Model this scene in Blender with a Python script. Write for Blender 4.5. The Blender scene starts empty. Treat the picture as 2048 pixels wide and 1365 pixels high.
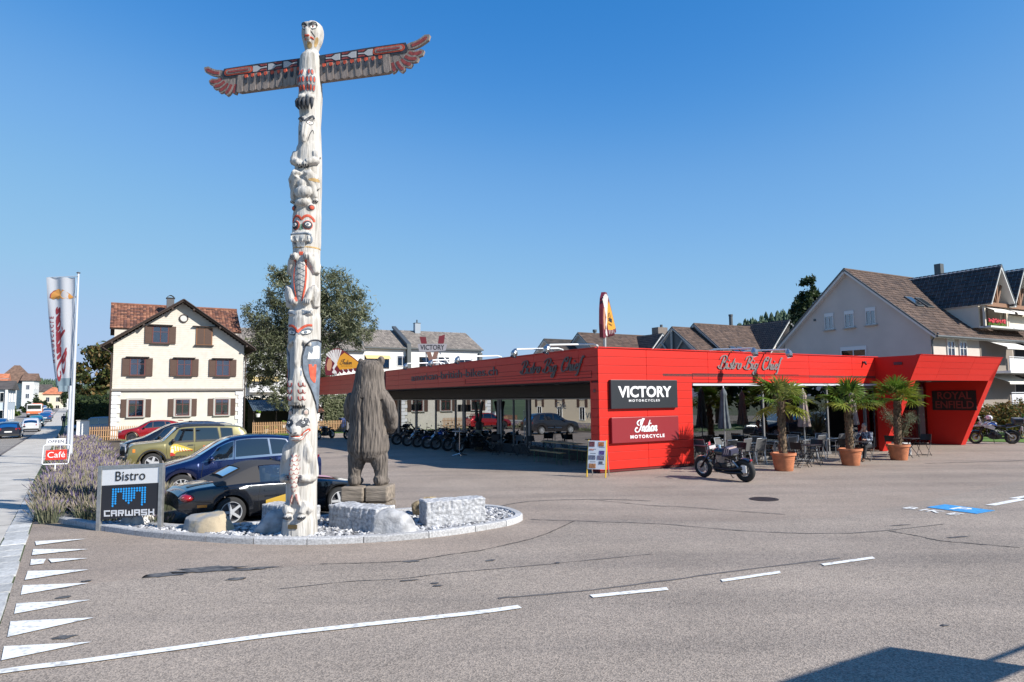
import bpy, bmesh, math, random
from mathutils import Vector, Matrix
from math import sin, cos, pi, radians as R, sqrt, atan2, hypot
random.seed(7)
SC = bpy.context.scene
COL = SC.collection

# ------------------------------------------------------------------ camera
EYE = 2.4567
PITCH, ROLL = 0.0830652, -0.0099380
fw = Vector((0, cos(PITCH), sin(PITCH))); up = Vector((0, -sin(PITCH), cos(PITCH))); rt = Vector((1, 0, 0))
rt2 = rt*cos(ROLL) + up*sin(ROLL); up2 = -rt*sin(ROLL) + up*cos(ROLL)
cam_data = bpy.data.cameras.new('camera'); cam = bpy.data.objects.new('camera', cam_data); COL.objects.link(cam)
cam_data.sensor_width = 36; cam_data.lens = 24; cam_data.clip_end = 6000; cam_data.clip_start = 0.05
cam.matrix_world = Matrix(((rt2.x, up2.x, -fw.x, 0), (rt2.y, up2.y, -fw.y, 0), (rt2.z, up2.z, -fw.z, EYE), (0, 0, 0, 1)))
SC.camera = cam

# ------------------------------------------------------------------ light
SUN_AZ, SUN_EL = R(118), R(34.5)
world = bpy.data.worlds.new('World'); SC.world = world; world.use_nodes = True
wn = world.node_tree; bg = wn.nodes['Background']
sky = wn.nodes.new('ShaderNodeTexSky'); sky.sky_type = 'NISHITA'; sky.sun_disc = False
sky.sun_elevation = SUN_EL; sky.sun_rotation = SUN_AZ; sky.altitude = 600
sky.air_density = 1.0; sky.dust_density = 0.15; sky.ozone_density = 5.0
def vmul(k):
    n = wn.nodes.new('ShaderNodeVectorMath'); n.operation = 'SCALE'; n.inputs['Scale'].default_value = k; return n
k0, k1 = vmul(0.2), vmul(5.0); cv = wn.nodes.new('ShaderNodeRGBCurve')      # clear alpine sky: deeper blue overhead, no white glare low down
for ci, pts in ((0, [(.10, .02), (.138, .041), (.246, .178), (.451, .30), (1, .42)]), (1, [(.27, .231), (.469, .423), (.783, .546), (1, .57)]), (2, [(.558, .631), (.863, .79), (1, .81)])):
    c = cv.mapping.curves[ci]; c.points[0].location = (0, 0); c.points[1].location = pts[-1]
    for p in pts[:-1]: c.points.new(*p)
cv.mapping.update()
wn.links.new(sky.outputs[0], k0.inputs[0]); wn.links.new(k0.outputs[0], cv.inputs['Color']); wn.links.new(cv.outputs[0], k1.inputs[0]); wn.links.new(k1.outputs[0], bg.inputs[0]); bg.inputs[1].default_value = 0.13
sd = bpy.data.lights.new('sun', 'SUN'); sun = bpy.data.objects.new('sun', sd); COL.objects.link(sun)
sd.energy = 5.0; sd.angle = R(0.53); sd.color = (1, 0.95, 0.87)
dsun = Vector((sin(SUN_AZ)*cos(SUN_EL), cos(SUN_AZ)*cos(SUN_EL), sin(SUN_EL)))
sun.rotation_euler = dsun.to_track_quat('Z', 'Y').to_euler(); sun.location = (30, -20, 40)
vs = SC.view_settings; vs.view_transform = 'Standard'; vs.look = 'None'; vs.exposure = 0.62; vs.gamma = 1.0; vs.use_curve_mapping = False
SC.render.engine = 'CYCLES'
SC.cycles.max_bounces = 8; SC.cycles.transparent_max_bounces = 12

# ------------------------------------------------------------------ ground height and the town grid
SD = (sin(R(-32.8)), cos(R(-32.8)))          # along the street
def gz(x, y):                                 # the land falls away gently along the street
    t = x*SD[0] + y*SD[1]
    return -0.0105*min(max(0, t-15), 85) + 0.008*max(0, t-100)
C0 = (2.8116, 22.3834)                        # front corner of the red building; the town grid is turned by 30 degrees
UX = (cos(R(30)), sin(R(30))); UY = (-sin(R(30)), cos(R(30)))
G30 = R(30)
def gw(a, b, h=None):
    x = C0[0]+UX[0]*a+UY[0]*b; y = C0[1]+UX[1]*a+UY[1]*b
    return (x, y, gz(x, y) if h is None else h)

# ------------------------------------------------------------------ materials
MATS = {}
def mat(name, col, rough=0.6, metal=0.0, var=0.0, scale=6.0, bump=0.0, bscale=60.0, rnd=0.0, col2=None, stretch=(1, 1, 1), coat=0.0, spec=0.5, detail=6, lo=0.35, hi=0.65):
    if name in MATS: return MATS[name]
    m = bpy.data.materials.new(name); m.use_nodes = True; MATS[name] = m
    nt = m.node_tree; b = nt.nodes['Principled BSDF']
    b.inputs['Roughness'].default_value = rough; b.inputs['Metallic'].default_value = metal
    b.inputs['Specular IOR Level'].default_value = spec
    b.inputs['Coat Weight'].default_value = coat; b.inputs['Coat Roughness'].default_value = 0.03
    c4 = (*col, 1); b.inputs['Base Color'].default_value = c4
    m.diffuse_color = c4
    tc = nt.nodes.new('ShaderNodeTexCoord'); mp = nt.nodes.new('ShaderNodeMapping'); mp.inputs['Scale'].default_value = stretch
    nt.links.new(tc.outputs['Object'], mp.inputs[0])
    out = None
    if var or col2:
        n = nt.nodes.new('ShaderNodeTexNoise'); n.inputs['Scale'].default_value = scale; n.inputs['Detail'].default_value = detail
        nt.links.new(mp.outputs[0], n.inputs[0])
        r = nt.nodes.new('ShaderNodeValToRGB')
        a = col2 if col2 else tuple(max(0, c*(1-var)) for c in col)
        e = col if col2 else tuple(min(1, c*(1+var)) for c in col)
        r.color_ramp.elements[0].color = (*a, 1); r.color_ramp.elements[1].color = (*e, 1)
        r.color_ramp.elements[0].position = lo; r.color_ramp.elements[1].position = hi
        nt.links.new(n.outputs[0], r.inputs[0]); out = r.outputs[0]
        nt.links.new(out, b.inputs['Base Color'])
    if rnd:
        oi = nt.nodes.new('ShaderNodeObjectInfo'); mr = nt.nodes.new('ShaderNodeMapRange')
        mr.inputs[3].default_value = 1-rnd; mr.inputs[4].default_value = 1+rnd
        nt.links.new(oi.outputs['Random'], mr.inputs[0])
        mx = nt.nodes.new('ShaderNodeMix'); mx.data_type = 'RGBA'; mx.blend_type = 'MULTIPLY'; mx.inputs[0].default_value = 1
        if out: nt.links.new(out, mx.inputs[6])
        else: mx.inputs[6].default_value = c4
        nt.links.new(mr.outputs[0], mx.inputs[7]); nt.links.new(mx.outputs[2], b.inputs['Base Color'])
    if bump:
        n2 = nt.nodes.new('ShaderNodeTexNoise'); n2.inputs['Scale'].default_value = bscale; n2.inputs['Detail'].default_value = 4
        nt.links.new(mp.outputs[0], n2.inputs[0])
        bp = nt.nodes.new('ShaderNodeBump'); bp.inputs['Strength'].default_value = bump; bp.inputs['Distance'].default_value = 0.02
        nt.links.new(n2.outputs[0], bp.inputs['Height']); nt.links.new(bp.outputs[0], b.inputs['Normal'])
    return m
def leafmat(name, col, col2, scale=1.5, trans=0.35, rough=0.55):
    if name in MATS: return MATS[name]
    m = mat(name, col, rough, col2=col2, scale=scale, detail=8, spec=0.35)
    nt = m.node_tree; b = nt.nodes['Principled BSDF']; o = nt.nodes['Material Output']
    tr = nt.nodes.new('ShaderNodeBsdfTranslucent'); mx = nt.nodes.new('ShaderNodeMixShader'); mx.inputs[0].default_value = trans
    src = b.inputs['Base Color'].links[0].from_socket
    nt.links.new(src, tr.inputs[0]); nt.links.new(b.outputs[0], mx.inputs[1]); nt.links.new(tr.outputs[0], mx.inputs[2]); nt.links.new(mx.outputs[0], o.inputs[0])
    return m
def glassmat(name, tint=(0.6, 0.7, 0.7), refl=0.12, rough=0.0, see=0.9):
    """window pane: sharp reflection growing towards grazing view, tinted see-through otherwise"""
    if name in MATS: return MATS[name]
    m = bpy.data.materials.new(name); m.use_nodes = True; MATS[name] = m; nt = m.node_tree
    for n in list(nt.nodes):
        if n.type != 'OUTPUT_MATERIAL': nt.nodes.remove(n)
    o = nt.nodes['Material Output']
    g = nt.nodes.new('ShaderNodeBsdfGlossy'); g.inputs['Roughness'].default_value = rough; g.inputs[0].default_value = (0.95, 0.97, 1, 1)
    t = nt.nodes.new('ShaderNodeBsdfTransparent'); t.inputs[0].default_value = (*[c*see for c in tint], 1)
    lw = nt.nodes.new('ShaderNodeLayerWeight'); lw.inputs[0].default_value = 0.35
    mr = nt.nodes.new('ShaderNodeMapRange'); mr.inputs[3].default_value = refl; mr.inputs[4].default_value = 0.95
    nt.links.new(lw.outputs['Fresnel'], mr.inputs[0])
    mx = nt.nodes.new('ShaderNodeMixShader'); nt.links.new(mr.outputs[0], mx.inputs[0]); nt.links.new(t.outputs[0], mx.inputs[1]); nt.links.new(g.outputs[0], mx.inputs[2])
    nt.links.new(mx.outputs[0], o.inputs[0])
    m.diffuse_color = (*tint, 1)
    return m

# ------------------------------------------------------------------ mesh builder
class MB:
    def __init__(s): s.v = []; s.f = []; s.m = []; s.cur = 0
    def add(s, vs, fs, M=None, mi=None):
        k = len(s.v); mi = s.cur if mi is None else mi
        s.v += [tuple(M @ Vector(v)) for v in vs] if M else [tuple(v) for v in vs]
        s.f += [tuple(i+k for i in f) for f in fs]; s.m += [mi]*len(fs); return s
    def box(s, c, d, rz=0, M=None, mi=None, bev=0.0):
        x, y, z = d[0]/2, d[1]/2, d[2]/2
        T = Matrix.Translation(c) @ Matrix.Rotation(rz, 4, 'Z')
        if M: T = M @ T
        if bev <= 0:
            vs = [(-x,-y,-z),(x,-y,-z),(x,y,-z),(-x,y,-z),(-x,-y,z),(x,-y,z),(x,y,z),(-x,y,z)]
            fs = [(0,3,2,1),(4,5,6,7),(0,1,5,4),(1,2,6,5),(2,3,7,6),(3,0,4,7)]
            return s.add(vs, fs, T, mi)
        bm = bmesh.new(); bmesh.ops.create_cube(bm, size=1); bmesh.ops.scale(bm, vec=d, verts=bm.verts)
        bmesh.ops.bevel(bm, geom=bm.edges[:], offset=min(bev, min(d)*0.45), segments=2, affect='EDGES', profile=0.5)
        bm.verts.ensure_lookup_table(); s.add([v.co[:] for v in bm.verts], [[v.index for v in f.verts] for f in bm.faces], T, mi); bm.free(); return s
    def tube(s, pts, r, n=8, cap=True, mi=None, M=None, closed=False, flat=1.0):
        pts = [Vector(p) for p in pts]; k = len(pts); rs = r if isinstance(r, (list, tuple)) else [r]*k
        vs = []; prev = None
        for i, p in enumerate(pts):
            if closed: d = pts[(i+1) % k] - pts[i-1]
            else: d = pts[min(i+1, k-1)] - pts[max(i-1, 0)]
            if d.length < 1e-9: d = Vector((0, 0, 1))
            d.normalize()
            if prev is None:
                a = Vector((0, 0, 1)) if abs(d.z) < 0.9 else Vector((1, 0, 0))
                u = d.cross(a).normalized()
            else:
                u = prev - d*prev.dot(d)
                u = u.normalized() if u.length > 1e-6 else d.orthogonal().normalized()
            w = d.cross(u); prev = u
            for j in range(n):
                t = 2*pi*j/n; vs.append(p + (u*cos(t) + w*sin(t)*flat)*rs[i])
        fs = []
        for i in range(k if closed else k-1):
            a = i*n; b = ((i+1) % k)*n
            for j in range(n): fs.append((a+j, a+(j+1) % n, b+(j+1) % n, b+j))
        if cap and not closed: fs += [tuple(reversed(range(n))), tuple(range((k-1)*n, k*n))]
        return s.add(vs, fs, M, mi)
    def lathe(s, prof, n=24, M=None, mi=None, fr=None, cap=True):
        vs = []; fs = []
        for (r, z) in prof:
            for j in range(n):
                t = 2*pi*j/n; rr = r*(fr(t, z) if fr else 1); vs.append((rr*cos(t), rr*sin(t), z))
        for i in range(len(prof)-1):
            for j in range(n): fs.append((i*n+j, i*n+(j+1) % n, (i+1)*n+(j+1) % n, (i+1)*n+j))
        if cap: fs += [tuple(reversed(range(n))), tuple(range((len(prof)-1)*n, len(prof)*n))]
        return s.add(vs, fs, M, mi)
    def prism(s, poly, a, b, M=None, mi=None):
        """polygon in local xy between z=a and z=b (any simple polygon)"""
        n = len(poly); vs = [(x, y, a) for x, y in poly] + [(x, y, b) for x, y in poly]
        fs = [tuple(reversed(range(n))), tuple(range(n, 2*n))] + [(i, (i+1) % n, (i+1) % n+n, i+n) for i in range(n)]
        return s.add(vs, fs, M, mi)
    def ell(s, c, r, n=14, m=9, M=None, mi=None, rot=None):
        T = Matrix.Translation(c) @ (rot.to_4x4() if rot else Matrix.Identity(4))
        if M: T = M @ T
        vs = [(0, 0, -r[2])]; fs = []
        for i in range(1, m):
            p = -pi/2 + pi*i/m
            for j in range(n): t = 2*pi*j/n; vs.append((r[0]*cos(p)*cos(t), r[1]*cos(p)*sin(t), r[2]*sin(p)))
        vs.append((0, 0, r[2])); L = len(vs)-1
        for j in range(n): fs.append((0, 1+(j+1) % n, 1+j)); fs.append((L, L-n+j, L-n+(j+1) % n))
        for i in range(m-2):
            for j in range(n): a = 1+i*n; fs.append((a+j, a+(j+1) % n, a+n+(j+1) % n, a+n+j))
        return s.add(vs, fs, T, mi)
    def grid(s, fn, nu, nv, M=None, mi=None):
        vs = [fn(i/nu, j/nv) for j in range(nv+1) for i in range(nu+1)]; w = nu+1
        return s.add(vs, [(j*w+i, j*w+i+1, (j+1)*w+i+1, (j+1)*w+i) for j in range(nv) for i in range(nu)], M, mi)
    def quad(s, a, b, c, d, mi=None, M=None): return s.add([a, b, c, d], [(0, 1, 2, 3)], M, mi)
    def mesh(s, name, mats, smooth=None):
        me = bpy.data.meshes.new(name); me.from_pydata(s.v, [], s.f)
        if not isinstance(mats, (list, tuple)): mats = [mats]
        for m in mats: me.materials.append(m)
        if len(mats) > 1: me.polygons.foreach_set('material_index', s.m)
        if smooth:
            me.polygons.foreach_set('use_smooth', [True]*len(me.polygons))
            if smooth is not True: me.set_sharp_from_angle(angle=R(smooth))
        me.update(); return me
    def build(s, name, mats, parent=None, smooth=None, loc=None, rz=0): return put(name, s.mesh(name, mats, smooth), parent, loc, rz)
def put(name, me, parent=None, loc=None, rz=0):
    o = bpy.data.objects.new(name, me); COL.objects.link(o)
    if parent: o.parent = parent
    if loc: o.location = loc
    if rz: o.rotation_euler = (0, 0, rz)
    return o
def tag(o, label=None, cat=None, group=None, kind=None):
    if label: o['label'] = label
    if cat: o['category'] = cat
    if group: o['group'] = group
    if kind: o['kind'] = kind
    return o
def thing(name, label, cat, loc=(0, 0, 0), rz=0, group=None):
    o = bpy.data.objects.new(name, None); COL.objects.link(o); o.empty_display_size = 0.2
    o.location = loc; o.rotation_euler = (0, 0, rz); return tag(o, label, cat, group)
def copy_tree(o, parent=None):
    c = o.copy(); COL.objects.link(c)
    if parent: c.parent = parent
    for ch in list(o.children): copy_tree(ch, c)
    return c
def dup(o, loc, rz, label=None, group=None, scale=None):
    c = copy_tree(o); c.location = loc; c.rotation_euler = (0, 0, rz)
    if scale: c.scale = scale
    if label: c['label'] = label
    if group: c['group'] = group
    return c
def T3(x=0, y=0, z=0, rx=0, ry=0, rz=0, sc=None):
    M = Matrix.Translation((x, y, z)) @ Matrix.Rotation(rz, 4, 'Z') @ Matrix.Rotation(ry, 4, 'Y') @ Matrix.Rotation(rx, 4, 'X')
    if sc: M = M @ Matrix.Diagonal((*sc, 1))
    return M
def fused(mb, name, mats, parent, voxel=0.02, smooth_it=4, disp=None, seed=0):
    """all shapes of the builder grown into one continuous skin"""
    me = mb.mesh(name, mats); o = bpy.data.objects.new(name, me); COL.objects.link(o)
    r = o.modifiers.new('r', 'REMESH'); r.mode = 'VOXEL'; r.voxel_size = voxel
    if smooth_it:
        s = o.modifiers.new('s', 'SMOOTH'); s.factor = 0.5; s.iterations = smooth_it
    dg = bpy.context.evaluated_depsgraph_get(); dg.update()
    nm = bpy.data.meshes.new_from_object(o.evaluated_get(dg)); nm.name = name
    bpy.data.objects.remove(o); bpy.data.meshes.remove(me)
    if not nm.materials:
        for m in (mats if isinstance(mats, (list, tuple)) else [mats]): nm.materials.append(m)
    if disp:
        nm.update(); ns = [v.normal.copy() for v in nm.vertices]
        for v, n in zip(nm.vertices, ns): v.co += n*disp(v.co, n)
    nm.polygons.foreach_set('use_smooth', [True]*len(nm.polygons)); nm.update()
    return put(name, nm, parent)
# ------------------------------------------------------------------ lettering
def text(s, size, depth=0.004, shear=0.0, space=1.0, bold=0.0, align='CENTER', sx=1.0):
    """returns vertices and faces of flat lettering in local xy, front towards +z"""
    cu = bpy.data.curves.new('t', 'FONT'); cu.body = s; cu.size = size; cu.extrude = depth/2; cu.shear = shear
    cu.space_character = space; cu.offset = bold; cu.align_x = align; cu.align_y = 'CENTER'; cu.resolution_u = 3
    o = bpy.data.objects.new('t', cu); me = o.to_mesh()
    vs = [(v.co.x*sx, v.co.y, v.co.z) for v in me.vertices]; fs = [tuple(p.vertices) for p in me.polygons]
    o.to_mesh_clear(); bpy.data.objects.remove(o); bpy.data.curves.remove(cu); return vs, fs
UP_M = Matrix.Rotation(pi/2, 4, 'X')   # local xy lettering stood upright, front towards -y
def catmull(pts, n=6, closed=False):
    P = [Vector((*p, 0)) if len(p) == 2 else Vector(p) for p in pts]; out = []; k = len(P)
    for i in range(k if closed else k-1):
        g = (lambda j: P[j % k]) if closed else (lambda j: P[max(0, min(k-1, j))])
        a, b, c, d = g(i-1), g(i), g(i+1), g(i+2)
        for j in range(n):
            t = j/n; out.append(0.5*((2*b) + (c-a)*t + (2*a-5*b+4*c-d)*t*t + (3*b-a-3*c+d)*t**3))
    if not closed: out.append(P[-1])
    return out
def ribbon(mb, pts, w, depth=0.01, M=None, mi=None, nib=0.6):
    """pen stroke: thicker when it runs along the down stroke"""
    n = len(pts); L = []; Rr = []
    for i, p in enumerate(pts):
        d = pts[min(i+1, n-1)] - pts[max(i-1, 0)]; d = d.normalized() if d.length > 1e-9 else Vector((1, 0, 0))
        e = min(1, 4*min(i, n-1-i)/max(1, n-1)+0.45)
        ww = w*0.5*e*((1-nib) + nib*abs(d.y)); nn = Vector((-d.y, d.x, 0))*ww
        L.append(p+nn); Rr.append(p-nn)
    vs = []; fs = []
    for i in range(n): vs += [(*L[i][:2], 0), (*Rr[i][:2], 0), (*L[i][:2], depth), (*Rr[i][:2], depth)]
    for i in range(n-1):
        a = 4*i; b = a+4
        fs += [(a+2, a+3, b+3, b+2), (a+2, b+2, b, a), (a+1, b+1, b+3, a+3)]
    fs += [(0, 1, 3, 2), (4*n-2, 4*n-1, 4*n-3, 4*n-4)]
    mb.add(vs, fs, M, mi)
PEN = {
 'n': ([[(0,0),(.06,.5),(.12,.97)], [(.06,.45),(.3,.9),(.47,.92),(.5,.6),(.47,.15),(.6,0),(.8,.3)]], .78),
 'd': ([[(.56,.75),(.35,.97),(.1,.7),(.05,.25),(.25,0),(.45,.2),(.6,.7)], [(.78,2.05),(.62,1.0),(.53,.2),(.65,0),(.85,.3)]], .84),
 'a': ([[(.56,.75),(.35,.97),(.1,.7),(.05,.25),(.25,0),(.45,.2),(.6,.7)], [(.66,.97),(.54,.2),(.66,0),(.85,.3)]], .84),
 'i': ([[(.1,.97),(.04,.5),(.06,.1),(.2,0),(.4,.3)], [(.2,1.3),(.24,1.42),(.28,1.5)]], .4),
 's': ([[(-.05,.12),(.2,0),(.42,.2),(.36,.5),(.24,.75),(.36,1.0)]], .5),
 't': ([[(.32,1.75),(.16,.8),(.12,.15),(.26,0),(.5,.3)], [(-.02,1.08),(.25,1.1),(.55,1.15)]], .5),
 'r': ([[(0,0),(.06,.5),(.12,.97)], [(.08,.5),(.25,.85),(.45,.98),(.55,.85)]], .58),
 'o': ([[(.4,.97),(.12,.75),(.06,.25),(.25,0),(.5,.2),(.55,.7),(.4,.97),(.7,.85)]], .72),
 'g': ([[(.56,.75),(.35,.97),(.1,.7),(.05,.25),(.25,0),(.45,.2),(.6,.7)], [(.66,.97),(.52,0),(.4,-.7),(.15,-.9),(-.02,-.6),(.3,-.2),(.8,.3)]], .82),
 'h': ([[(.3,2.05),(.12,1.0),(0,0)], [(.05,.45),(.3,.9),(.47,.92),(.5,.6),(.47,.15),(.6,0),(.8,.3)]], .8),
 'e': ([[(.06,.42),(.35,.55),(.5,.8),(.33,.99),(.12,.75),(.06,.3),(.25,0),(.45,.08),(.65,.35)]], .62),
 'f': ([[(.7,1.85),(.52,2.08),(.36,1.7),(.18,.6),(.05,-.5),(-.15,-.8),(-.25,-.6)], [(0,1.0),(.25,1.02),(.5,1.1)]], .62),
 'I': ([[(.1,1.1),(-.35,1.2),(-.6,1.6),(-.3,2.0),(.3,2.1),(.75,2.05),(.95,2.35)], [(.8,2.2),(.5,1.3),(.25,.4),(-.1,-.05),(-.6,0),(-.85,.35),(-.6,.75),(-.3,.55)], [(.75,2.1),(.55,2.3),(.2,1.7),(.25,1.2),(.5,1.3)]], .75),
 'B': ([[(.45,2.0),(.25,1.0),(.08,0)], [(-.25,1.5),(0,2.0),(.6,2.2),(1.0,1.8),(.75,1.25),(.3,1.05),(.85,.95),(1.0,.4),(.6,-.05),(0,0),(-.35,.35),(-.1,.55)]], 1.15),
 'C': ([[(.95,1.6),(.9,2.1),(.5,2.0),(.15,1.2),(.1,.4),(.4,-.05),(.85,.15),(1.05,.5)], [(.95,1.6),(.7,1.45),(.6,1.75)]], 1.15),
}
def script(mb, s, size, w=0.24, depth=0.01, M=None, mi=None, slant=0.22, gap=0.0):
    """hand lettered script word centred on the origin; size = x-height"""
    x = 0; strokes = []
    for ch in s:
        if ch == ' ': x += 0.75; continue
        st, adv = PEN[ch]
        for q in st: strokes.append([(p[0]+x+p[1]*slant, p[1]) for p in q])
        x += adv+gap
    for q in strokes:
        pts = [Vector(((p.x-x/2)*size, (p.y-0.9)*size, 0)) for p in catmull(q, 5)]
        ribbon(mb, pts, w*size, depth, M, mi)
# ================================================================== ground, roads, paving
def S(l, t, dz=0.0):                           # street coordinates: l to the right of the street axis line, t along it
    x = l*cos(R(32.8)) + t*SD[0]; y = l*sin(R(32.8)) + t*SD[1]
    return (x, y, gz(x, y)+dz)
def sheet(name, polys, m, dz, kind='structure', parent=None):
    bm = bmesh.new()
    for poly in polys:
        fs = bm.faces.new([bm.verts.new((p[0], p[1], 0)) for p in poly])
    bmesh.ops.triangulate(bm, faces=bm.faces[:])
    for t in (15, 100):
        bmesh.ops.bisect_plane(bm, geom=bm.verts[:]+bm.edges[:]+bm.faces[:], plane_co=(SD[0]*t, SD[1]*t, 0), plane_no=(SD[0], SD[1], 0))
    for v in bm.verts: v.co.z = gz(v.co.x, v.co.y)+dz
    for f in bm.faces:
        f.normal_update()
        if f.normal.z < 0: f.normal_flip()
    me = bpy.data.meshes.new(name); bm.to_mesh(me); bm.free(); me.materials.append(m)
    o = put(name, me, parent)
    if kind: o['kind'] = kind
    return o

def asphaltmat(name, a, b, grain, warm):
    """worn asphalt: coarse patches, aggregate grain and light chips"""
    m = mat(name, a, 0.85, spec=0.25); nt = m.node_tree; bs = nt.nodes['Principled BSDF']
    tc = nt.nodes.new('ShaderNodeTexCoord')
    def noise(sc, det, rough=0.6):
        n = nt.nodes.new('ShaderNodeTexNoise'); n.inputs['Scale'].default_value = sc; n.inputs['Detail'].default_value = det; n.inputs['Roughness'].default_value = rough
        nt.links.new(tc.outputs['Object'], n.inputs[0]); return n
    big = noise(0.35, 8, 0.65); r = nt.nodes.new('ShaderNodeValToRGB'); r.color_ramp.elements[0].position = .34; r.color_ramp.elements[1].position = .66
    r.color_ramp.elements[0].color = (*a, 1); r.color_ramp.elements[1].color = (*b, 1); nt.links.new(big.outputs[0], r.inputs[0])
    vo = nt.nodes.new('ShaderNodeTexVoronoi'); vo.inputs['Scale'].default_value = grain; nt.links.new(tc.outputs['Object'], vo.inputs[0])
    r2 = nt.nodes.new('ShaderNodeValToRGB'); r2.color_ramp.elements[0].color = (.34, .34, .34, 1); r2.color_ramp.elements[1].color = (1.5, 1.47, 1.42, 1)
    e = r2.color_ramp.elements.new(.55); e.color = (1, 1, 1, 1); r2.color_ramp.elements[0].position = .05; r2.color_ramp.elements[2].position = .98
    sp = nt.nodes.new('ShaderNodeSeparateColor'); nt.links.new(vo.outputs['Color'], sp.inputs[0]); nt.links.new(sp.outputs[0], r2.inputs[0])
    mx = nt.nodes.new('ShaderNodeMix'); mx.data_type = 'RGBA'; mx.blend_type = 'MULTIPLY'; mx.inputs[0].default_value = .62
    nt.links.new(r.outputs[0], mx.inputs[6]); nt.links.new(r2.outputs[0], mx.inputs[7])
    fine = noise(9, 10, .7); r3 = nt.nodes.new('ShaderNodeValToRGB'); r3.color_ramp.elements[0].position = .3; r3.color_ramp.elements[1].position = .7
    r3.color_ramp.elements[0].color = (.86, .86, .87, 1); r3.color_ramp.elements[1].color = (1.08, 1.07, 1.05, 1); nt.links.new(fine.outputs[0], r3.inputs[0])
    m2 = nt.nodes.new('ShaderNodeMix'); m2.data_type = 'RGBA'; m2.blend_type = 'MULTIPLY'; m2.inputs[0].default_value = 1
    nt.links.new(mx.outputs[2], m2.inputs[6]); nt.links.new(r3.outputs[0], m2.inputs[7])
    # tyre darkened streaks and sealed repairs, long and faint
    mp = nt.nodes.new('ShaderNodeMapping'); mp.inputs['Rotation'].default_value = (0, 0, R(-24)); mp.inputs['Scale'].default_value = (.06, .9, 1)
    nt.links.new(tc.outputs['Object'], mp.inputs[0]); st = nt.nodes.new('ShaderNodeTexNoise'); st.inputs['Scale'].default_value = 1; st.inputs['Detail'].default_value = 5
    nt.links.new(mp.outputs[0], st.inputs[0]); r4 = nt.nodes.new('ShaderNodeValToRGB'); r4.color_ramp.elements[0].position = .36; r4.color_ramp.elements[1].position = .58
    r4.color_ramp.elements[0].color = (.84, .84, .85, 1); r4.color_ramp.elements[1].color = (1.04, 1.03, 1.02, 1); nt.links.new(st.outputs[0], r4.inputs[0])
    m3 = nt.nodes.new('ShaderNodeMix'); m3.data_type = 'RGBA'; m3.blend_type = 'MULTIPLY'; m3.inputs[0].default_value = 1
    nt.links.new(m2.outputs[2], m3.inputs[6]); nt.links.new(r4.outputs[0], m3.inputs[7]); nt.links.new(m3.outputs[2], bs.inputs['Base Color'])
    bp = nt.nodes.new('ShaderNodeBump'); bp.inputs['Strength'].default_value = .55; bp.inputs['Distance'].default_value = .006
    nt.links.new(vo.outputs['Distance'], bp.inputs['Height']); nt.links.new(bp.outputs[0], bs.inputs['Normal'])
    return m
M_FORE = asphaltmat('forecourt asphalt', (.275, .228, .190), (.345, .288, .242), 90, 0)
M_ROAD = asphaltmat('road asphalt', (.262, .224, .190), (.33, .282, .240), 72, 0)
M_STREET = asphaltmat('street asphalt', (.24, .225, .21), (.29, .272, .25), 60, 0)
M_WALK = mat('pavement concrete', (.44, .41, .365), .9, var=.12, scale=1.2, bump=.15, bscale=150)
M_LAND = mat('meadow', (.06, .09, .03), .95, var=.35, scale=.05)
M_WHITE = mat('road paint', (.72, .72, .70), .75, col2=(.42, .41, .39), scale=14, detail=9, lo=.33, hi=.47)
M_CRACK = mat('tar crack', (.035, .033, .032), .8)
M_SEAL = mat('sealed crack', (.11, .10, .095), .8, var=.2)
M_STAIN = mat('oil stain', (.05, .046, .044), .6, col2=(.14, .13, .12), scale=9)
M_GRANITE = mat('grey granite', (.36, .36, .37), .85, var=.28, scale=22, bump=.35, bscale=70, rnd=.16)
M_SOIL = mat('soil', (.10, .075, .05), .95, var=.4, scale=8)
M_BLUEP = mat('blue road paint', (.04, .26, .55), .75, var=.2, scale=10)
M_GRASS = mat('lawn grass', (.09, .17, .02), .9, var=.3, scale=6)

# one land sheet out to the horizon, folded where the fall of the land changes
tl = [-900, -200, -60, 0, 15, 60, 100, 200, 500, 1200, 2600]; ll = [-2200, -700, -200, -60, 0, 60, 200, 700, 2200]
lv = []
for t in tl:
    for l in ll:
        x, y, z = S(l, t); lv.append((x, y, z if t < 400 else gz(*S(0, 400)[:2])))
g = MB().add(lv, [(j*9+i, j*9+i+1, (j+1)*9+i+1, (j+1)*9+i) for j in range(len(tl)-1) for i in range(8)])
g.build('ground', M_LAND)['kind'] = 'structure'
sheet('forecourt', [[S(-.57, -40)[:2], S(-.57, 95)[:2], S(60, 95)[:2], S(75, 20)[:2], S(60, -40)[:2]]], M_FORE, .004)
edge = [(-6.3, 9.15), (-4.9, 9.9), (-2.9, 10.44), (-2.02, 10.5), (-1.51, 10.63), (-1.01, 10.98), (-.55, 11.24), (-.15, 11.63), (.28, 12.09), (.66, 12.69), (1.22, 13.82), (2.6, 13.9), (4.27, 13.6), (6.5, 13.9), (9, 15.6), (14, 19.2), (30, 29), (60, 46), (70, 10), (30, -12), (5, -20), (-8, -8)]
sheet('side_road', [[S(-.57, -10)[:2], S(-.57, 12)[:2]] + edge], M_ROAD, .008)
sheet('street', [[S(-11, -40)[:2], S(-11, 400)[:2], S(-3, 400)[:2], S(-3, -40)[:2]]], M_STREET, .004)
sheet('pavement', [[S(-3, -40)[:2], S(-3, 300)[:2], S(-.95, 300)[:2], S(-.95, -40)[:2]]], M_WALK, .012)
sheet('far_pavement', [[S(-13.5, -40)[:2], S(-13.5, 300)[:2], S(-11, 300)[:2], S(-11, -40)[:2]]], M_WALK, .03)
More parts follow.
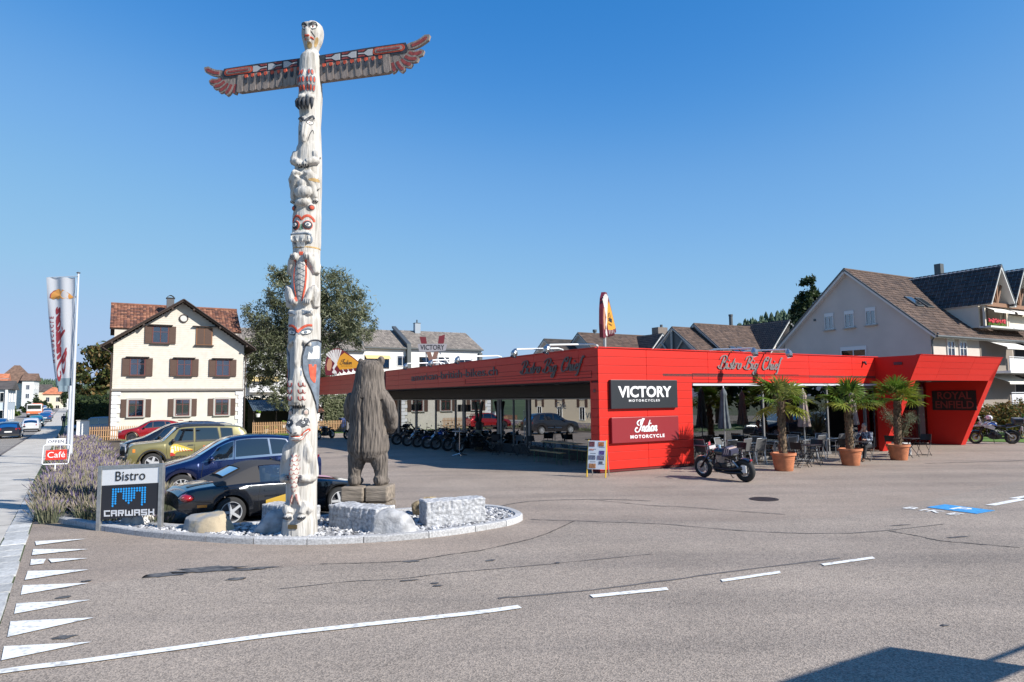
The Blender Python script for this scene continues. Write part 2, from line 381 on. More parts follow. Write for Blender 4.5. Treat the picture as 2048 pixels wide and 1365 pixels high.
sheet('lawn', [[(22.9, 36.0), (25.2, 33.9), (42, 42), (42, 47), (28, 43)]], M_GRASS, .03)
sheet('garden', [[gw(-14.6, 41.3)[:2], gw(12, 41.3)[:2], gw(12, 56)[:2], gw(-14.6, 62)[:2]]], M_GRASS, .012)
# slab joints across the pavement and the street kerb
for i, t in enumerate([3, 6.6, 10.2, 13.9, 17.4, 21, 24.8, 28.4, 31.9, 35.5, 39, 42.6, 46, 50, 54, 58, 62]):
    sheet('pavement_joint', [[S(-3, t)[:2], S(-.95, t)[:2], S(-.95, t+.022)[:2], S(-3, t+.022)[:2]]], M_CRACK, .016)
kb = thing('street_kerb', 'flat dark granite kerb between pavement and street', 'kerb', S(-3, 20))
for i in range(34):
    a = S(-3.06, -6+2.5*i); c = S(-3.06, -6+2.5*i+2.47); m_ = ((a[0]+c[0])/2, (a[1]+c[1])/2, (a[2]+c[2])/2+.008)
    if i == 0: kme = MB().box((0, 0, 0), (.13, 2.46, .06)).mesh('kerb_stone', mat('dark granite', (.12, .105, .10), .85, var=.3, scale=14, rnd=.15))
    o = put('kerb_stone', kme); o.location = m_; o.rotation_euler = (atan2(c[2]-a[2], 2.47), 0, R(32.8)); o.parent = kb; o.matrix_parent_inverse = Matrix.Translation(kb.location).inverted()
# row of granite setts where the pavement crosses the side road
gt = thing('gutter', 'row of pale granite setts along the pavement edge beside the white teeth', 'gutter', S(-.76, 10))
sme = [MB().box((0, 0, 0), (.36, .47+.02*k, .05), bev=.012).mesh('gutter_stone', mat('pale granite', (.40, .40, .39), .9, var=.2, scale=16, bump=.3, bscale=60, rnd=.22)) for k in range(3)]
for i in range(44):
    t = 2.2+.512*i; o = put('gutter_stone', random.choice(sme)); o.location = S(-.76+random.uniform(-.012, .012), t, .0+random.uniform(-.004, .004)); o.rotation_euler = (0, 0, R(32.8)+random.uniform(-.02, .02))
    o.parent = gt; o.matrix_parent_inverse = Matrix.Translation(gt.location).inverted()

def strip(name, pts, w, m, dz, jag=0.0, parent=None, kind='structure'):
    P = catmull([(p[0], p[1]) for p in pts], 8) if len(pts) > 2 else [Vector((*p, 0)) for p in pts]; n = len(P); polys = []
    L = []; Q = []
    for i, p in enumerate(P):
        d = (P[min(i+1, n-1)]-P[max(i-1, 0)]).normalized(); nn = Vector((-d.y, d.x, 0))*w*.5*(1+random.uniform(-jag, jag))
        off = Vector((-d.y, d.x, 0))*random.uniform(-jag, jag)*w*.8
        L.append(p+nn+off); Q.append(p-nn+off)
    for i in range(n-1): polys.append([L[i][:2], Q[i][:2], Q[i+1][:2], L[i+1][:2]])
    return sheet(name, polys, m, dz, kind, parent)
strip('asphalt_crack', [(-2.9, 10.44), (-2.02, 10.5), (-1.51, 10.63), (-1.01, 10.98), (-.55, 11.24), (-.15, 11.63), (.28, 12.09), (.66, 12.69), (1.22, 13.82)], .022, M_CRACK, .014, .5)
strip('asphalt_crack', [(1.83, 16.65), (2.37, 16.22), (3.08, 15.66), (3.89, 15.33), (4.8, 14.74), (5.59, 14.32)], .03, M_SEAL, .014, .5)
strip('asphalt_crack', [(.33, 14.04), (1.7, 13.68), (2.9, 13.35), (4.27, 12.6), (5.95, 12.33), (8.1, 13.08)], .03, M_SEAL, .014, .5)
strip('asphalt_crack', [(6.73, 12.47), (6.87, 12.24), (6.98, 11.98), (7.11, 11.64), (7.34, 11.47), (8.02, 11.07)], .03, M_CRACK, .014, .6)
strip('asphalt_crack', [(-.53, 15.46), (.39, 16.43), (2.07, 16.64), (3.21, 16.32)], .04, M_SEAL, .014, .4)
strip('asphalt_crack', [(-3.05, 9.11), (-2.22, 9.44), (-1.56, 9.55), (-.9, 9.84), (.53, 10.3), (2.12, 10.87)], .02, M_SEAL, .014, .6)
strip('asphalt_crack', [(14.5, 24.33), (16.5, 24.68), (18.52, 25.04), (24, 27)], .06, M_SEAL, .014, .3)
strip('asphalt_crack', [(-.2, 8.6), (1.2, 9.0), (3.0, 9.75), (4.9, 10.5)], .05, M_SEAL, .013, .3)
for i, (x, y, a, b) in enumerate([(-4.44, 10.2, .56, .2), (-4.94, 9.88, .32, .13), (-1.57, 10.54, .14, .07), (-1.05, 9.3, .07, .05), (-1.01, 9.18, .09, .05), (-1.42, 9.46, .14, .04), (-.37, 10.55, .09, .05), (-4.7, 7.36, .12, .07), (-5.66, 8.82, .1, .07), (-5.97, 9.29, .09, .06), (-5.86, 9.6, .07, .05), (-3.84, 9.63, .14, .08), (.64, 10.36, .06, .05), (4.55, 7.45, .05, .03), (-3.85, 10.18, .44, .09), (7.2, 13.0, .25, .03), (7.6, 11.9, .3, .04)]):
    poly = []; k = 18
    for j in range(k):
        t = 2*pi*j/k; rr = random.uniform(.55, 1.15); px_, py_ = a*rr*cos(t), b*rr*sin(t); c_, s_ = cos(.28), sin(.28)
        poly.append((x+px_*c_-py_*s_, y+px_*s_+py_*c_))
    sheet('oil_stain', [poly], M_STAIN, .016)

# painted markings
cl = [(-4.69, 6.445), (-4.145, 6.655), (-3.45, 6.955), (-2.645, 7.3), (-1.78, 7.6), (-.95, 7.86), (-.395, 8.04), (.06, 8.235)]
tag(strip('centre_line', [(-6.0, 5.75)]+cl, .125, M_WHITE, .02, 0, kind=None), 'long solid white centre line painted across the near side road', 'road marking')
for i, q in enumerate([[(.93, 8.68), (1.95, 8.98), (1.95, 8.86), (.96, 8.56)], [(2.75, 9.33), (3.69, 9.74), (3.67, 9.62), (2.74, 9.21)], [(4.44, 10.12), (5.4, 10.53), (5.38, 10.41), (4.44, 10.01)]]):
    tag(sheet('centre_dash', [q], M_WHITE, .02, None), ['white centre dash nearest the end of the solid line', 'white centre dash between two other dashes of the side road', 'white centre dash farthest right on the side road'][i], 'road marking', 'dashes of the centre line')
tw = ['farthest white yield tooth, nearest the lavender kerb', 'second white yield tooth from the lavender kerb', 'broken worn white yield tooth, third from the lavender kerb', 'fourth white yield tooth from the lavender kerb, smooth', 'scuffed white yield tooth with bare patches along its lower side', 'white yield tooth just beyond the three nearest the camera', 'white yield tooth second nearest to the camera', 'big white yield tooth nearest the camera, touching the centre line']
tt = [(-14.03, -3.35), (-13.96, -4.39), (-13.94, -5.16), (-13.9, -6.03), (-13.87, -6.9), (-13.83, -7.84), (-13.77, -8.68), (-13.77, -9.59)]
tb = [(-14.8, -3.1), (-14.75, -3.52), (-14.76, -3.88), (-14.73, -4.41), (-14.71, -4.75), (-14.68, -5.22), (-14.67, -5.64), (-14.65, -6.23), (-14.64, -6.56), (-14.61, -7.1), (-14.61, -7.52), (-14.58, -8.02), (-14.58, -8.33), (-14.54, -8.95), (-14.53, -9.27), (-14.5, -9.72)]
for i in range(8):
    a, b, c = gw(*tb[2*i]), gw(*tb[2*i+1]), gw(*tt[i])
    polys = [[a[:2], b[:2], c[:2]]]
    if i == 2:
        L_ = lambda p, q, k: (p[0]+(q[0]-p[0])*k, p[1]+(q[1]-p[1])*k)
        polys = [[a[:2], b[:2], L_(b, c, .22), L_(a, c, .26)], [L_(a, c, .3), L_(b, c, .36), c[:2]]]
    tag(sheet('yield_tooth', polys, M_WHITE, .02, None), tw[i], 'road marking', 'white yield teeth at the street mouth')
# BIKE lettering, parking sign and bay line on the forecourt
Mb = Matrix.Translation((*gw(1.17, -9.35)[:2], .021)) @ Matrix.Rotation(R(30-90), 4, 'Z')
mb = MB()
for ch, dx in (('B', 0), ('I', .27), ('K', .5), ('E', .88)):
    vs, fs = text(ch, .46, .0005, align='CENTER', bold=.006); mb.add(vs, fs, Mb @ Matrix.Translation((dx, 0, 0)))
tag(mb.build('bike_lettering', M_WHITE), 'white word BIKE painted on the asphalt', 'road marking')
pk = thing('parking_mark', 'blue square with a white P painted on the asphalt', 'road marking', (*gw(1.95, -9.95)[:2], .0))
MB().box((0, 0, .0165), (.72, 1.0, .003), M=Matrix.Rotation(G30, 4, 'Z')).build('blue_square', M_BLUEP, pk)
vs, fs = text('P', .62, .001, bold=.01); MB().add(vs, fs, Matrix.Translation((0, 0, .021)) @ Matrix.Rotation(R(30-90), 4, 'Z')).build('letter', M_WHITE, pk)
tag(sheet('bay_line', [[(10.32, 15.2), (10.48, 15.10), (12.6, 16.4), (12.5, 16.55)], [(11.5, 16.12), (11.9, 15.92), (13.4, 16.9), (13.1, 17.05)]], M_WHITE, .02, None), 'white parking bay line running out at the right edge', 'road marking')
mh = thing('manhole_cover', 'round rusty cast iron manhole cover in the forecourt', 'manhole cover', (5.93, 16.42, 0))
Mi = mat('cast iron', (.06, .05, .045), .6, .6, var=.3, scale=20, bump=.3)
MB().lathe([(.33, .0), (.33, .016), (.29, .018), (.29, .012)], 32).build('frame', Mi, mh)
b = MB().lathe([(.285, .0), (.285, .0145)], 32)
for i in range(-4, 5):
    h = sqrt(max(0, .27**2-(i*.06)**2)); b.box((i*.06, 0, .0165), (.025, 2*h, .004))
b.build('lid', Mi, mh)
# ================================================================== the kerbed island: kerb, gravel, stones
from mathutils import noise as NZ
from mathutils.bvhtree import BVHTree
ISL = [(-10.45, 15.6), (-10.07, 14.92), (-9.5, 14.4), (-8.79, 13.93), (-8.0, 13.38), (-7.21, 12.92), (-6.4, 12.52), (-5.52, 12.2), (-4.8, 11.98), (-3.99, 11.86), (-3.4, 11.83), (-2.8, 11.9), (-2.2, 12.03), (-1.57, 12.27), (-1.0, 12.6), (-.45, 13.04), (-.08, 13.4), (.12, 13.77), (.19, 14.1), (.12, 14.45), (-.05, 14.85), (-.32, 15.2), (-.69, 15.42), (-1.3, 15.4), (-2.1, 15.1), (-3, 14.72), (-4.2, 14.05), (-5.3, 13.42), (-6.2, 13.3), (-6.9, 13.55), (-7.6, 14.2), (-8.0, 15.0)]
P = [Vector(p) for p in catmull([p for p in ISL], 6)]; P = [Vector((p.x, p.y)) for p in P]
def resample(P, step):
    out = [P[0]]; acc = 0
    for a, b in zip(P, P[1:]):
        d = (b-a).length; 
        while acc+d >= step:
            k = (step-acc)/d; a = a.lerp(b, k); d = (b-a).length; out.append(a); acc = 0
        acc += d
    return out
Q = resample(P, .19)
kerb = thing('island_kerb', 'curved grey granite kerb around the gravel island of the totem pole', 'kerb', (-3, 12, 0))
def inward(i):
    d = (Q[min(i+1, len(Q)-1)]-Q[max(i-1, 0)]).normalized(); return Vector((-d.y, d.x))
M_KERB = mat('kerb granite', (.40, .40, .405), .9, var=.25, scale=30, bump=.4, bscale=90, rnd=.2)
i = 0
while i < len(Q)-2:
    n = min(random.choice([4, 5, 5, 6]), len(Q)-1-i)
    mb = MB(); vs = []
    for j in range(n+1):
        q = Q[i+j].copy(); w = inward(i+j)
        if j == 0: q = q.lerp(Q[i+1], .04)
        if j == n: q = q.lerp(Q[i+n-1], .04)
        h = .115 + NZ.noise(Vector((q.x*3, q.y*3, 0)))*.008
        for (o, z) in ((0, -.03), (.004, h-.02), (.022, h), (.15, h), (.162, h-.015), (.165, -.03)):
            p = q+w*o; vs.append((p.x+3, p.y-12, z+gz(p.x, p.y)))
    fs = [(6*j+k, 6*j+k+1, 6*j+k+7, 6*j+k+6) for j in range(n) for k in range(5)] + [(5, 4, 3, 2, 1, 0), tuple(6*n+k for k in range(6))]
    mb.add(vs, fs); mb.build('kerb_stone', M_KERB, kerb); i += n
inner = [Q[i]+inward(i)*.16 for i in range(len(Q))]
sheet('gravel_bed', [[(p.x, p.y) for p in inner]], mat('gravel bed', (.16, .155, .15), .95, var=.4, scale=30), .05)
def inside(x, y, poly):
    c = False; n = len(poly)
    for i in range(n):
        a, b = poly[i], poly[i-1]
        if (a[1] > y) != (b[1] > y) and x < (b[0]-a[0])*(y-a[1])/(b[1]-a[1])+a[0]: c = not c
    return c
mb = MB(); rng = random.Random(3); cnt = 0
while cnt < 5200:
    x, y = rng.uniform(-10, .2), rng.uniform(11.8, 15.5)
    if not inside(x, y, inner) or (x < -7.9 and y > 13.9+(-7.9-x)*.2): continue
    s = rng.choice([.025, .032, .04, .05, .06]); cnt += 1
    M = Matrix.Translation((x, y, gz(x, y)+.055+rng.uniform(0, .03))) @ Matrix.Rotation(rng.uniform(0, 6.3), 4, 'Z') @ Matrix.Rotation(rng.uniform(-.5, .5), 4, 'X') @ Matrix.Diagonal((s*rng.uniform(.8, 1.5), s*rng.uniform(.7, 1.1), s*rng.uniform(.5, .9), 1))
    vs = [(1, 0, .1), (.2, .9, -.1), (-.8, .5, .2), (-.7, -.7, -.1), (.4, -.9, .15), (.15, .1, .9), (-.1, 0, -.8)]
    vs = [tuple(c*rng.uniform(.8, 1.15) for c in v) for v in vs]
    mb.add(vs, [(0, 1, 5), (1, 2, 5), (2, 3, 5), (3, 4, 5), (4, 0, 5), (1, 0, 6), (2, 1, 6), (3, 2, 6), (4, 3, 6), (0, 4, 6)], M, rng.choice([0, 0, 1, 1, 2, 3]))
GM = [mat('white gravel', (.50, .50, .51), .85), mat('pale gravel', (.33, .33, .34), .85), mat('grey gravel', (.19, .19, .20), .85), mat('dark gravel', (.13, .13, .14), .85)]
tag(mb.build('gravel', GM), kind='stuff')

def rockmesh(seed, dims, cuts=7, rough=.10, sub=4):
    rg = random.Random(seed); bm = bmesh.new(); bmesh.ops.create_icosphere(bm, subdivisions=sub, radius=1)
    pl = []
    for k in range(cuts):
        n = Vector((rg.gauss(0, 1), rg.gauss(0, 1), rg.gauss(0, .8))).normalized(); pl.append((n, rg.uniform(.62, .85)))
    off = Vector((seed*7.1, seed*3.3, 0))
    for v in bm.verts:
        for n, d in pl:
            e = v.co.dot(n)-d
            if e > 0: v.co -= n*e*.92
        p = v.co*1.6+off
        v.co *= 1+rough*NZ.noise(p)+rough*.5*NZ.noise(p*2.7)+rough*.25*NZ.noise(p*7)
        v.co = Vector((v.co.x*dims[0]/1.6, v.co.y*dims[1]/1.6, v.co.z*dims[2]/.8))
    me = bpy.data.meshes.new('boulder'); bm.to_mesh(me); bm.free()
    me.polygons.foreach_set('use_smooth', [True]*len(me.polygons)); me.set_sharp_from_angle(angle=R(28)); return me
def boulder(label, x, y, dims, seed, m, rz=0, cuts=7, rough=.10, sink=.1, name='boulder'):
    me = rockmesh(seed, dims, cuts, rough); me.materials.append(m)
    zmax = max(v.co.z for v in me.vertices)
    for v in me.vertices: v.co.z = v.co.z*dims[2]/zmax if v.co.z > 0 else v.co.z*.4
    o = put(name, me, None, (x, y, gz(x, y)+.05), rz); tag(o, label, 'boulder' if name == 'boulder' else 'rock'); return o
M_LIME = mat('pale limestone', (.43, .42, .405), .9, var=.22, scale=5, bump=.5, bscale=24)
M_SAND = mat('sandy limestone', (.40, .33, .23), .9, col2=(.27, .27, .265), scale=2.2, bump=.5, bscale=20, lo=.42, hi=.52)
M_GREYR = mat('grey rock', (.34, .34, .345), .9, var=.3, scale=6, bump=.5, bscale=26)
M_BROWN = mat('brown rock', (.26, .20, .12), .95, var=.5, scale=9, bump=.7, bscale=20)
boulder('smooth whitish boulder under the carwash sign board', -7.42, 13.72, (.64, .52, .34), 11, M_LIME, .2, 3, .05)
boulder('two-toned sandy and grey boulder in front of the roadster rear wheel', -5.62, 12.92, (.98, .6, .37), 5, M_SAND, -.1, 8, .1)
boulder('rounded grey boulder just left of the totem pole foot', -4.42, 12.78, (.56, .5, .42), 21, M_GREYR, .3, 5, .08)
boulder('light grey boulder standing before the right end of the dark granite block', -2.22, 12.50, (.82, .46, .45), 33, M_GREYR, -.15, 6, .09)
boulder('small jagged brown rock behind the granite blocks near the bear', -1.75, 14.35, (.62, .5, .40), 47, M_BROWN, .4, 9, .22, name='rock')

def granite_block(label, loc, rz, d, grooves, seed, side=-1):
    """split granite block: rough faces, drill grooves down the front"""
    bm = bmesh.new(); bmesh.ops.create_cube(bm, size=1); bmesh.ops.scale(bm, vec=d, verts=bm.verts); bmesh.ops.translate(bm, vec=(d[0]/2, d[1]/2, d[2]/2), verts=bm.verts)
    bmesh.ops.bevel(bm, geom=bm.edges[:], offset=.018, segments=1, affect='EDGES')
    bmesh.ops.triangulate(bm, faces=bm.faces[:])
    for k in range(6):
        es = [e for e in bm.edges if e.calc_length() > .05]
        if not es: break
        bmesh.ops.subdivide_edges(bm, edges=es, cuts=1); bmesh.ops.triangulate(bm, faces=bm.faces[:])
    bm.normal_update()
    for v in bm.verts:
        p = v.co*5+Vector((seed*9, 0, 0)); a = NZ.noise(p)*.018+NZ.noise(p*3)*.012+NZ.noise(p*8)*.006
        v.co += v.normal*a
        if v.co.y < .03:
            for gx_, gl_ in grooves:
                e = abs(v.co.x-gx_)
                if e < .03 and v.co.z > d[2]*(1-gl_): v.co.y += (.03-e)*.9
    me = bpy.data.meshes.new('granite_block'); bm.to_mesh(me); bm.free(); me.materials.append(mat('split granite', (.37, .375, .39), .9, var=.35, scale=16, bump=.45, bscale=60))
    o = put('granite_block', me, None, loc, rz); return tag(o, label, 'stone block', 'granite blocks on the gravel island')
granite_block('granite block half hidden behind the totem pole', (-5.0, 13.75, .03), R(-30), (1.2, .42, .38), [(.2, .3), (.5, .3), (.8, .3)], 1)
granite_block('broad granite block with dark grooved front at the feet of the bear', (-3.47, 12.98, .03), R(-30), (1.18, .52, .47), [(.14, .9), (.36, 1), (.6, 1), (.86, .9), (1.0, .5)], 2)
granite_block('bright granite block with short drill grooves at the right end of the gravel', (-1.63, 12.96, .03), R(25), (1.2, .46, .5), [(.1, .35), (.29, .33), (.5, .35), (.72, .3)], 3)

# ================================================================== totem pole
TX, TY = -3.82, 12.40
totem = thing('totem_pole', 'tall carved wooden totem pole with spread wings and painted animal faces', 'totem pole', (TX, TY, .02), R(-14))
rows = [(.0,.315,0),(.34,.295,.003),(.36,.262,.02),(.43,.262,.03),(.69,.268,.023),(.91,.268,.02),(1.13,.285,.013),(1.35,.283,.005),(1.57,.268,.019),(1.75,.244,.042),(2.02,.256,.033),(2.15,.25,.025),(2.26,.228,.034),(2.46,.25,.035),(2.82,.262,.034),(3.18,.275,.034),(3.44,.268,.038),(3.5,.282,.036),(3.9,.284,.036),(3.97,.262,.04),(4.14,.262,.041),(4.46,.262,.041),(4.83,.252,.044),(5.19,.24,.05),(5.22,.256,.047),(5.86,.257,.047),(5.9,.246,.05),(6.24,.25,.055),(6.66,.246,.058),(7.04,.238,.061),(7.19,.208,.08),(7.5,.203,.07),(7.72,.198,.085),(7.86,.21,.075),(8.06,.222,.078),(8.3,.212,.079),(8.54,.205,.068),(8.79,.208,.077),(8.92,.185,.07),(9.0,.115,.09),(9.06,.125,.09),(9.15,.17,.1),(9.3,.20,.1),(9.42,.205,.1),(9.52,.17,.1),(9.58,.09,.1)]
U0 = .04
def axis(z):
    for a, b in zip(rows, rows[1:]):
        if a[0] <= z <= b[0]:
            k = (z-a[0])/(b[0]-a[0]); return a[1]+(b[1]-a[1])*k, a[2]+(b[2]-a[2])*k
    return rows[-1][1], rows[-1][2]
def cen(z): r, c = axis(z); return Vector((c*.857, c*.515, z))
def on(u, z, out=0.0):
    r, c = axis(z); t = (u+U0)/.26; return cen(z)+Vector((sin(t), -cos(t), 0))*(r+out)
mb = MB(); n = 40; vs = []; zs = []
for k in range(97):
    z = min(9.58, k*.1); zs.append(z)
for z in zs:
    r, c = axis(z); q = cen(z)
    for j in range(n): vs.append((q.x+r*cos(2*pi*j/n), q.y+r*sin(2*pi*j/n), z))
fs = [(i*n+j, i*n+(j+1) % n, (i+1)*n+(j+1) % n, (i+1)*n+j) for i in range(len(zs)-1) for j in range(n)] + [tuple(reversed(range(n))), tuple(range((len(zs)-1)*n, len(zs)*n))]
mb.add(vs, fs)
def lump(u, z, r, out=-.05): mb.ell(on(u, z, out), r, 14, 9, rot=Matrix.Rotation((u+U0)/.26, 3, 'Z'))
def limb(pts, r): mb.tube([on(*p) for p in pts], r, 10)
# eagle head, brow ridges and hooked beak; thighs and feet
lump(-.09, 9.45, (.1, .07, .055), -.02); lump(.09, 9.45, (.1, .07, .055), -.02)
mb.tube([on(0, 9.40, -.02), on(0, 9.30, .05), on(0, 9.2, .07), on(0, 9.1, .03)], [.04, .055, .05, .02], 10)
for s in (-1, 1):
    lump(.1*s, 8.36, (.105, .085, .22), -.02); lump(.09*s, 8.02, (.09, .08, .07), 0)
# snouted figure with folded arms
mb.tube([on(0, 7.62, -.03), on(0, 7.42, .04), on(0, 7.25, .08), on(0, 7.14, .06)], [.07, .075, .06, .035], 10)
for s in (-1, 1):
    lump(.11*s, 7.62, (.09, .06, .05), -.02)
    limb([(.24*s, 7.0, -.02), (.26*s, 6.86, .02)], [.075, .08]); limb([(.27*s, 6.83, .02), (.16*s, 6.8, .05), (.06*s, 6.76, .06)], [.075, .07, .06])
    lump(.05*s, 6.73, (.055, .05, .06), .05)
    limb([(.27*s, 6.3, -.02), (.2*s, 6.46, .03), (.09*s, 6.55, .06), (.06*s, 6.52, .06)], [.09, .1, .09, .07]); limb([(.07*s, 6.5, .05), (.17*s, 6.34, .03), (.23*s, 6.12, .02)], [.08, .07, .055])
    lump(.24*s, 6.07, (.06, .05, .04), .02)
mb.ell(on(0, 6.36, .03), (.09, .07, .09)); mb.ell(on(.02, 6.2, .03), (.17, .1, .12)); mb.ell(on(.0, 6.02, .0), (.15, .09, .08))
# beaver
for s in (-1, 1):
    lump(.17*s, 5.93, (.075, .05, .07), -.01); lump(.11*s, 5.6, (.09, .03, .09), -.005)
    limb([(.27*s, 5.08, -.03), (.31*s, 4.85, .0), (.29*s, 4.72, .01)], [.08, .085, .07]); limb([(.28*s, 4.74, .01), (.2*s, 4.92, .03), (.11*s, 5.05, .06)], [.07, .07, .06])
    lump(.09*s, 5.02, (.06, .06, .075), .05)
    limb([(.3*s, 4.12, -.02), (.26*s, 4.38, .02), (.2*s, 4.48, .02)], [.09, .1, .08]); limb([(.2*s, 4.42, .02), (.13*s, 4.22, .05)], [.07, .065]); lump(.11*s, 4.2, (.075, .08, .07), .03)
lump(0, 5.44, (.2, .05, .06), -.01); mb.box(on(0, 5.36, .02), (.34, .07, .16), (U0)/.26)
mb.ell(on(0, 4.6, .0), (.13, .05, .42))
# raven: brow band, beak ridge, folded wings, feet
mb.box(on(0, 4.0, -.05), (.44, .12, .1), U0/.26, bev=.03)
for s in (-1, 1): limb([(.03*s, 3.52, .0), (.13*s, 3.46, .02), (.22*s, 3.4, .0), (.26*s, 3.3, -.02)], [.04, .05, .05, .04])
limb([(0, 3.7, -.02), (0, 3.45, .05), (0, 3.1, .07), (0, 2.9, .03)], [.05, .07, .06, .045]); limb([(0, 3.0, .02), (0, 2.7, .03), (0, 2.4, .02)], [.08, .12, .13])
for s in (-1, 1):
    for k in range(3): lump(.07*s, 2.72-.12*k, (.07, .045, .07), .1)
    for k in range(3): lump(.02*s+.04*k*s, 2.38, (.02, .03, .06), .1)
# masked bear with fish
for s in (-1, 1): lump(.15*s, 2.22, (.06, .04, .065), .0)
lump(0, 1.98, (.22, .1, .2), -.02); mb.tube([on(0, 2.0, .02), on(0, 1.9, .1), on(0, 1.82, .12)], [.1, .11, .09], 12); mb.ell(on(0, 1.77, .08), (.1, .07, .06))
lump(.22, 1.5, (.1, .1, .2), -.03); lump(-.22, 1.5, (.1, .1, .2), -.03)
for s in (-1, 1):
    limb([(.3*s, 1.45, -.02), (.33*s, 1.2, .0), (.32*s, 1.07, .02)], [.085, .085, .075]); limb([(.32*s, 1.06, .02), (.2*s, 1.05, .05), (.09*s, 1.08, .07)], [.07, .065, .06])
    limb([(.26*s, .5, -.03), (.14*s, .58, .02), (.1*s, .46, .05)], [.1, .09, .07]); lump(.1*s, .4, (.08, .09, .05), .05)
mb.tube([on(0, 1.5, .0), on(0, 1.4, .03), on(0, 1.2, .05), on(0, .95, .04), on(0, .82, .02)], [.03, .08, .11, .1, .05], 12, flat=.6)
for s in (-1, 1): mb.tube([on(0, .84, .02), on(.05*s, .7, .03), on(.08*s, .6, .02)], [.04, .05, .03], 8, flat=.5)
M_TOTEM = mat('weathered carved wood', (.47, .45, .42), .85, col2=(.27, .25, .22), scale=3.2, stretch=(5, 5, .55), bump=.55, bscale=9, detail=9, lo=.30, hi=.52)
def crack(co, nn): return .006*NZ.noise(Vector((co.x*26, co.y*26, co.z*1.6)))+.004*NZ.noise(Vector((co.x*60, co.y*60, co.z*4)))
body = fused(mb, 'carved_trunk', M_TOTEM, totem, .0145, 2, crack)
bv = BVHTree.FromPolygons([v.co[:] for v in body.data.vertices], [tuple(p.vertices) for p in body.data.polygons])
def hit(u, z, out):
    t = (u+U0)/.26; d = Vector((sin(t), -cos(t), 0)); c = cen(z); h = bv.ray_cast(c+d*1.5, -d)
    return (h[0] if h[0] else c+d*.25)+d*out
BLK = mat('black totem paint', (.035, .04, .05), .7, var=.4, scale=14); RED = mat('red totem paint', (.50, .075, .035), .7, var=.3, scale=14); WHT = mat('white totem paint', (.68, .67, .64), .75, var=.1, scale=10)
GRY = mat('blue grey totem paint', (.13, .16, .20), .75, var=.3, scale=9); GRN = mat('green totem paint', (.16, .26, .18), .7); DRD = mat('dark red totem paint', (.26, .05, .045), .7, var=.3, scale=16); PNK = mat('pink wood stain', (.5, .38, .33), .8); OCH = mat('ochre stain', (.42, .28, .12), .9, var=.3, scale=10)
def inlay(name, poly, m, out=.006, rings=4, parent=None):
    """painted shape let into the carving, wrapped round the trunk; poly in (arc, height)"""
    cx = sum(p[0] for p in poly)/len(poly); cz = sum(p[1] for p in poly)/len(poly); n = len(poly)
    vs = [hit(cx, cz, out)]; fs = []
    for k in range(1, rings+1):
        for p in poly: vs.append(hit(cx+(p[0]-cx)*k/rings, cz+(p[1]-cz)*k/rings, out if k < rings else out))
    for p in poly: vs.append(hit(p[0], p[1], -.012))
    for j in range(n): fs.append((0, 1+j, 1+(j+1) % n))
    for k in range(rings):
        a = 1+k*n
        for j in range(n): fs.append((a+j, a+n+j, a+n+(j+1) % n, a+(j+1) % n))
    return MB().add(vs, fs).build(name, m, parent or totem, smooth=40)
def ov(cx, cz, a, b, rot=0, n=14): return [(cx+a*cos(2*pi*j/n)*cos(rot)-b*sin(2*pi*j/n)*sin(rot), cz+a*cos(2*pi*j/n)*sin(rot)+b*sin(2*pi*j/n)*cos(rot)) for j in range(n)]
def stripe(name, pts, w, m, out=.008, parent=None):
    pp = catmull(pts, 5); n = len(pp); vs = []; fs = []
    for i, p in enumerate(pp):
        d = (pp[min(i+1, n-1)]-pp[max(i-1, 0)]).normalized(); ww = w(i/(n-1)) if callable(w) else w
        for e in (-1, -.33, .33, 1): vs.append(hit(p.x-d.y*ww*.5*e, p.y+d.x*ww*.5*e, out if abs(e) < .9 else out*.3))
    for i in range(n-1):
        for k in range(3): fs.append((4*i+k, 4*i+k+1, 4*i+5+k, 4*i+4+k))
    return MB().add(vs, fs).build(name, m, parent or totem, smooth=40)
taper = lambda w: (lambda t: w*(.35+.65*sin(pi*min(1, max(0, t)))))
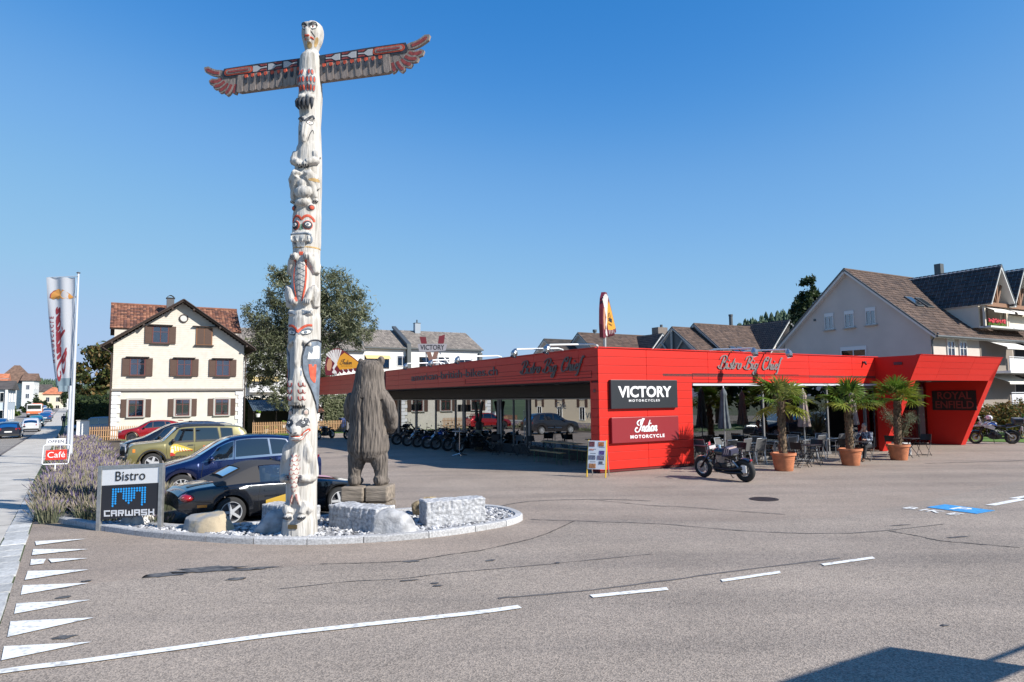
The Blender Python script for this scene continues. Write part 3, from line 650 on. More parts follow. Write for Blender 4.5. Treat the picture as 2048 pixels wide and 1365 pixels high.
for s in (-1, 1):
    # eagle
    e = inlay('eye', ov(.105*s, 9.39, .085, .05, .25*s), BLK, .006); inlay('eyeball', ov(.11*s, 9.388, .062, .032, .25*s), WHT, .012, parent=e); inlay('pupil', ov(.1*s, 9.39, .016, .016), DRD, .018, parent=e)
    stripe('eyebrow', [(.015*s, 9.37), (.07*s, 9.45), (.15*s, 9.47), (.2*s, 9.42)], .03, BLK, .012)
    stripe('cheek_line', [(.02*s, 9.35), (.09*s, 9.27), (.16*s, 9.21)], taper(.02), BLK)
    stripe('mouth', [(0, 9.17), (.07*s, 9.19), (.13*s, 9.16)], .03, RED, .012)
    for k in range(3):
        for j in range(2 + (k > 0)):
            u = .1*s+(j-(1+(k > 0))/2)*.062; z = 8.5-.15*k
            f = inlay('leg_feather', ov(u, z, .03, .07), GRY, .008); inlay('feather_centre', ov(u, z-.005, .017, .05), RED, .014, parent=f)
    # snout figure
    e = inlay('eye', ov(.11*s, 7.53, .075, .04, .15*s), BLK, .005); inlay('eyeball', ov(.112*s, 7.53, .06, .028, .15*s), WHT, .010, parent=e); inlay('pupil', ov(.1*s, 7.53, .013, .015), DRD, .015, parent=e)
    stripe('eyebrow', [(.015*s, 7.55), (.08*s, 7.615), (.15*s, 7.66), (.18*s, 7.61)], .055, BLK, .016)
    stripe('mouth', [(.05*s, 7.18), (.09*s, 7.3), (.16*s, 7.4), (.19*s, 7.33)], taper(.018), BLK)
    for k in range(3): stripe('claw', [(.025*s+.035*k*s, 6.71), (.025*s+.035*k*s, 6.66)], .022, BLK, .01)
    for k in range(3): stripe('toe', [(.2*s+.03*k*s, 6.06), (.2*s+.03*k*s, 6.03)], .015, BLK, .008)
    # beaver
    inlay('ear', ov(.17*s, 5.93, .06, .05), BLK, .008); inlay('ear', ov(.175*s, 5.925, .04, .035), RED, .013)
    e = inlay('eye', ov(.115*s, 5.6, .092, .088), RED, .006); inlay('eye_ring', ov(.118*s, 5.6, .075, .075), BLK, .012, parent=e); inlay('eyeball', ov(.118*s, 5.605, .042, .036), WHT, .018, parent=e); inlay('pupil', ov(.112*s, 5.605, .022, .024), GRY, .024, parent=e)
    stripe('eyebrow', [(.0, 5.70), (.06*s, 5.76), (.14*s, 5.77), (.22*s, 5.71), (.23*s, 5.67)], .05, RED, .01)
    stripe('lip', [(0, 5.43), (.1*s, 5.43), (.18*s, 5.38), (.18*s, 5.29), (.1*s, 5.265)], .04, GRY, .014)
    inlay('tooth', [(.12*s, 5.39), (.16*s, 5.38), (.16*s, 5.32), (.12*s, 5.32)], WHT, .014)
    inlay('front_tooth', [(.004*s, 5.40), (.072*s, 5.40), (.068*s, 5.20), (.004*s, 5.20)], WHT, .022)
    stripe('belly_border', [(.09*s, 4.95), (.105*s, 4.7), (.09*s, 4.45), (.045*s, 4.2)], .03, RED, .012)
    for k in range(4): stripe('claw', [(.1*s+.02*k*s-.03*s, 5.04), (.1*s+.02*k*s-.03*s, 4.95)], .008, BLK, .008)
    for k in range(4): stripe('toe', [(.07*s+.025*k*s, 4.23), (.065*s+.025*k*s, 4.15)], .012, GRY, .01)
    # raven
    inlay('forehead_panel', [(.05*s, 4.045), (.2*s, 4.045), (.23*s, 3.955), (.06*s, 3.955)], GRY, .008)
    e = inlay('eye', ov(.11*s, 3.64, .105, .05, .18*s), BLK, .006); inlay('eyeball', ov(.125*s, 3.645, .075, .032, .18*s), WHT, .012, parent=e); inlay('pupil', ov(.115*s, 3.645, .025, .025), GRY, .018, parent=e)
    stripe('eyebrow', [(0, 3.64), (.06*s, 3.72), (.14*s, 3.765), (.22*s, 3.77)], .045, RED, .012)
    stripe('eyelid', [(.02*s, 3.6), (.07*s, 3.68), (.15*s, 3.715), (.23*s, 3.69)], .03, GRY, .010)
    stripe('beak_groove', [(.075*s, 3.46), (.085*s, 3.3), (.075*s, 3.1), (.06*s, 2.86)], taper(.035), GRY, .006)
    if s > 0: wp, p1, p2 = [(.09, 2.95), (.08, 3.2), (.12, 3.38), (.2, 3.47), (.34, 3.49), (.48, 3.47), (.54, 3.3), (.54, 2.9), (.54, 2.5), (.5, 2.2), (.42, 2.25), (.33, 2.42), (.22, 2.65), (.14, 2.8)], [(.15, 3.16), (.17, 3.3), (.23, 3.39), (.32, 3.41), (.38, 3.4), (.38, 3.18), (.27, 3.17)], [(.17, 3.07), (.31, 3.07), (.31, 2.82), (.295, 2.74), (.26, 2.75), (.21, 2.82), (.18, 2.94)]
    else: wp, p1, p2 = [(-.2, 2.95), (-.19, 3.2), (-.24, 3.36), (-.34, 3.42), (-.46, 3.42), (-.54, 3.3), (-.54, 2.9), (-.54, 2.5), (-.5, 2.3), (-.42, 2.42), (-.32, 2.62), (-.24, 2.8)], [(-.25, 3.10), (-.28, 3.24), (-.35, 3.32), (-.43, 3.33), (-.45, 3.3), (-.45, 3.13), (-.4, 3.11)], [(-.25, 3.0), (-.40, 3.0), (-.40, 2.75), (-.385, 2.66), (-.34, 2.68), (-.29, 2.76), (-.26, 2.88)]
    w = inlay('folded_wing', wp, GRY, .02, rings=8); inlay('wing_panel', p1, WHT, .026, parent=w); inlay('wing_panel', p2, RED, .026, parent=w)
    if s > 0: stripe('wing_rim', [(.5, 2.2), (.33, 2.42), (.22, 2.65), (.1, 2.92), (.075, 3.2), (.115, 3.39), (.2, 3.49), (.34, 3.51), (.5, 3.49)], .028, BLK, .024)
    for k in range(3):
        for j in (0, 1): stripe('scale_edge', [(.04*s+.05*j*s, 2.74-.12*k), (.045*s+.05*j*s, 2.69-.12*k), (.065*s+.05*j*s, 2.67-.12*k), (.085*s+.05*j*s, 2.69-.12*k)], .016, DRD, .008)
    for k in range(4): stripe('claw', [(.015*s+.035*k*s, 2.345), (.015*s+.035*k*s, 2.28)], taper(.03), BLK, .016)
    # masked bear
    stripe('ear_rim', [(.1*s, 2.19), (.11*s, 2.25), (.15*s, 2.28), (.195*s, 2.25), (.2*s, 2.18)], .016, BLK, .008); inlay('ear', ov(.15*s, 2.215, .03, .035), PNK, .008)
    e = inlay('mask', [(.012*s, 2.03), (.03*s, 1.985), (.1*s, 1.955), (.18*s, 1.975), (.225*s, 2.04), (.2*s, 2.11), (.13*s, 2.125), (.06*s, 2.09)], BLK, .007); inlay('eyeball', ov(.105*s, 2.04, .023, .021), WHT, .013, parent=e); inlay('pupil', ov(.103*s, 2.04, .011, .011), BLK, .018, parent=e)
    stripe('gum', [(.0, 1.775), (.07*s, 1.775), (.13*s, 1.85), (.19*s, 1.905), (.205*s, 1.88)], .075, RED, .008); stripe('teeth', [(.0, 1.77), (.07*s, 1.77), (.13*s, 1.845), (.185*s, 1.89)], .05, WHT, .016); stripe('tooth_line', [(.0, 1.77), (.07*s, 1.77), (.13*s, 1.845), (.185*s, 1.89)], .008, BLK, .02)
    inlay('nostril', ov(.025*s, 1.865, .014, .012), BLK, .01)
    for k in range(3): stripe('finger', [(.015*s+.045*s, 1.12-.035*k), (.1*s, 1.12-.035*k)], .012, GRY, .012)
    for k in range(5): stripe('claw', [(.05*s+.027*k*s, .42), (.05*s+.027*k*s, .36)], taper(.028), BLK, .012)
    for k in range(3): stripe('fin_ray', [(.02*s+.008*k*s, .8), (.04*s+.012*k*s, .62)], .006, DRD, .006)
inlay('chin', ov(0, 9.06, .1, .055), OCH, .006); inlay('nape_stain', ov(.22, 9.13, .06, .09), OCH, .004); inlay('stain', ov(.2, 6.42, .1, .03), OCH, .004); inlay('nose_bridge', ov(0, 5.56, .03, .06), GRN, .004)
stripe('rim', [(-.3, 5.2), (0, 5.2), (.3, 5.2), (.5, 5.2)], .03, OCH, .004); inlay('collar', [(-.04, 5.11), (.04, 5.11), (.03, 5.05), (-.03, 5.05)], RED, .01)
for k in range(5):
    u = -.14+.065*k; mbt = MB().tube([on(u, 7.98, .06), on(u, 7.92, .09), on(u, 7.84, .09), on(u*.95, 7.78, .05)], [.03, .036, .03, .008], 8); mbt.build('talon', BLK, totem, smooth=50)
for k in range(9):
    z = 1.46-.075*k
    for j in range(-2, 3): 
        u = j*.045+(.022 if k % 2 else 0)
        if abs(u) < .1-abs(k-3)*.012: stripe('fish_scale', [(u-.022, z+.02), (u-.014, z-.01), (u, z-.02), (u+.014, z-.01), (u+.022, z+.02)], .007, DRD, .006)
for k in range(7):
    z = 4.9-.1*k
    for s in (-1, 1): stripe('hatching', [(-.085, z+.05*s), (0, z), (.085, z-.05*s)], .006, GRY, .006)
MB().box(on(0, .24, .01), (.16, .02, .07), U0/.26).build('plaque', mat('bronze plaque', (.16, .12, .06), .5, .7), totem)
# wings
WD = mat('weathered dark wood', (.19, .155, .135), .85, var=.3, scale=5, stretch=(.6, 4, 4), bump=.4, bscale=14)
FW = mat('grey brown feather wood', (.25, .205, .18), .85, var=.25, scale=7, stretch=(4, 4, .7), bump=.3, bscale=18)
for s in (-1, 1):
    wg = MB(); WM = Matrix.Translation((.1, .05, .02)) @ UP_M; fl = lambda P_: P_ if s > 0 else [(-x, z) for x, z in reversed(P_)]
    X0 = .0
    wg.prism(fl([(.05, 8.36), (1.55, 8.36), (1.78, 8.45), (1.9, 8.62), (1.86, 8.88), (1.2, 8.885), (.05, 8.87)]), -.05, .04, WM)
    w = wg.build('wing', WD, totem)
    MB().prism(fl([(.1, 8.70), (1.92, 8.68), (1.95, 8.76), (1.90, 8.875), (1.2, 8.88), (.1, 8.865)]), .04, .052, WM).build('black_band', BLK, w)
    ring = lambda a, b, c, d, n=8: [(a+ (c-a)*0 + r_*cos(t), zc+r_*sin(t)) for t in [pi/2+pi*k/n for k in range(n+1)]] if False else None
    def capsule(x0, x1, z, r): return [(x0+r*cos(pi/2+pi*k/8), z+r*sin(pi/2+pi*k/8)) for k in range(9)]+[(x1+r*cos(-pi/2+pi*k/8), z+r*sin(-pi/2+pi*k/8)) for k in range(9)]
    MB().prism(fl(capsule(1.32, 1.82, 8.785, .065)), .052, .060, WM).build('long_oval', RED, w); MB().prism(fl(capsule(1.34, 1.80, 8.785, .042)), .060, .066, WM).build('long_oval', FW, w); MB().prism(fl(capsule(1.36, 1.78, 8.785, .018)), .066, .072, WM).build('long_oval', DRD, w)
    for k in range(3):
        x = .3+.33*k
        MB().prism(fl([(x, 8.80), (x+.12, 8.79), (x+.2, 8.84), (x+.29, 8.84), (x+.29, 8.72), (x+.2, 8.72), (x+.12, 8.77), (x, 8.775)]), .052, .060, WM).build('white_flash', mat('grey white totem paint', (.42, .42, .43), .8), w)
        MB().prism(fl([(x+.0, 8.85), (x+.16, 8.85), (x+.1, 8.815), (x, 8.82)]), .052, .059, WM).build('red_flash', DRD, w); MB().prism(fl([(x+.0, 8.72), (x+.16, 8.72), (x+.1, 8.755), (x, 8.75)]), .052, .059, WM).build('red_flash', DRD, w)
    for k in range(10):
        x = .17+.142*k; o_ = .044+.010*(k % 2); zb = 8.37-.0*k
        f = MB().prism(fl([(x, 8.70), (x+.138, 8.70), (x+.15, 8.5), (x+.16, 8.38), (x+.1, 8.345), (x+.03, 8.37), (x+.015, 8.5)]), .0, o_, WM).build('feather', FW, w)
    for k in range(9):
        x = .265+.142*k
        MB().prism(fl([(x+.035*cos(2*pi*j/12), 8.585+.08*sin(2*pi*j/12)) for j in range(12)]), .04, .062, WM).build('feather_spot', BLK, w)
        MB().prism(fl([(x-.028, 8.69), (x+.028, 8.69), (x+.03, 8.64), (x, 8.615), (x-.03, 8.64)]), .04, .067, WM).build('feather_tip', RED, w)
    tips = [(1.62, 8.66, 1.70, 8.36), (1.68, 8.66, 1.88, 8.37), (1.74, 8.68, 2.03, 8.46), (1.80, 8.71, 2.15, 8.56), (1.86, 8.75, 2.25, 8.68), (1.90, 8.80, 2.36, 8.96)]
    for k, (x0, z0, x1, z1) in enumerate(tips):
        cz = -.07 if k < 5 else -.05
        def blade(w0, w1, t0, t1, sag):
            L_ = []; Rr = []; n_ = 8
            for i in range(n_+1):
                t = t0+(t1-t0)*i/n_; x = x0+(x1-x0)*t; z = z0+(z1-z0)*t+sag*sin(pi*t)
                dx, dz = x1-x0, z1-z0+sag*pi*cos(pi*t); l = hypot(dx, dz); wd = (w0+(w1-w0)*t)*(1 if i < n_ else .15)*min(1, .5+t*3)*.5
                L_.append((x-dz/l*wd, z+dx/l*wd)); Rr.append((x+dz/l*wd, z-dx/l*wd))
            return Rr+L_[::-1]
        h = .036+.007*(k % 2)
        f = MB().prism(fl(blade(.13, .13, 0, 1, cz)), -.02, h, WM).build('feather', FW, w)
        MB().prism(fl(blade(.05, .065, .25, .9, cz)), h-.01, h+.006, WM).build('feather_inlay', DRD, f)

# ================================================================== bear statue
ped = thing('log_pedestal', 'weathered square logs stacked as a pedestal under the wooden bear', 'pedestal', (-2.94, 13.98, .05), R(-4))
M_LOG = mat('grey log wood', (.20, .165, .13), .9, var=.4, scale=4, stretch=(.6, 4, 4), bump=.6, bscale=12, rnd=.2)
for (x, y, z, dx, dy, dz) in [(-.24, 0, .53, .46, .62, .29), (.25, .02, .53, .46, .58, .30), (-.2, 0, .2, .5, .6, .33), (.28, -.02, .2, .44, .6, .33)]:
    b = MB().box((0, 0, 0), (dx, dy, dz), bev=.03); o = b.build('log', M_LOG, ped, loc=(x, y, z), rz=random.uniform(-.05, .05))
bear = thing('bear_statue', 'standing bear carved from grey brown wood seen from behind', 'statue', (-2.94, 13.98, .735), R(-4))
mb = MB()
mb.tube([(.0+.03*max(0, z-1.6), .02*max(0, z-1.9), z) for z in (.45, .55, .68, .82, 1.0, 1.2, 1.4, 1.58, 1.72, 1.86, 2.0, 2.14, 2.28, 2.4, 2.48, 2.52)], [.10, .26, .325, .335, .32, .30, .295, .30, .295, .275, .25, .232, .228, .21, .17, .10], 28, flat=1.27)
for (c, r) in [((-.27, 0, .1), (.13, .18, .14)), ((.25, 0, .1), (.13, .18, .14)), ((-.28, .12, .06), (.14, .24, .085)), ((.26, .12, .06), (.14, .24, .085)), ((-.16, .18, 2.2), (.16, .2, .15)), ((-.2, .26, 2.16), (.12, .15, .1)), ((.255, 0, 2.5), (.08, .05, .10)), ((-.17, .02, 2.49), (.06, .045, .07))]: mb.ell(c, r, 18, 12)
for s_ in (-1, 1): mb.tube([(s_*.285, 0, .04), (s_*.28, 0, .18), (s_*.26, 0, .34), (s_*.225, 0, .52), (s_*.15, 0, .8)], [.115, .12, .145, .19, .2], 18)
mb.tube([(.27, .0, 1.82), (.42, -.02, 1.62), (.50, .0, 1.38), (.49, .08, 1.18), (.40, .22, 1.08)], [.14, .13, .115, .10, .085], 12)
mb.tube([(-.3, .02, 1.8), (-.42, .08, 1.58), (-.43, .18, 1.35), (-.35, .3, 1.25)], [.14, .13, .115, .09], 12)
def fur(co, nn):
    a = atan2(co.y, co.x)*.36; d = .6*NZ.noise(Vector((a*34+NZ.noise(Vector((0, a*8, co.z*2)))*1.3, co.z*4, 3)))+.9*NZ.noise(Vector((a*56+NZ.noise(Vector((1, a*12, co.z*4)))*1.1, co.z*4.2, 8)))
    v = .017*d
    if co.y < .12 and 1.0 < co.z < 1.72: v -= .045*math.exp(-((co.x-.315-.10*(1.72-co.z))/.02)**2)
    if co.y < .05 and .3 < co.z < 1.75: v -= .055*math.exp(-((co.x+.06+.03*NZ.noise(Vector((0, 0, co.z*3))))/.022)**2)
    return v
M_BEAR = mat('weathered bear wood with groove shade', (.16, .135, .115), .85, col2=(.055, .046, .04), scale=3, stretch=(9, 9, .8), detail=9, bump=.5, bscale=8, lo=.33, hi=.6)  # weathered grain; its stretched dark streaks also put groove shade into the colour
fused(mb, 'carved_body', M_BEAR, bear, .0135, 9, fur)
# ================================================================== roadside signs, flags and lavender
M_ALU = mat('brushed aluminium', (.42, .42, .41), .42, .75, var=.12, scale=12, bump=.05)
M_PAINTW = mat('white lacquer', (.72, .73, .74), .35)
M_SIGNG = mat('pale grey sign panel', (.70, .705, .71), .45)
M_SIGNB = mat('black sign panel', (.018, .019, .026), .35)
M_INK = mat('black lettering', (.015, .015, .017), .5)
M_WLET = mat('white lettering', (.75, .75, .76), .45)
M_CYAN = mat('cyan sign dots', (.02, .36, .85), .4)
# carwash board: two posts, the panels hang a little lower at the left
ax, ay, bx, by = -7.965, 13.35, -6.70, 13.18
sg = thing('carwash_sign', 'bistro and carwash sign board on two grey metal posts beside the lavender', 'sign', (ax, ay, 0), atan2(by-ay, bx-ax))
W_ = hypot(bx-ax, by-ay); sl = lambda x, z0, z1: z0+(z1-z0)*x/W_
for x, zt in ((0, 1.22), (W_, 1.275)): MB().box((x, 0, zt/2-.02), (.085, .075, zt+.04), bev=.006).build('post', M_ALU, sg)
def slab(x0, x1, zl0, zr0, zl1, zr1, y0, y1, name, m):
    vs = [(x0, y0, zl0), (x1, y0, zr0), (x1, y1, zr0), (x0, y1, zl0), (x0, y0, zl1), (x1, y0, zr1), (x1, y1, zr1), (x0, y1, zl1)]
    return MB().add(vs, [(0, 3, 2, 1), (4, 5, 6, 7), (0, 1, 5, 4), (1, 2, 6, 5), (2, 3, 7, 6), (3, 0, 4, 7)]).build(name, m, sg)
slab(.045, W_-.045, 1.16, 1.215, 1.22, 1.275, -.035, .035, 'top_rail', M_ALU)
p1 = slab(.045, W_-.045, .85, .915, 1.158, 1.212, -.025, .02, 'bistro_panel', M_SIGNG); p2 = slab(.045, W_-.045, .20, .325, .848, .913, -.022, .02, 'carwash_panel', M_SIGNB)
shear = lambda x0, z0, k: Matrix(((1, 0, 0, x0), (0, 1, 0, -.03), (k, 0, 1, z0), (0, 0, 0, 1)))
vs, fs = text('Bistro', .26, .006, space=1.02); MB().add(vs, fs, shear(W_/2, 1.035, .048) @ UP_M).build('lettering', M_INK, p1)
mb = MB(); RW = {0: range(13), 1: range(13)}
pat = ["1111111111111", "1111111111111", "1100111110011", "1100111110011", "1100011100011", "1100011100011", "1100001000011", "1000000000001"]
pat = ["1111111111111", "1111111111111", "1100111110011", "1100111110011", "1100111110011", "1100011100011", "1100001000011", "1000000000010"]
for r_, row in enumerate(pat):
    for c_, q in enumerate(row):
        if q == '1':
            x = .29+.0555*c_; z = .80-.0445*r_+ (x/W_-.5)*.075
            mb.add([(x+.021*cos(2*pi*j/10), -.027, z+.021*sin(2*pi*j/10)) for j in range(10)], [tuple(range(10))])
mb.build('dot_emblem', M_CYAN, p2)
# squared lettering of the car wash
SQ = {'C': ['H0', 'H2', 'V0'], 'A': ['H1', 'H2', 'V0', 'V1'], 'R': ['H1', 'H2', 'V0', 'V1t', 'D'], 'W': ['V0', 'V1', 'VM', 'H0'], 'S': ['H0', 'H1', 'H2', 'V0t', 'V1b'], 'H': ['V0', 'V1', 'H1']}
mb = MB(); cw, chh, st, x = .125, .115, .026, .12
for ch in 'CARWASH':
    w = cw*(1.35 if ch == 'W' else 1)
    for q in SQ[ch]:
        if q[0] == 'H': mb.box((x+w/2, 0, {'0': st/2, '1': chh*.48, '2': chh-st/2}[q[1]]), (w, .008, st))
        elif q == 'VM': mb.box((x+w/2, 0, chh*.45), (st, .0078, chh*.7))
        elif q == 'D': mb.box((x+w*.7, 0, chh*.24), (st, .0076, chh*.45))
        else:
            xx = x+st/2 if q[1] == '0' else x+w-st/2; z0, z1 = (0, chh) if len(q) == 2 else ((chh*.48, chh) if q[2] == 't' else (0, chh*.48))
            mb.box((xx, 0, (z0+z1)/2), (st, .0074, z1-z0))
    x += w+.028
k_ = (W_-.24)/(x-.12-.028)
mb.build('lettering', mat('silver lettering', (.62, .63, .66), .4), p2); p2.children[-1].matrix_local = Matrix(((k_, 0, 0, .12-.12*k_), (0, 1, 0, -.028), (.085*k_, 0, 1, .262), (0, 0, 0, 1)))

# cafe sign
cs = thing('cafe_sign', 'white framed pavement sign reading Café with an OFFEN plate on top', 'sign', (-15.0, 22.6, gz(-15, 22.6)), R(32))
fr = [(x, 0, z) for x, z in [(-.36, .62), (-.33, .58), (.33, .56), (.36, .6), (.40, 1.14), (.37, 1.18), (-.30, 1.20), (-.34, 1.16)]]
MB().tube(fr, .018, 8, closed=True).build('frame', M_PAINTW, cs); MB().tube([(0, 0, -.05), (0, 0, .6)], .02, 8).build('post', M_PAINTW, cs)
pan = MB().box((.02, 0, .87), (.58, .02, .32), bev=.004).build('red_panel', mat('red sign panel', (.62, .03, .02), .4), cs)
vs, fs = text('Café', .27, .004); MB().add(vs, fs, Matrix.Translation((.02, -.013, .865)) @ UP_M).build('lettering', M_WLET, pan)
for x in (-.05, .12): MB().tube([(x, .0, 1.02), (x, .0, 1.19)], .008, 6).build('bracket', M_PAINTW, cs)
pl = MB().box((-.0, 0, 1.305), (.52, .03, .19), bev=.004).build('open_plate', M_PAINTW, cs)
vs, fs = text('OFFEN', .135, .004, space=1.12, bold=.002); MB().add(vs, fs, Matrix.Translation((0, -.019, 1.3)) @ UP_M).build('lettering', mat('navy lettering', (.03, .03, .08), .5), pl)

# two flagpoles with tall hanging banners
M_POLE = mat('white flagpole', (.60, .62, .66), .35, .3)
def flagpole(label, x, y, h, bank):
    t = thing('flagpole', label, 'flagpole', (x, y, gz(x, y)), 0, 'flagpoles in the lavender')
    MB().tube([(0, 0, -.05), (0, 0, h*.5), (0, 0, h)], [.07, .058, .04], 14).build('pole', M_POLE, t)
    MB().lathe([(.05, h), (.075, h+.02), (.075, h+.05), (.02, h+.07)], 12).build('cap', mat('dark pole cap', (.08, .08, .09), .4), t)
    MB().tube([(.03, -.05, h-.12), (-1.25, -.05, h-.16)], .016, 6).build('banner_arm', M_POLE, t)
    MB().tube([(-.07, -.05, h-.2)]+[(-.06+.03*sin(k*1.7), -.05, h-.2-k*.3) for k in range(1, int((h-1.4)/.3))], .006, 5).build('halyard', M_POLE, t)
    return t
fx, fy = -18.55, 28.9
f1 = flagpole('taller looking nearer white flagpole with a banner arm', fx, fy, 8.15, 0); f2 = flagpole('farther flagpole mostly hidden behind the first one', -21.55, 33.35, 7.86, 0)
def clothmat():
    m = mat('white banner cloth', (.62, .63, .66), .8); nt = m.node_tree; b = nt.nodes['Principled BSDF']
    tr = nt.nodes.new('ShaderNodeBsdfTranslucent'); tr.inputs[0].default_value = (.62, .63, .66, 1); mx = nt.nodes.new('ShaderNodeMixShader'); mx.inputs[0].default_value = .4
    nt.links.new(b.outputs[0], mx.inputs[1]); nt.links.new(tr.outputs[0], mx.inputs[2]); nt.links.new(mx.outputs[0], nt.nodes['Material Output'].inputs[0]); return m
M_CLOTH = clothmat()
M_MAROON = mat('maroon print', (.22, .02, .03), .8); M_ORANGE = mat('orange print', (.55, .25, .06), .8); M_GREYHEM = mat('grey banner hem', (.16, .22, .26), .8)
def flag(name, label, x, y, h, L, tw, wd=1.2):
    z0 = gz(x, y)+h-.17; t = thing(name, label, 'flag', (x, y, z0), 0, 'banners on the flagpoles')
    def sh(u, v, o=0):                        # u 0 at the pole .. 1 free edge, v 0 top .. 1 bottom
        w = wd*(1-.17*v-.16*v*v*(1 if u > .5 else 1)); fold = .10*sin(5.5*u+1.2)*v+.05*sin(11*u+2*v)
        return Vector((-.1-w*u+ .04*v, -.05+fold+.18*v*u*tw-o, -L*v-.05*u*sin(3*v)))
    MB().grid(lambda a, b: sh(a, b*.93), 24, 40).build('cloth', M_CLOTH, t, smooth=True)
    MB().grid(lambda a, b: sh(a, .93+b*.07), 24, 5).build('hem', M_GREYHEM, t, smooth=True)
    return t, sh
fl1, sh1 = flag('banner_flag', 'white banner with a mirrored maroon script on the nearer pole', fx, fy, 8.15, 4.62, 1)
fl2, sh2 = flag('banner_flag', 'banner on the farther pole showing only its lower edge', -21.55, 33.35, 7.86, 4.45, .3, .85)
def onflag(mbv, sh, o): return [tuple(sh(p[0], p[1], o)) for p in mbv]
tm = MB(); script(tm, 'Indian', .62, .34, .0, None)
xs = [v[0] for v in tm.v]; ys = [v[1] for v in tm.v]
# the word runs up the cloth and is seen from the back, so it reads mirrored
vs = [(.50-(v[1]-.12)*.30, .56-v[0]*.205, 0) for v in tm.v]
fs = [f for f in tm.f]; MB().add(onflag(vs, sh1, .012), fs).build('script_print', M_MAROON, fl1)
tv, tf = text('MOTORCYCLE', .25, .0, space=1.75, bold=.006)
MB().add(onflag([(.87-v[1]*.8, .57-v[0]*.172, 0) for v in tv], sh1, .012), tf).build('block_print', M_MAROON, fl1)
hd = [(.05, .185), (.2, .15), (.4, .115), (.6, .105), (.78, .12), (.86, .15), (.9, .185), (.8, .20), (.7, .19), (.6, .2), (.5, .19), (.4, .2), (.3, .19), (.2, .2)]
c_ = (sum(p[0] for p in hd)/len(hd), .165); MB().add(onflag([(*c_, 0)]+[(p[0], p[1], 0) for p in hd], sh1, .012), [(0, i+1, (i+1) % len(hd)+1) for i in range(len(hd))]).build('headdress_print', [M_ORANGE], fl1)
hd2 = [(.62, .11), (.78, .12), (.88, .15), (.9, .185), (.76, .195), (.66, .17)]
MB().add(onflag([(p[0], p[1], 0) for p in hd2], sh1, .02), [tuple(range(6))]).build('face_print', M_MAROON, fl1)

# lavender: a long mass of stems with faded and violet flower heads
sheet('flower_bed', [[S(-.5, 17.6)[:2], S(-.5, 62)[:2], gw(-13.3, 43)[:2], gw(-13.3, 3)[:2], (-7.9, 14.4), (-8.6, 14.15), (-9.8, 14.9)]], M_SOIL, .03)
rg = random.Random(9); mb = MB(); clumps = []
LM = [mat('lavender stem', (.16, .16, .10), .85, var=.3, scale=3), mat('dry lavender', (.30, .26, .19), .9, var=.25, scale=4), mat('violet lavender', (.13, .10, .20), .9, var=.3, scale=4), mat('faded lavender', (.22, .185, .22), .9, var=.25, scale=4), mat('lavender leaf', (.07, .10, .055), .85, var=.3)]
t = 17.3
while t < 60:
    wmax = 0
    for l0 in ([-.25, .3, .85, 1.35, 1.8] if t < 20 else [-.25, .3, .85, 1.35]):
        x, y, z = S(l0+rg.uniform(-.16, .16), t+rg.uniform(-.2, .2))
        gx_ = (x-C0[0])*UX[0]+(y-C0[1])*UX[1]
        if gx_ > -13.35 and t > 21: continue
        if y < 14.05 or (y < 15 and x > -8.2): continue
        clumps.append((x, y, z, rg.uniform(.42, .66)*(1.0 if t < 24 else .95)))
    t += .5 if t < 32 else .62
clumps += [(-7.35, 13.75, 0, .3), (-6.95, 13.7, 0, .26), (-7.7, 14.1, 0, .42), (-8.35, 14.2, 0, .45), (-8.9, 14.5, 0, .4)]
for (x, y, z, h) in clumps:
    d = hypot(x, y); n = int(190 if d < 19 else 120 if d < 26 else 60 if d < 40 else 34); wd = .0042*max(1, d/17); viol = .05 if d < 17.5 else .20 if d < 24 else .36
    if rg.random() < .3: viol *= .4
    for k in range(n):
        a = rg.uniform(0, 2*pi); r0 = sqrt(rg.random())*.2; lean = rg.gauss(.42, .28)*r0/.2*.9+rg.uniform(-.08, .08); hh = h*rg.uniform(.62, 1.12)
        bx_, by_ = x+r0*cos(a), y+r0*sin(a); tx, ty = bx_+cos(a)*lean*hh, by_+sin(a)*lean*hh; b2 = rg.uniform(0, pi); ux, uy = cos(b2)*wd, sin(b2)*wd
        zt = z+hh*(1-.25*lean*lean); m0 = .66
        mx_, my_, mz_ = bx_+(tx-bx_)*m0, by_+(ty-by_)*m0, z+(zt-z)*(m0+.06)
        mb.add([(bx_-ux, by_-uy, z), (bx_+ux, by_+uy, z), (mx_+ux, my_+uy, mz_), (mx_-ux, my_-uy, mz_)], [(0, 1, 2, 3)], None, 4 if rg.random() < .35 else 0)
        q = rg.random(); mi = 2 if q < viol else 3 if q < viol+.2 else 1 if q < viol+.62 else 0
        f_ = rg.uniform(1.7, 3.0); ex, ey, ez = tx-mx_, ty-my_, zt-mz_
        mb.add([(mx_-ux*.8, my_-uy*.8, mz_), (mx_+ux*.8, my_+uy*.8, mz_), (mx_+ex*.55+ux*f_, my_+ey*.55+uy*f_, mz_+ez*.55), (tx, ty, zt), (mx_+ex*.55-ux*f_, my_+ey*.55-uy*f_, mz_+ez*.55)], [(0, 1, 2, 3, 4)], None, mi)
        mb.add([(mx_+ex*.4-uy*f_, my_+ey*.4+ux*f_, mz_+ez*.4), (mx_, my_, mz_), (mx_+ex*.4+uy*f_, my_+ey*.4-ux*f_, mz_+ez*.4), (tx, ty, zt)], [(0, 1, 2, 3)], None, mi)
tag(mb.build('lavender', LM), kind='stuff')
# a road sign panel on posts at the right of the viewpoint; only its shadow falls into view
M_DARKP = mat('dark grey metal', (.06, .06, .065), .45, .5)
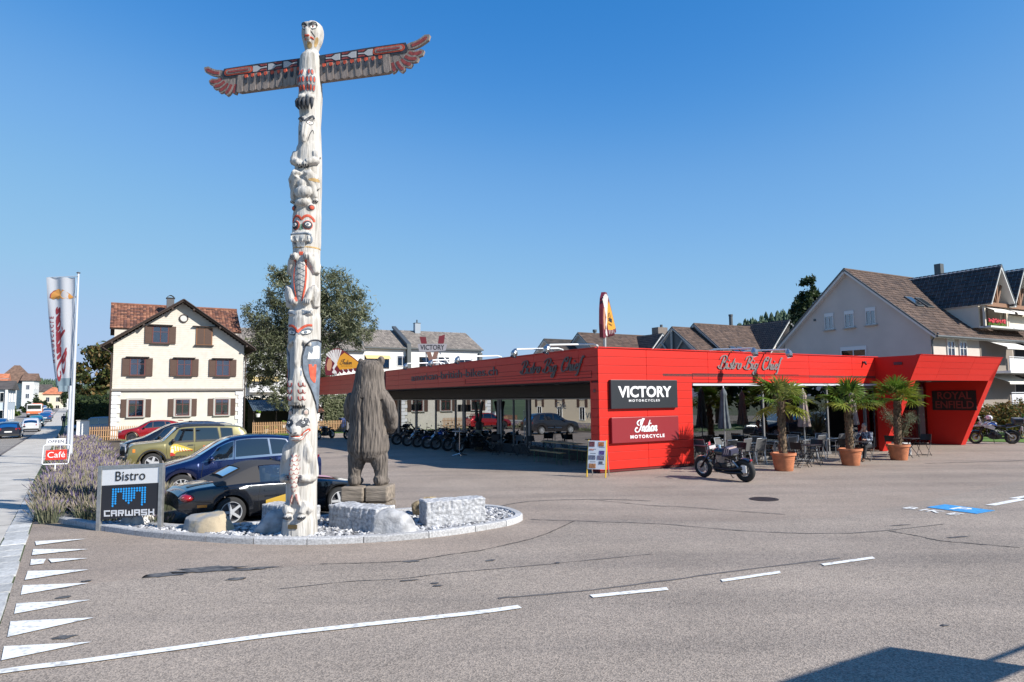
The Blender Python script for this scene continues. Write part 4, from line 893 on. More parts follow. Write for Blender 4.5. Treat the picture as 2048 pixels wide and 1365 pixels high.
# ================================================================== the red motorcycle showroom
M_RED = mat('red facade panel', (.58, .020, .012), .42, rnd=.05, spec=.32)
M_GAP = mat('dark red joint', (.10, .008, .008), .8)
M_FRAME = mat('grey window frame', (.19, .185, .185), .5, .3)
M_LAMELLA = mat('dark brown lamella', (.045, .036, .033), .6)
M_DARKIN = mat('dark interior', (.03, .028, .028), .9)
M_SILVER = mat('grey facade lettering', (.20, .175, .175), .45, .3)
M_GLASSL = glassmat('showroom glass', (.30, .34, .36), .36)
M_GLASSR = glassmat('front window glass', (.42, .50, .52), .13)
sh = thing('showroom', 'flat roofed red panel clad motorcycle showroom with a bistro', 'building', (C0[0], C0[1], 0), G30)
# core: dark backing behind the panels, roof, floor, inner walls
b = MB()
b.box((2.1, .06, 2.03), (4.14, .06, 4.06)); b.box((9.74, .06, 3.46), (11.2, .06, 1.2)); b.box((.06, .24, 2.03), (.06, .40, 4.06)); b.box((.06, 18.2, 3.55), (.06, 35.5, 1.06))
b.build('backing', M_GAP, sh)
MB().box((10.7, 13.7, 3.93), (21.2, 27.2, .1)).build('roof', mat('roof gravel', (.22, .21, .20), .95, var=.2, scale=10), sh)
MB().box((1.5, 31.8, 3.6), (2.7, 9.0, .12)).build('canopy_roof', M_LAMELLA, sh)
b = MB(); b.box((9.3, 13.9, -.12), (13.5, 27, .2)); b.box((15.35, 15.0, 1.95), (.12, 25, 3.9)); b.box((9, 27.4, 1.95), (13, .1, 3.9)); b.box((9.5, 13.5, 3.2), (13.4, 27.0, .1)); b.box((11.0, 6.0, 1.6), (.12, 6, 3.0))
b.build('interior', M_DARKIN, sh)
# facade panels, one by one
PM = {}
def panel(w, h, key, M):
    k = (round(w, 2), round(h, 2))
    if k not in PM: PM[k] = MB().box((0, 0, 0), (w-.012, .03, h-.010), bev=.004).mesh('panel', M_RED)
    o = put('panel', PM[k], sh); o.matrix_local = M; return o
rows_ = [(4.075-.285*(k+1), 4.075-.285*k) for k in range(15)]
FX = [0, 2.07, 4.17, 4.99, 7.99, 10.67, 13.49, 15.3]
for (z0, z1) in rows_:
    if z1 < .15: continue
    z0 = max(z0, .04)
    for a, c in zip(FX, FX[1:]):
        if a >= 4.1 and z1 < 3.0: continue
        if (a, c) == (2.07, 4.17) and z0 > 2.8: continue
        if (a, c) == (4.17, 4.99):
            if z0 < 2.8: continue
            a = 2.07
        zz0 = z0 if not (a >= 4.1 and z0 < 2.9) else 2.9
        panel(c-a, z1-zz0, 0, Matrix.Translation(((a+c)/2, .015, (zz0+z1)/2)))
    panel(.40, z1-z0, 0, Matrix.Translation((.015, .225, (z0+z1)/2)) @ Matrix.Rotation(-pi/2, 4, 'Z')) if z1 < 3.1 else None
GY = [.02, 1.1, 4.0, 7.0, 10.0, 12.9, 15.9, 18.4, 20.5]
for (z0, z1) in rows_[:4]:
    z0 = max(z0, 3.0)
    for a, c in zip(GY, GY[1:]): panel(c-a, z1-z0, 0, Matrix.Translation((.015, (a+c)/2, (z0+z1)/2)) @ Matrix.Rotation(-pi/2, 4, 'Z'))
for k in range(4):
    z0, z1 = 2.84+.325*k, 2.84+.325*(k+1)
    for a, c in zip([20.9, 24, 27, 30, 33, 36], [24, 27, 30, 33, 36]): panel(c-a, .325, 0, Matrix.Translation((.015, (a+c)/2, (z0+z1)/2)) @ Matrix.Rotation(-pi/2, 4, 'Z'))
MB().box((7.66, -.005, 4.09), (15.34, .07, .03)).build('coping', M_RED, sh); MB().box((-.005, 10.3, 4.091), (.07, 20.4, .03)).build('coping', M_RED, sh); MB().box((-.005, 28.45, 4.151), (.07, 15.1, .03)).build('coping', M_RED, sh)
# awning slots: dark reveals round a slim panel
b = MB(); b.box((7.1, -.004, 3.262), (5.8, .012, .022)); b.box((7.1, -.004, 3.065), (5.8, .012, .014)); b.box((4.2, -.004, 3.16), (.016, .012, .19)); b.build('awning_slot', M_GAP, sh)
b = MB(); b.box((-.004, 5.1, 3.32), (.012, 9.5, .014)); b.box((-.004, 5.1, 3.105), (.012, 9.5, .022)); b.box((-.004, .36, 3.21), (.012, .016, .21)); b.box((-.004, 9.86, 3.21), (.012, .016, .21)); b.build('awning_slot', M_GAP, sh)
MB().box((9.73, -.01, 2.865), (11.1, .06, .075)).build('lintel_rail', mat('pale metal rail', (.55, .57, .60), .4, .2), sh)
MB().box((.01, .22, 2.66), (.02, .14, .12)).build('house_number_plate', mat('bronze number plate', (.13, .09, .06), .5), sh)
vs, fs = text('31', .11, .004); MB().add(vs, fs, Matrix.Translation((-.004, .22, 2.66)) @ Matrix.Rotation(-pi/2, 4, 'Z') @ UP_M).build('house_number', M_SILVER, sh)
# left side: soffit, lamella lintel, glazing set back under the roof
b = MB()
for k in range(16): b.box((.12+.158*k, 18.0, 2.985), (.145, 35.2, .03))
tag(b.build('soffit_slats', M_LAMELLA, sh), kind='stuff')
b = MB()
for k in range(9): b.box((2.5, 13.9, 2.99-.062*k), (.05+.02*(k % 2), 27.0, .056))
tag(b.build('lintel_slats', M_LAMELLA, sh), kind='stuff')
MB().box((2.5, 13.9, 2.40), (.09, 27.0, .06)).build('window_head', M_FRAME, sh)
MB().box((2.55, 13.9, .10), (.12, 27.0, .42)).build('plinth', mat('dark plinth', (.03, .03, .032), .7), sh)
MB().box((1.25, .43, 1.5), (2.5, .04, 2.98)).build('return_wall', M_RED, sh)
LP = [.5, 3.85, 8.42, 8.6, 11.1, 11.33, 14.15, 15.1, 16.2, 18.9, 20.5]
for y, w in ((.5, .08), (8.42, .16), (8.68, .06), (9.85, .05), (11.08, .08), (11.3, .22), (15.15, .28), (16.2, .1), (18.9, .1), (21.9, .24), (24.96, .3), (27.3, .2)): MB().box((2.5, y, 1.3), (.1, w, 2.18)).build('window_post', M_FRAME, sh)
for a, c in ((.5, 8.4), (8.7, 9.84), (9.86, 11.05), (11.4, 15.0), (15.3, 16.15), (16.25, 18.85), (18.95, 21.78), (22.02, 24.8), (25.1, 27.2)): MB().box((2.5, (a+c)/2, 1.33), (.012, c-a, 2.1)).build('pane', M_GLASSL, sh)
MB().tube([(2.42, 8.78, .6), (2.42, 8.78, 1.9)], .02, 8).build('door_handle', M_ALU, sh); MB().tube([(2.42, 10.95, .6), (2.42, 10.95, 1.9)], .02, 8).build('door_handle', M_ALU, sh)
for y in (29.5, 35.5): MB().box((2.2, y, 1.3), (.16, .2, 3.4)).build('column', mat('grey steel column', (.16, .155, .16), .5, .2), sh)
for y in (15.15, 21.9):
    for s in (-1, 1): MB().box((2.38, y+s*.36, 1.93), (.16, .14, .38), bev=.01).build('speaker', M_DARKP, sh)
for i in range(3): MB().lathe([(.09, 2.962), (.09, 2.97)], 14, M=T3(1.3, 1.8+2.6*i, 0)).build('downlight', mat('pale downlight', (.5, .5, .48), .4), sh)
# window lettering, mirror quiet
def wall_text(s, y, z, size, name, m, x=2.488, **k):
    vs, fs = text(s, size, .002, **k); return MB().add(vs, fs, Matrix.Translation((x, y, z)) @ Matrix.Rotation(-pi/2, 4, 'Z') @ UP_M).build(name, m, sh)
M_VINYL = mat('window lettering', (.45, .44, .42), .6)
wall_text('VICTORY', 3.3, 1.72, .34, 'window_lettering', M_VINYL, sx=1.2); wall_text('Café', 5.9, 2.1, .42, 'window_lettering', M_VINYL); wall_text('Bistro', 2.1, 2.1, .42, 'window_lettering', M_VINYL)
# right side: glazing, blinds, open dark bay
MB().box((8.1, .2, .06), (7.9, .1, .12)).build('window_sill', M_FRAME, sh)
for x in (4.21, 8.05, 11.95): MB().box((x, .2, 1.45), (.07, .1, 2.78)).build('window_post', M_FRAME, sh)
for a, c in ((4.25, 8.0), (8.1, 11.9)): MB().box(((a+c)/2, .2, 1.46), (c-a, .012, 2.7)).build('pane', M_GLASSR, sh)
sl_ = MB().box((0, 0, 0), (4.6, .05, .012), M=Matrix.Rotation(.5, 4, 'X')).mesh('blind_slat', mat('blue grey blind', (.10, .13, .16), .5))
for k in range(38): put('blind_slat', sl_, sh, (9.4, .36, .14+.07*k))
for x in (4.9, 5.65, 6.4): MB().tube([(x, .45, 1.55), (x, .45, 2.8)], .012, 6).build('white_rod', M_PAINTW, sh)  # three thin white upright rods inside the window
po = MB().box((6.7, .5, 1.35), (.5, .04, .95), bev=.008).build('poster_frame', mat('black poster frame', (.02, .02, .02), .5), sh)
for k in range(6): MB().box((6.58+.24*(k % 2), .472, 1.04+.3*(k//2)), (.17, .01, .22)).build('poster_print', mat('pale print', (.35, .30, .27), .8), po)
MB().box((11.2, .34, 1.45), (.9, .06, 2.7)).build('sliding_door', M_DARKP, sh)
MB().box((14.9, .25, 1.5), (.7, .1, 2.7)).build('side_door', M_FRAME, sh); MB().box((14.88, .19, 1.62), (.5, .012, 2.1)).build('pane', M_GLASSR, sh)
MB().box((13.2, 3.2, 1.3), (1.4, .4, 2.2)).build('counter', mat('dark wine cabinet', (.10, .015, .02), .6), sh)
# leaning portal at the right end
lean = lambda z: -.15-.4525*z
def wedge(x0, x1, z0, z1, t=.0, back=.12):
    vs = [(x0, lean(z0)+t, z0), (x1, lean(z0)+t, z0), (x1, lean(z0)+back, z0), (x0, lean(z0)+back, z0), (x0, lean(z1)+t, z1), (x1, lean(z1)+t, z1), (x1, lean(z1)+back, z1), (x0, lean(z1)+back, z1)]
    return vs, [(0, 3, 2, 1), (4, 5, 6, 7), (0, 1, 5, 4), (1, 2, 6, 5), (2, 3, 7, 6), (3, 0, 4, 7)]
pb = MB(); pb.add(*wedge(15.12, 21.78, 3.03, 4.06, .03, .2)); pb.build('portal_backing', M_GAP, sh)
for k in range(4):
    z0 = 3.025+.262*k; z1 = z0+.255
    for a, c in ((15.1, 16.95), (16.96, 19.45), (19.46, 21.8)): MB().add(*wedge(a, c, z0, z1, 0, .03)).build('panel', M_RED, sh)
MB().add(*wedge(15.1, 21.8, 4.072, 4.10, -.02, .2)).build('coping', M_RED, sh)
MB().add([(15.1, lean(0), 0), (15.1, 0, 0), (15.1, 0, 3.02), (15.1, lean(3.02), 3.02), (15.5, lean(0), 0), (15.5, 1.2, 0), (15.5, 1.2, 3.02), (15.5, lean(3.02), 3.02)], [(3, 2, 1, 0), (4, 5, 6, 7), (0, 4, 7, 3)]).build('portal_leg', M_RED, sh)
MB().add([(15.1, 0, 3.02), (15.1, lean(3.02), 3.02), (15.1, lean(4.07), 4.07), (15.1, 0, 4.07)], [(0, 1, 2, 3)]).build('portal_cheek', M_RED, sh)
MB().add([(21.8, lean(0), 0), (21.8, 6, 0), (21.8, 6, 4.07), (21.8, lean(4.07), 4.07), (21.4, lean(0), 0), (21.4, 1.35, 0), (21.4, 1.35, 3.02), (21.4, lean(3.02), 3.02), (21.4, 6, 0), (21.4, 6, 3.02)], [(0, 1, 2, 3), (7, 6, 5, 4), (0, 3, 7, 4)]).build('portal_leg', M_RED, sh)
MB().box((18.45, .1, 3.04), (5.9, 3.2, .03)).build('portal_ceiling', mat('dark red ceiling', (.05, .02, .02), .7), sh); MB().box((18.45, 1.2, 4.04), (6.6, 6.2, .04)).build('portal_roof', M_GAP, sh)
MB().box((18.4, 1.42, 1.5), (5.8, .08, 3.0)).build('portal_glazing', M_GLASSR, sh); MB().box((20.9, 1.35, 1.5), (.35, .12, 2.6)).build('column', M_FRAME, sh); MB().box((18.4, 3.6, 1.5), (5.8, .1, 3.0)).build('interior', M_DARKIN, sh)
MB().lathe([(.1, 3.0), (.1, 3.02)], 14, M=T3(18.5, -.4, 0)).build('downlight', MATS['pale downlight'], sh)
re = MB().box((21.375, .04, 2.12), (.05, 2.0, .94)).build('enfield_sign_panel', mat('black brand panel', (.012, .011, .011), .5), sh)
M_DRL = mat('dull red lettering', (.22, .035, .03), .5)
MR = lambda y, z: Matrix.Translation((21.342, y, z)) @ Matrix.Rotation(-pi/2, 4, 'Z') @ UP_M
for s_, z in (('ROYAL', 2.34), ('ENFIELD', 1.90)):
    vs, fs = text(s_, .5, .006, bold=.008, space=.98); w = max(v[0] for v in vs)-min(v[0] for v in vs); k = (1.55 if s_ == 'ROYAL' else 1.75)/w
    MB().add([(v[0]*k, v[1], v[2]) for v in vs], fs, MR(.02, z)).build('lettering', M_DRL, re)
MB().box((15.06, -1.05, 3.75), (.03, .36, .12), bev=.01).build('wall_lamp', M_DARKP, sh)
b = MB().box((14.35, -.02, 3.86), (.26, .05, .04)); b.tube([(14.3, -.05, 3.86), (14.25, -.16, 3.74)], .04, 8); b.build('camera', M_DARKP, sh)

# brand panels on the red wall
def wall_sign(name, label, x, z, w, h, m):
    o = thing(name, label, 'sign', gw(x, -.06, z), G30); MB().box((0, 0, 0), (w, .11, h), bev=.012).build('panel', m, o); return o
s1 = wall_sign('brand_sign', 'black sign panel with white VICTORY lettering on the red wall', 1.89, 2.54, 2.93, .96, mat('anthracite sign', (.022, .026, .032), .35))
vs, fs = text('VICTORY', .5, .006, bold=.016); w = max(v[0] for v in vs)-min(v[0] for v in vs); MB().add([(v[0]*2.35/w, v[1], v[2]) for v in vs], fs, Matrix.Translation((0, -.058, .06)) @ UP_M).build('lettering', M_WLET, s1)
vs, fs = text('MOTORCYCLES', .105, .006, space=1.45, bold=.002); w = max(v[0] for v in vs)-min(v[0] for v in vs); MB().add([(v[0]*1.35/w, v[1], v[2]) for v in vs], fs, Matrix.Translation((-.05, -.058, -.22)) @ UP_M).build('lettering', M_WLET, s1)
s2 = wall_sign('brand_sign', 'wine red sign panel with white script lettering on the red wall', 1.9, 1.355, 2.93, .84, mat('wine red sign', (.23, .022, .028), .3))
mb = MB(); script(mb, 'Indian', .185, .30, .006); MB().add(mb.v, mb.f, Matrix.Translation((.05, -.064, .10)) @ UP_M).build('script_lettering', M_WLET, s2)
vs, fs = text('MOTORCYCLE', .15, .006, space=1.3, bold=.005); w = max(v[0] for v in vs)-min(v[0] for v in vs); MB().add([(v[0]*1.5/w, v[1], v[2]) for v in vs], fs, Matrix.Translation((.04, -.058, -.24)) @ UP_M).build('lettering', M_WLET, s2)
# facade lettering in grey metal script
def sc_word(s, w, name, M, m):
    mb = MB(); script(mb, s, .2, .27, .025); xs = [v[0] for v in mb.v]; k = w/(max(xs)-min(xs)); c = (max(xs)+min(xs))/2
    return MB().add([((v[0]-c)*k, v[1]*min(1.12, k*1.1), v[2]) for v in mb.v], mb.f, M).build(name, m, sh)
sc_word('Bistro Big Chief', 3.6, 'facade_lettering', Matrix.Translation((7.25, -.012, 3.66)) @ UP_M, M_SILVER)
M_DKLET = mat('dark facade lettering', (.09, .075, .07), .6)
sc_word('Bistro Big Chief', 4.3, 'facade_lettering', Matrix.Translation((-.012, 2.85, 3.58)) @ Matrix.Rotation(-pi/2, 4, 'Z') @ UP_M, M_DKLET)
vs, fs = text('american-british-bikes.ch', .5, .02, bold=.006); w = max(v[0] for v in vs)-min(v[0] for v in vs)
MB().add([(v[0]*9.6/w, v[1], v[2]) for v in vs], fs, Matrix.Translation((-.014, 11.6, 3.56)) @ Matrix.Rotation(-pi/2, 4, 'Z') @ UP_M).build('facade_lettering', M_DKLET, sh)

# floodlights on white arms reaching over the parapet
M_LAMP = mat('chrome lamp housing', (.45, .45, .46), .2, .9)
def arm(label, x, y, out, z=4.22):
    t = thing('facade_floodlight', label, 'lamp', gw(x, y, z), G30 + (0 if out == 'y' else -pi/2), 'floodlights on the showroom parapet')
    MB().tube([(0, 1.1, -.12), (0, 1.1, .06), (0, .9, .1), (0, -.95, .02)], .03, 8).build('arm', M_PAINTW, t)
    MB().lathe([(.02, -.28), (.10, -.25), (.13, -.16), (.11, -.06), (.05, .0), (.03, .04)], 14, M=T3(0, -1.0, 0, R(-20))).build('lamp_head', M_LAMP, t)
    MB().tube([(-.13, -1.0, -.12), (-.11, -1.0, .03), (.11, -1.0, .03), (.13, -1.0, -.12)], .012, 6).build('bracket', M_LAMP, t)
    MB().lathe([(.115, -.285), (.10, -.27)], 14, M=T3(0, -1.0, 0, R(-20))).build('lens', glassmat('lamp lens', (.8, .85, .9), .3), t)
    return t
for i, x in enumerate((6.25, 8.12)): arm('silver floodlight on a white arm over the sunlit red front, ' + ('left one above the script' if i == 0 else 'right one above the script'), x, 0, 'y', 4.14)
lb = ['floodlight nearest the front corner on the shaded side parapet', 'floodlight second from the front corner on the shaded side parapet', 'floodlight in the middle of the shaded side parapet', 'floodlight just right of the roof emblem on the shaded side', 'floodlight below the roof emblem, farthest along the shaded side']
for i, y in enumerate((1.45, 3.65, 8.5, 11.4, 14.6)): arm(lb[i], 0, y, 'x', 4.22)

# feathered headdress signs on the roof
M_YEL = mat('golden yellow sign', (.60, .27, .02), .5); M_MAR = mat('maroon sign paint', (.13, .012, .02), .5); M_OFFW = mat('off white sign paint', (.62, .58, .55), .5); M_SKIN = mat('tan sign paint', (.45, .22, .12), .5)
def headdress(label, x, y, z, rz, k=1.0):
    t = thing('headdress_sign', label, 'sign', gw(x, y, z), rz, 'headdress signs on the showroom roof'); F = UP_M
    out = [(0, 0), (-.08, .5), (.0, 1.1), (.18, 1.55), (.5, 1.82), (.85, 1.85), (1.25, 1.65), (1.75, 1.3), (2.25, .9), (2.65, .62), (2.72, .42), (2.4, .46), (2.38, .28), (2.1, .40), (2.06, .22), (1.8, .36), (1.74, .18), (1.5, .32), (1.42, .14), (1.2, .28), (1.1, .1), (.9, .26), (.8, .06), (.6, .1), (.3, -.02)]
    out = [(a*k, c*k) for a, c in out]
    MB().prism(out, -.07, .06, F).build('sign_body', M_MAR, t)
    P_ = lambda poly, d, nm, m: MB().prism([(a*k, c*k) for a, c in poly], .06, .06+d, F).build(nm, m, t)
    P_([(.95, .38), (.72, .75), (.95, 1.3), (1.25, 1.55), (1.75, 1.22), (2.2, .88), (2.6, .6), (2.3, .52), (2.1, .5), (1.85, .45), (1.55, .42), (1.25, .4)], .006, 'yellow_field', M_YEL)
    for i in range(7):
        a = 1.25+.17*i; P_([(.72, .72), (.74+.0*i, .78), (.72+1.05*cos(a)*.98+.03, .72+1.05*sin(a)), (.72+1.05*cos(a+.09), .72+1.05*sin(a+.09))], .009, 'feather', M_OFFW)
    P_([(.42, 1.5), (.56, 1.55), (.78, .72), (.62, .5), (.55, .35), (.45, .5), (.6, .8)], .013, 'beaded_band', M_OFFW)
    P_([(.55, .42), (.7, .28), (.78, .1), (.5, .12), (.42, .2)], .012, 'plume_base', M_OFFW)
    P_([(.1, .35), (.05, .7), (.15, 1.1), (.32, 1.2), (.42, .85), (.38, .5), (.3, .3)], .010, 'face', M_SKIN)
    for i in range(9): x0 = .95+.17*i; P_([(x0, .38+.012*i), (x0+.07, .38+.012*i), (x0+.13, .2+.022*i), (x0+.08, .2+.022*i)], .008, 'fringe', M_OFFW if i % 2 else M_MAR)
    mb = MB(); script(mb, 'Indian', .155*k, .26, .004); MB().add(mb.v, mb.f, F @ Matrix.Translation((1.42*k, .88*k, .068))).build('script_lettering', M_INK, t)
    vs, fs = text('MOTORCYCLE', .1*k, .004, space=1.2); MB().add(vs, fs, F @ Matrix.Translation((1.42*k, .62*k, .069))).build('lettering', M_INK, t)
    MB().tube([(.6*k, 0, -.9), (.6*k, 0, .3*k)], .06*k, 10).build('mast', M_ALU, t); return t
headdress('yellow and maroon feathered headdress sign on the roof behind the totem pole', .2, 34.6, 4.32, R(2), 1.12)
headdress('headdress sign seen almost edge on above the front corner of the red building', .75, .75, 4.5, R(71), .90)
# V emblem on a white stand
ve = thing('roof_emblem', 'V shaped VICTORY emblem on white tubes on the roof edge', 'sign', gw(.55, 14.9, 4.12), R(8)); F = UP_M; q = .8
M_BRZ = mat('bronze emblem', (.24, .13, .10), .45, .4); M_EMG = mat('grey emblem band', (.33, .31, .33), .45, .3)
pv = lambda poly, a, c, nm, m: MB().prism([(x*q, z*q) for x, z in poly], a, c, F).build(nm, m, ve)
pv([(-.42, .98), (-.12, .98), (0, .62), (.12, .98), (.42, .98), (.08, 0), (-.08, 0)], -.04, .04, 'emblem_wedge', M_BRZ)
pv([(-.72, 1.5), (-.76, 1.62), (-.82, 1.95), (-.42, 1.93), (-.36, 1.5)], -.04, .04, 'emblem_horn', M_MAR); pv([(.72, 1.5), (.76, 1.62), (.82, 2.1), (.42, 1.98), (.36, 1.5)], -.04, .04, 'emblem_horn', M_MAR)
pv([(-.86, .98), (-.95, 1.48), (.95, 1.48), (.86, 1.05), (.5, 1.02), (-.5, .95)], -.05, .05, 'emblem_band', M_EMG)
vs, fs = text('VICTORY', .46*q, .012, bold=.004); w = max(v[0] for v in vs)-min(v[0] for v in vs); MB().add([(v[0]*1.55*q/w, v[1], v[2]) for v in vs], fs, F @ Matrix.Translation((0, 1.24*q, .055))).build('lettering', M_INK, ve)
for pts in ([(.34, .1, -.1), (.34, .1, 1.0)], [(.45, .15, .9), (1.3, .2, -.1)], [(-.4, .1, 1.0), (-.35, .1, -.05)], [(.2, .1, .5), (.8, .12, -.1)], [(-.35, .1, .02), (1.2, .12, .02)]): MB().tube([(x*q*1.05, y, z*q*1.05) for x, y, z in pts], .028, 8).build('stand_tube', M_PAINTW, ve)
# ================================================================== cars
M_TYRE = mat('tyre rubber', (.018, .018, .019), .8, bump=.1)
M_RIM = mat('alloy rim', (.55, .56, .58), .35, .45)
M_DRIM = mat('dark alloy rim', (.10, .10, .11), .3, .8)
M_CGLASS = glassmat('tinted car glass', (.10, .12, .13), .14)
M_CLAD = mat('black plastic cladding', (.022, .022, .023), .6)
M_CHROME = mat('chrome trim', (.6, .6, .62), .12, 1.0)
M_RLAMP = mat('red lamp glass', (.28, .01, .012), .15, coat=1)
M_HLAMP = mat('clear lamp glass', (.45, .48, .52), .1, .3, coat=1)
M_AMBER = mat('amber lamp glass', (.62, .20, .01), .2, coat=1)
M_SEATS = mat('dark seat fabric', (.05, .05, .055), .8)
M_PLATE = mat('white number plate', (.65, .65, .64), .4)
M_UNDER = mat('car underside', (.012, .012, .012), .9)
def lerp(a, b, t): return a+(b-a)*t
def prof(pts, x):
    if x <= pts[0][0]: return pts[0][1]
    for a, b in zip(pts, pts[1:]):
        if x <= b[0]: return lerp(a[1], b[1], (x-a[0])/max(1e-6, b[0]-a[0]))
    return pts[-1][1]
def smoothprof(pts, it=2):
    P = [Vector((p[0], p[1])) for p in pts]
    for _ in range(it):
        q = [P[0]]
        for a, b in zip(P, P[1:]): q += [a.lerp(b, .25), a.lerp(b, .75)]
        P = q+[P[-1]]
    return [(p.x, p.y) for p in P]
def paint(name, col, metal=.35, rough=.28): return mat(name, col, rough, metal, coat=1.0, spec=.5)
def wheel(parent, x, y, r, w, side, spokes=10, rim=None, rr=.68, wide=.09):
    t = MB(); s = -1 if side < 0 else 1; F = T3(x, y, r, R(90), 0, 0)
    t.lathe([(r*rr, -w/2), (r*.9, -w/2), (r*.985, -w*.36), (r, -w*.2), (r, w*.2), (r*.985, w*.36), (r*.9, w/2), (r*rr, w/2)], 32, F, cap=False)
    wh = t.build('wheel', M_TYRE, parent, smooth=35)
    m = rim or M_RIM; rb = MB(); o = -s*w*.40          # local z of the lathe maps to -y
    rb.lathe([(r*(rr+.02), -w*.5), (r*(rr+.02), w*.5), (r*(rr-.05), w*.44), (r*(rr-.07), 0), (r*(rr-.05), -w*.44)], 32, F, cap=False)
    rb.lathe([(r*(rr-.055), o-.012), (r*(rr+.015), o-.012), (r*(rr+.015), o+.012), (r*(rr-.055), o+.012), (r*(rr-.055), o-.012)], 32, F, cap=False)
    for k in range(spokes):
        a = 2*pi*k/spokes; M = F @ Matrix.Translation((0, 0, o)) @ Matrix.Rotation(a, 4, 'Z')
        rb.prism([(r*.10, -r*wide*.8), (r*(rr-.04), -r*wide*.62), (r*(rr-.04), r*wide*.62), (r*.10, r*wide*.8)], -.018, .018, M)
    rb.lathe([(r*.16, o-.022), (r*.16, o+.022)], 16, F); rb.build('rim', m, wh, smooth=35)
    MB().lathe([(r*(rr-.08), -.02+o*.1), (r*(rr-.08), .02+o*.1)], 24, F).build('brake_disc', M_DRIM, wh)
class Car:
    def __init__(s, name, label, cat, loc, rz, c, group=None):
        s.c = c; s.t = thing(name, label, cat, loc, rz, group); L, W = c['L'], c['W']; s.L, s.W = L, W
        s.top = smoothprof(c['top']); s.belt = smoothprof(c['belt'], 1); s.r = c['r']; s.xw = c['xw']; s.Ra = s.r+c.get('gap', .055)
        xs = set(); n = int(L/.07)
        for i in range(n+1): xs.add(round(L*i/n, 4))
        for xw in s.xw:
            for k in range(-8, 9): xs.add(round(xw+s.Ra*sin(k*pi/16), 4))
        for p in c['top']: xs.add(round(min(L, max(0, p[0])), 4))
        s.xs = sorted(x for x in xs if 0 <= x <= L)
        s.split = c.get('split')
        s.body()
    def hw(s, x):
        u = (x-s.L*.5)/(s.L*.5); f = 1-s.c.get('nose', .17)*abs(min(0, u))**5-s.c.get('tail', .12)*abs(max(0, u))**5; return s.W*.5*f
    def low(s, x):
        c = s.c; z = c.get('sill', .2)+max(0, .5-x)*.12+max(0, x-s.L+.5)*c.get('rake', .3)
        for xw in s.xw:
            d = abs(x-xw)
            if d < s.Ra: z = max(z, s.r+sqrt(max(0, s.Ra**2-d*d)))
        return z
    def sec(s, x):
        w = s.hw(x); zt = prof(s.top, x); zb = min(prof(s.belt, x), zt-.012); zl = min(s.low(x), zb-.06); h = zt-zb; k = min(1, max(0, h/.45)); c = s.c
        wt = w*lerp(.86, c.get('roofw', .72), k); ws = w*.965; tum = lerp(.96, .925, k)
        zm = lerp(zl, zb, .45)
        return [(0, zl+.03), (w*.90, zl+.01), (w*.965, zl), (w*.985, zl+.05), (w, zm), (w*.995, lerp(zm, zb, .55)), (ws, zb-.02), (w*tum, zb+.01*k), (lerp(w*tum, wt, .5)+.012*k, zb+h*.52), (wt+.015, zt-.05*k-.004), (wt*.93, zt-.008), (wt*.55, zt+.012), (0, zt+.02)]
    def body(s):
        c = s.c; S_ = [s.sec(x) for x in s.xs]; m = len(S_[0]); vs = []; fs = []; mi = []
        for x, q in zip(s.xs, S_):
            vs += [(x, y, z) for y, z in q] + [(x, -y, z) for y, z in q[-2:0:-1]]
        n = 2*m-2; two = c.get('roofmat')
        for i in range(len(s.xs)-1):
            xm = (s.xs[i]+s.xs[i+1])/2
            for j in range(n):
                jj = j if j < m-1 else n-1-j
                if s.split and s.split[0] < xm < s.split[1] and jj >= 7: continue
                fs.append((i*n+j, i*n+(j+1) % n, (i+1)*n+(j+1) % n, (i+1)*n+j)); mi.append(2 if jj in (0, 1) else (1 if two and jj >= 9 and two[1] < xm < two[2] else 0))
        fs.append(tuple(reversed(range(n)))); mi.append(0); k = (len(s.xs)-1)*n; fs.append(tuple(range(k, k+n))); mi.append(0)
        mb = MB(); mb.v = vs; mb.f = fs; mb.m = mi; s.ob = mb.build('body', [c['paint'], two[0] if two else c['paint'], M_UNDER], s.t, smooth=38)
        for xw in s.xw:
            for sd in (-1, 1): wheel(s.t, xw, sd*(s.W*.5-c.get('ww', .2)*.5-.012), s.r, c.get('ww', .2), sd, c.get('spokes', 10), c.get('rim'), c.get('rr', .68), c.get('wide', .09))
    def yat(s, x, z):
        q = s.sec(x)
        for a, b in zip(q[3:10], q[4:11]):
            if a[1] <= z <= b[1] or b[1] <= z <= a[1]: return lerp(a[0], b[0], (z-a[1])/((b[1]-a[1]) or 1e-6))
        return q[4][0]
    def side(s, name, m, fn, nu=8, nv=3, out=.006, sides=(-1, 1), parent=None):
        """patch on the flank: fn(u,v) -> x,z"""
        o = None
        for sd in sides:
            def g(u, v):
                x, z = fn(u, v); return (x, sd*(s.yat(x, z)+out), z)
            o = MB().grid(g, nu, nv).build(name, m, parent or s.t, smooth=True)
        return o
    def line(s, name, pts, w=.01, out=.004, m=None, sides=(-1, 1)):
        for sd in sides:
            P_ = []
            for a, b in zip(pts, pts[1:]):
                for k in range(6): P_.append((lerp(a[0], b[0], k/6), lerp(a[1], b[1], k/6)))
            P_.append(pts[-1]); MB().tube([(x, sd*(s.yat(x, z)+out-.004), z) for x, z in P_], w*.6, 5).build(name, m or M_UNDER, s.t)
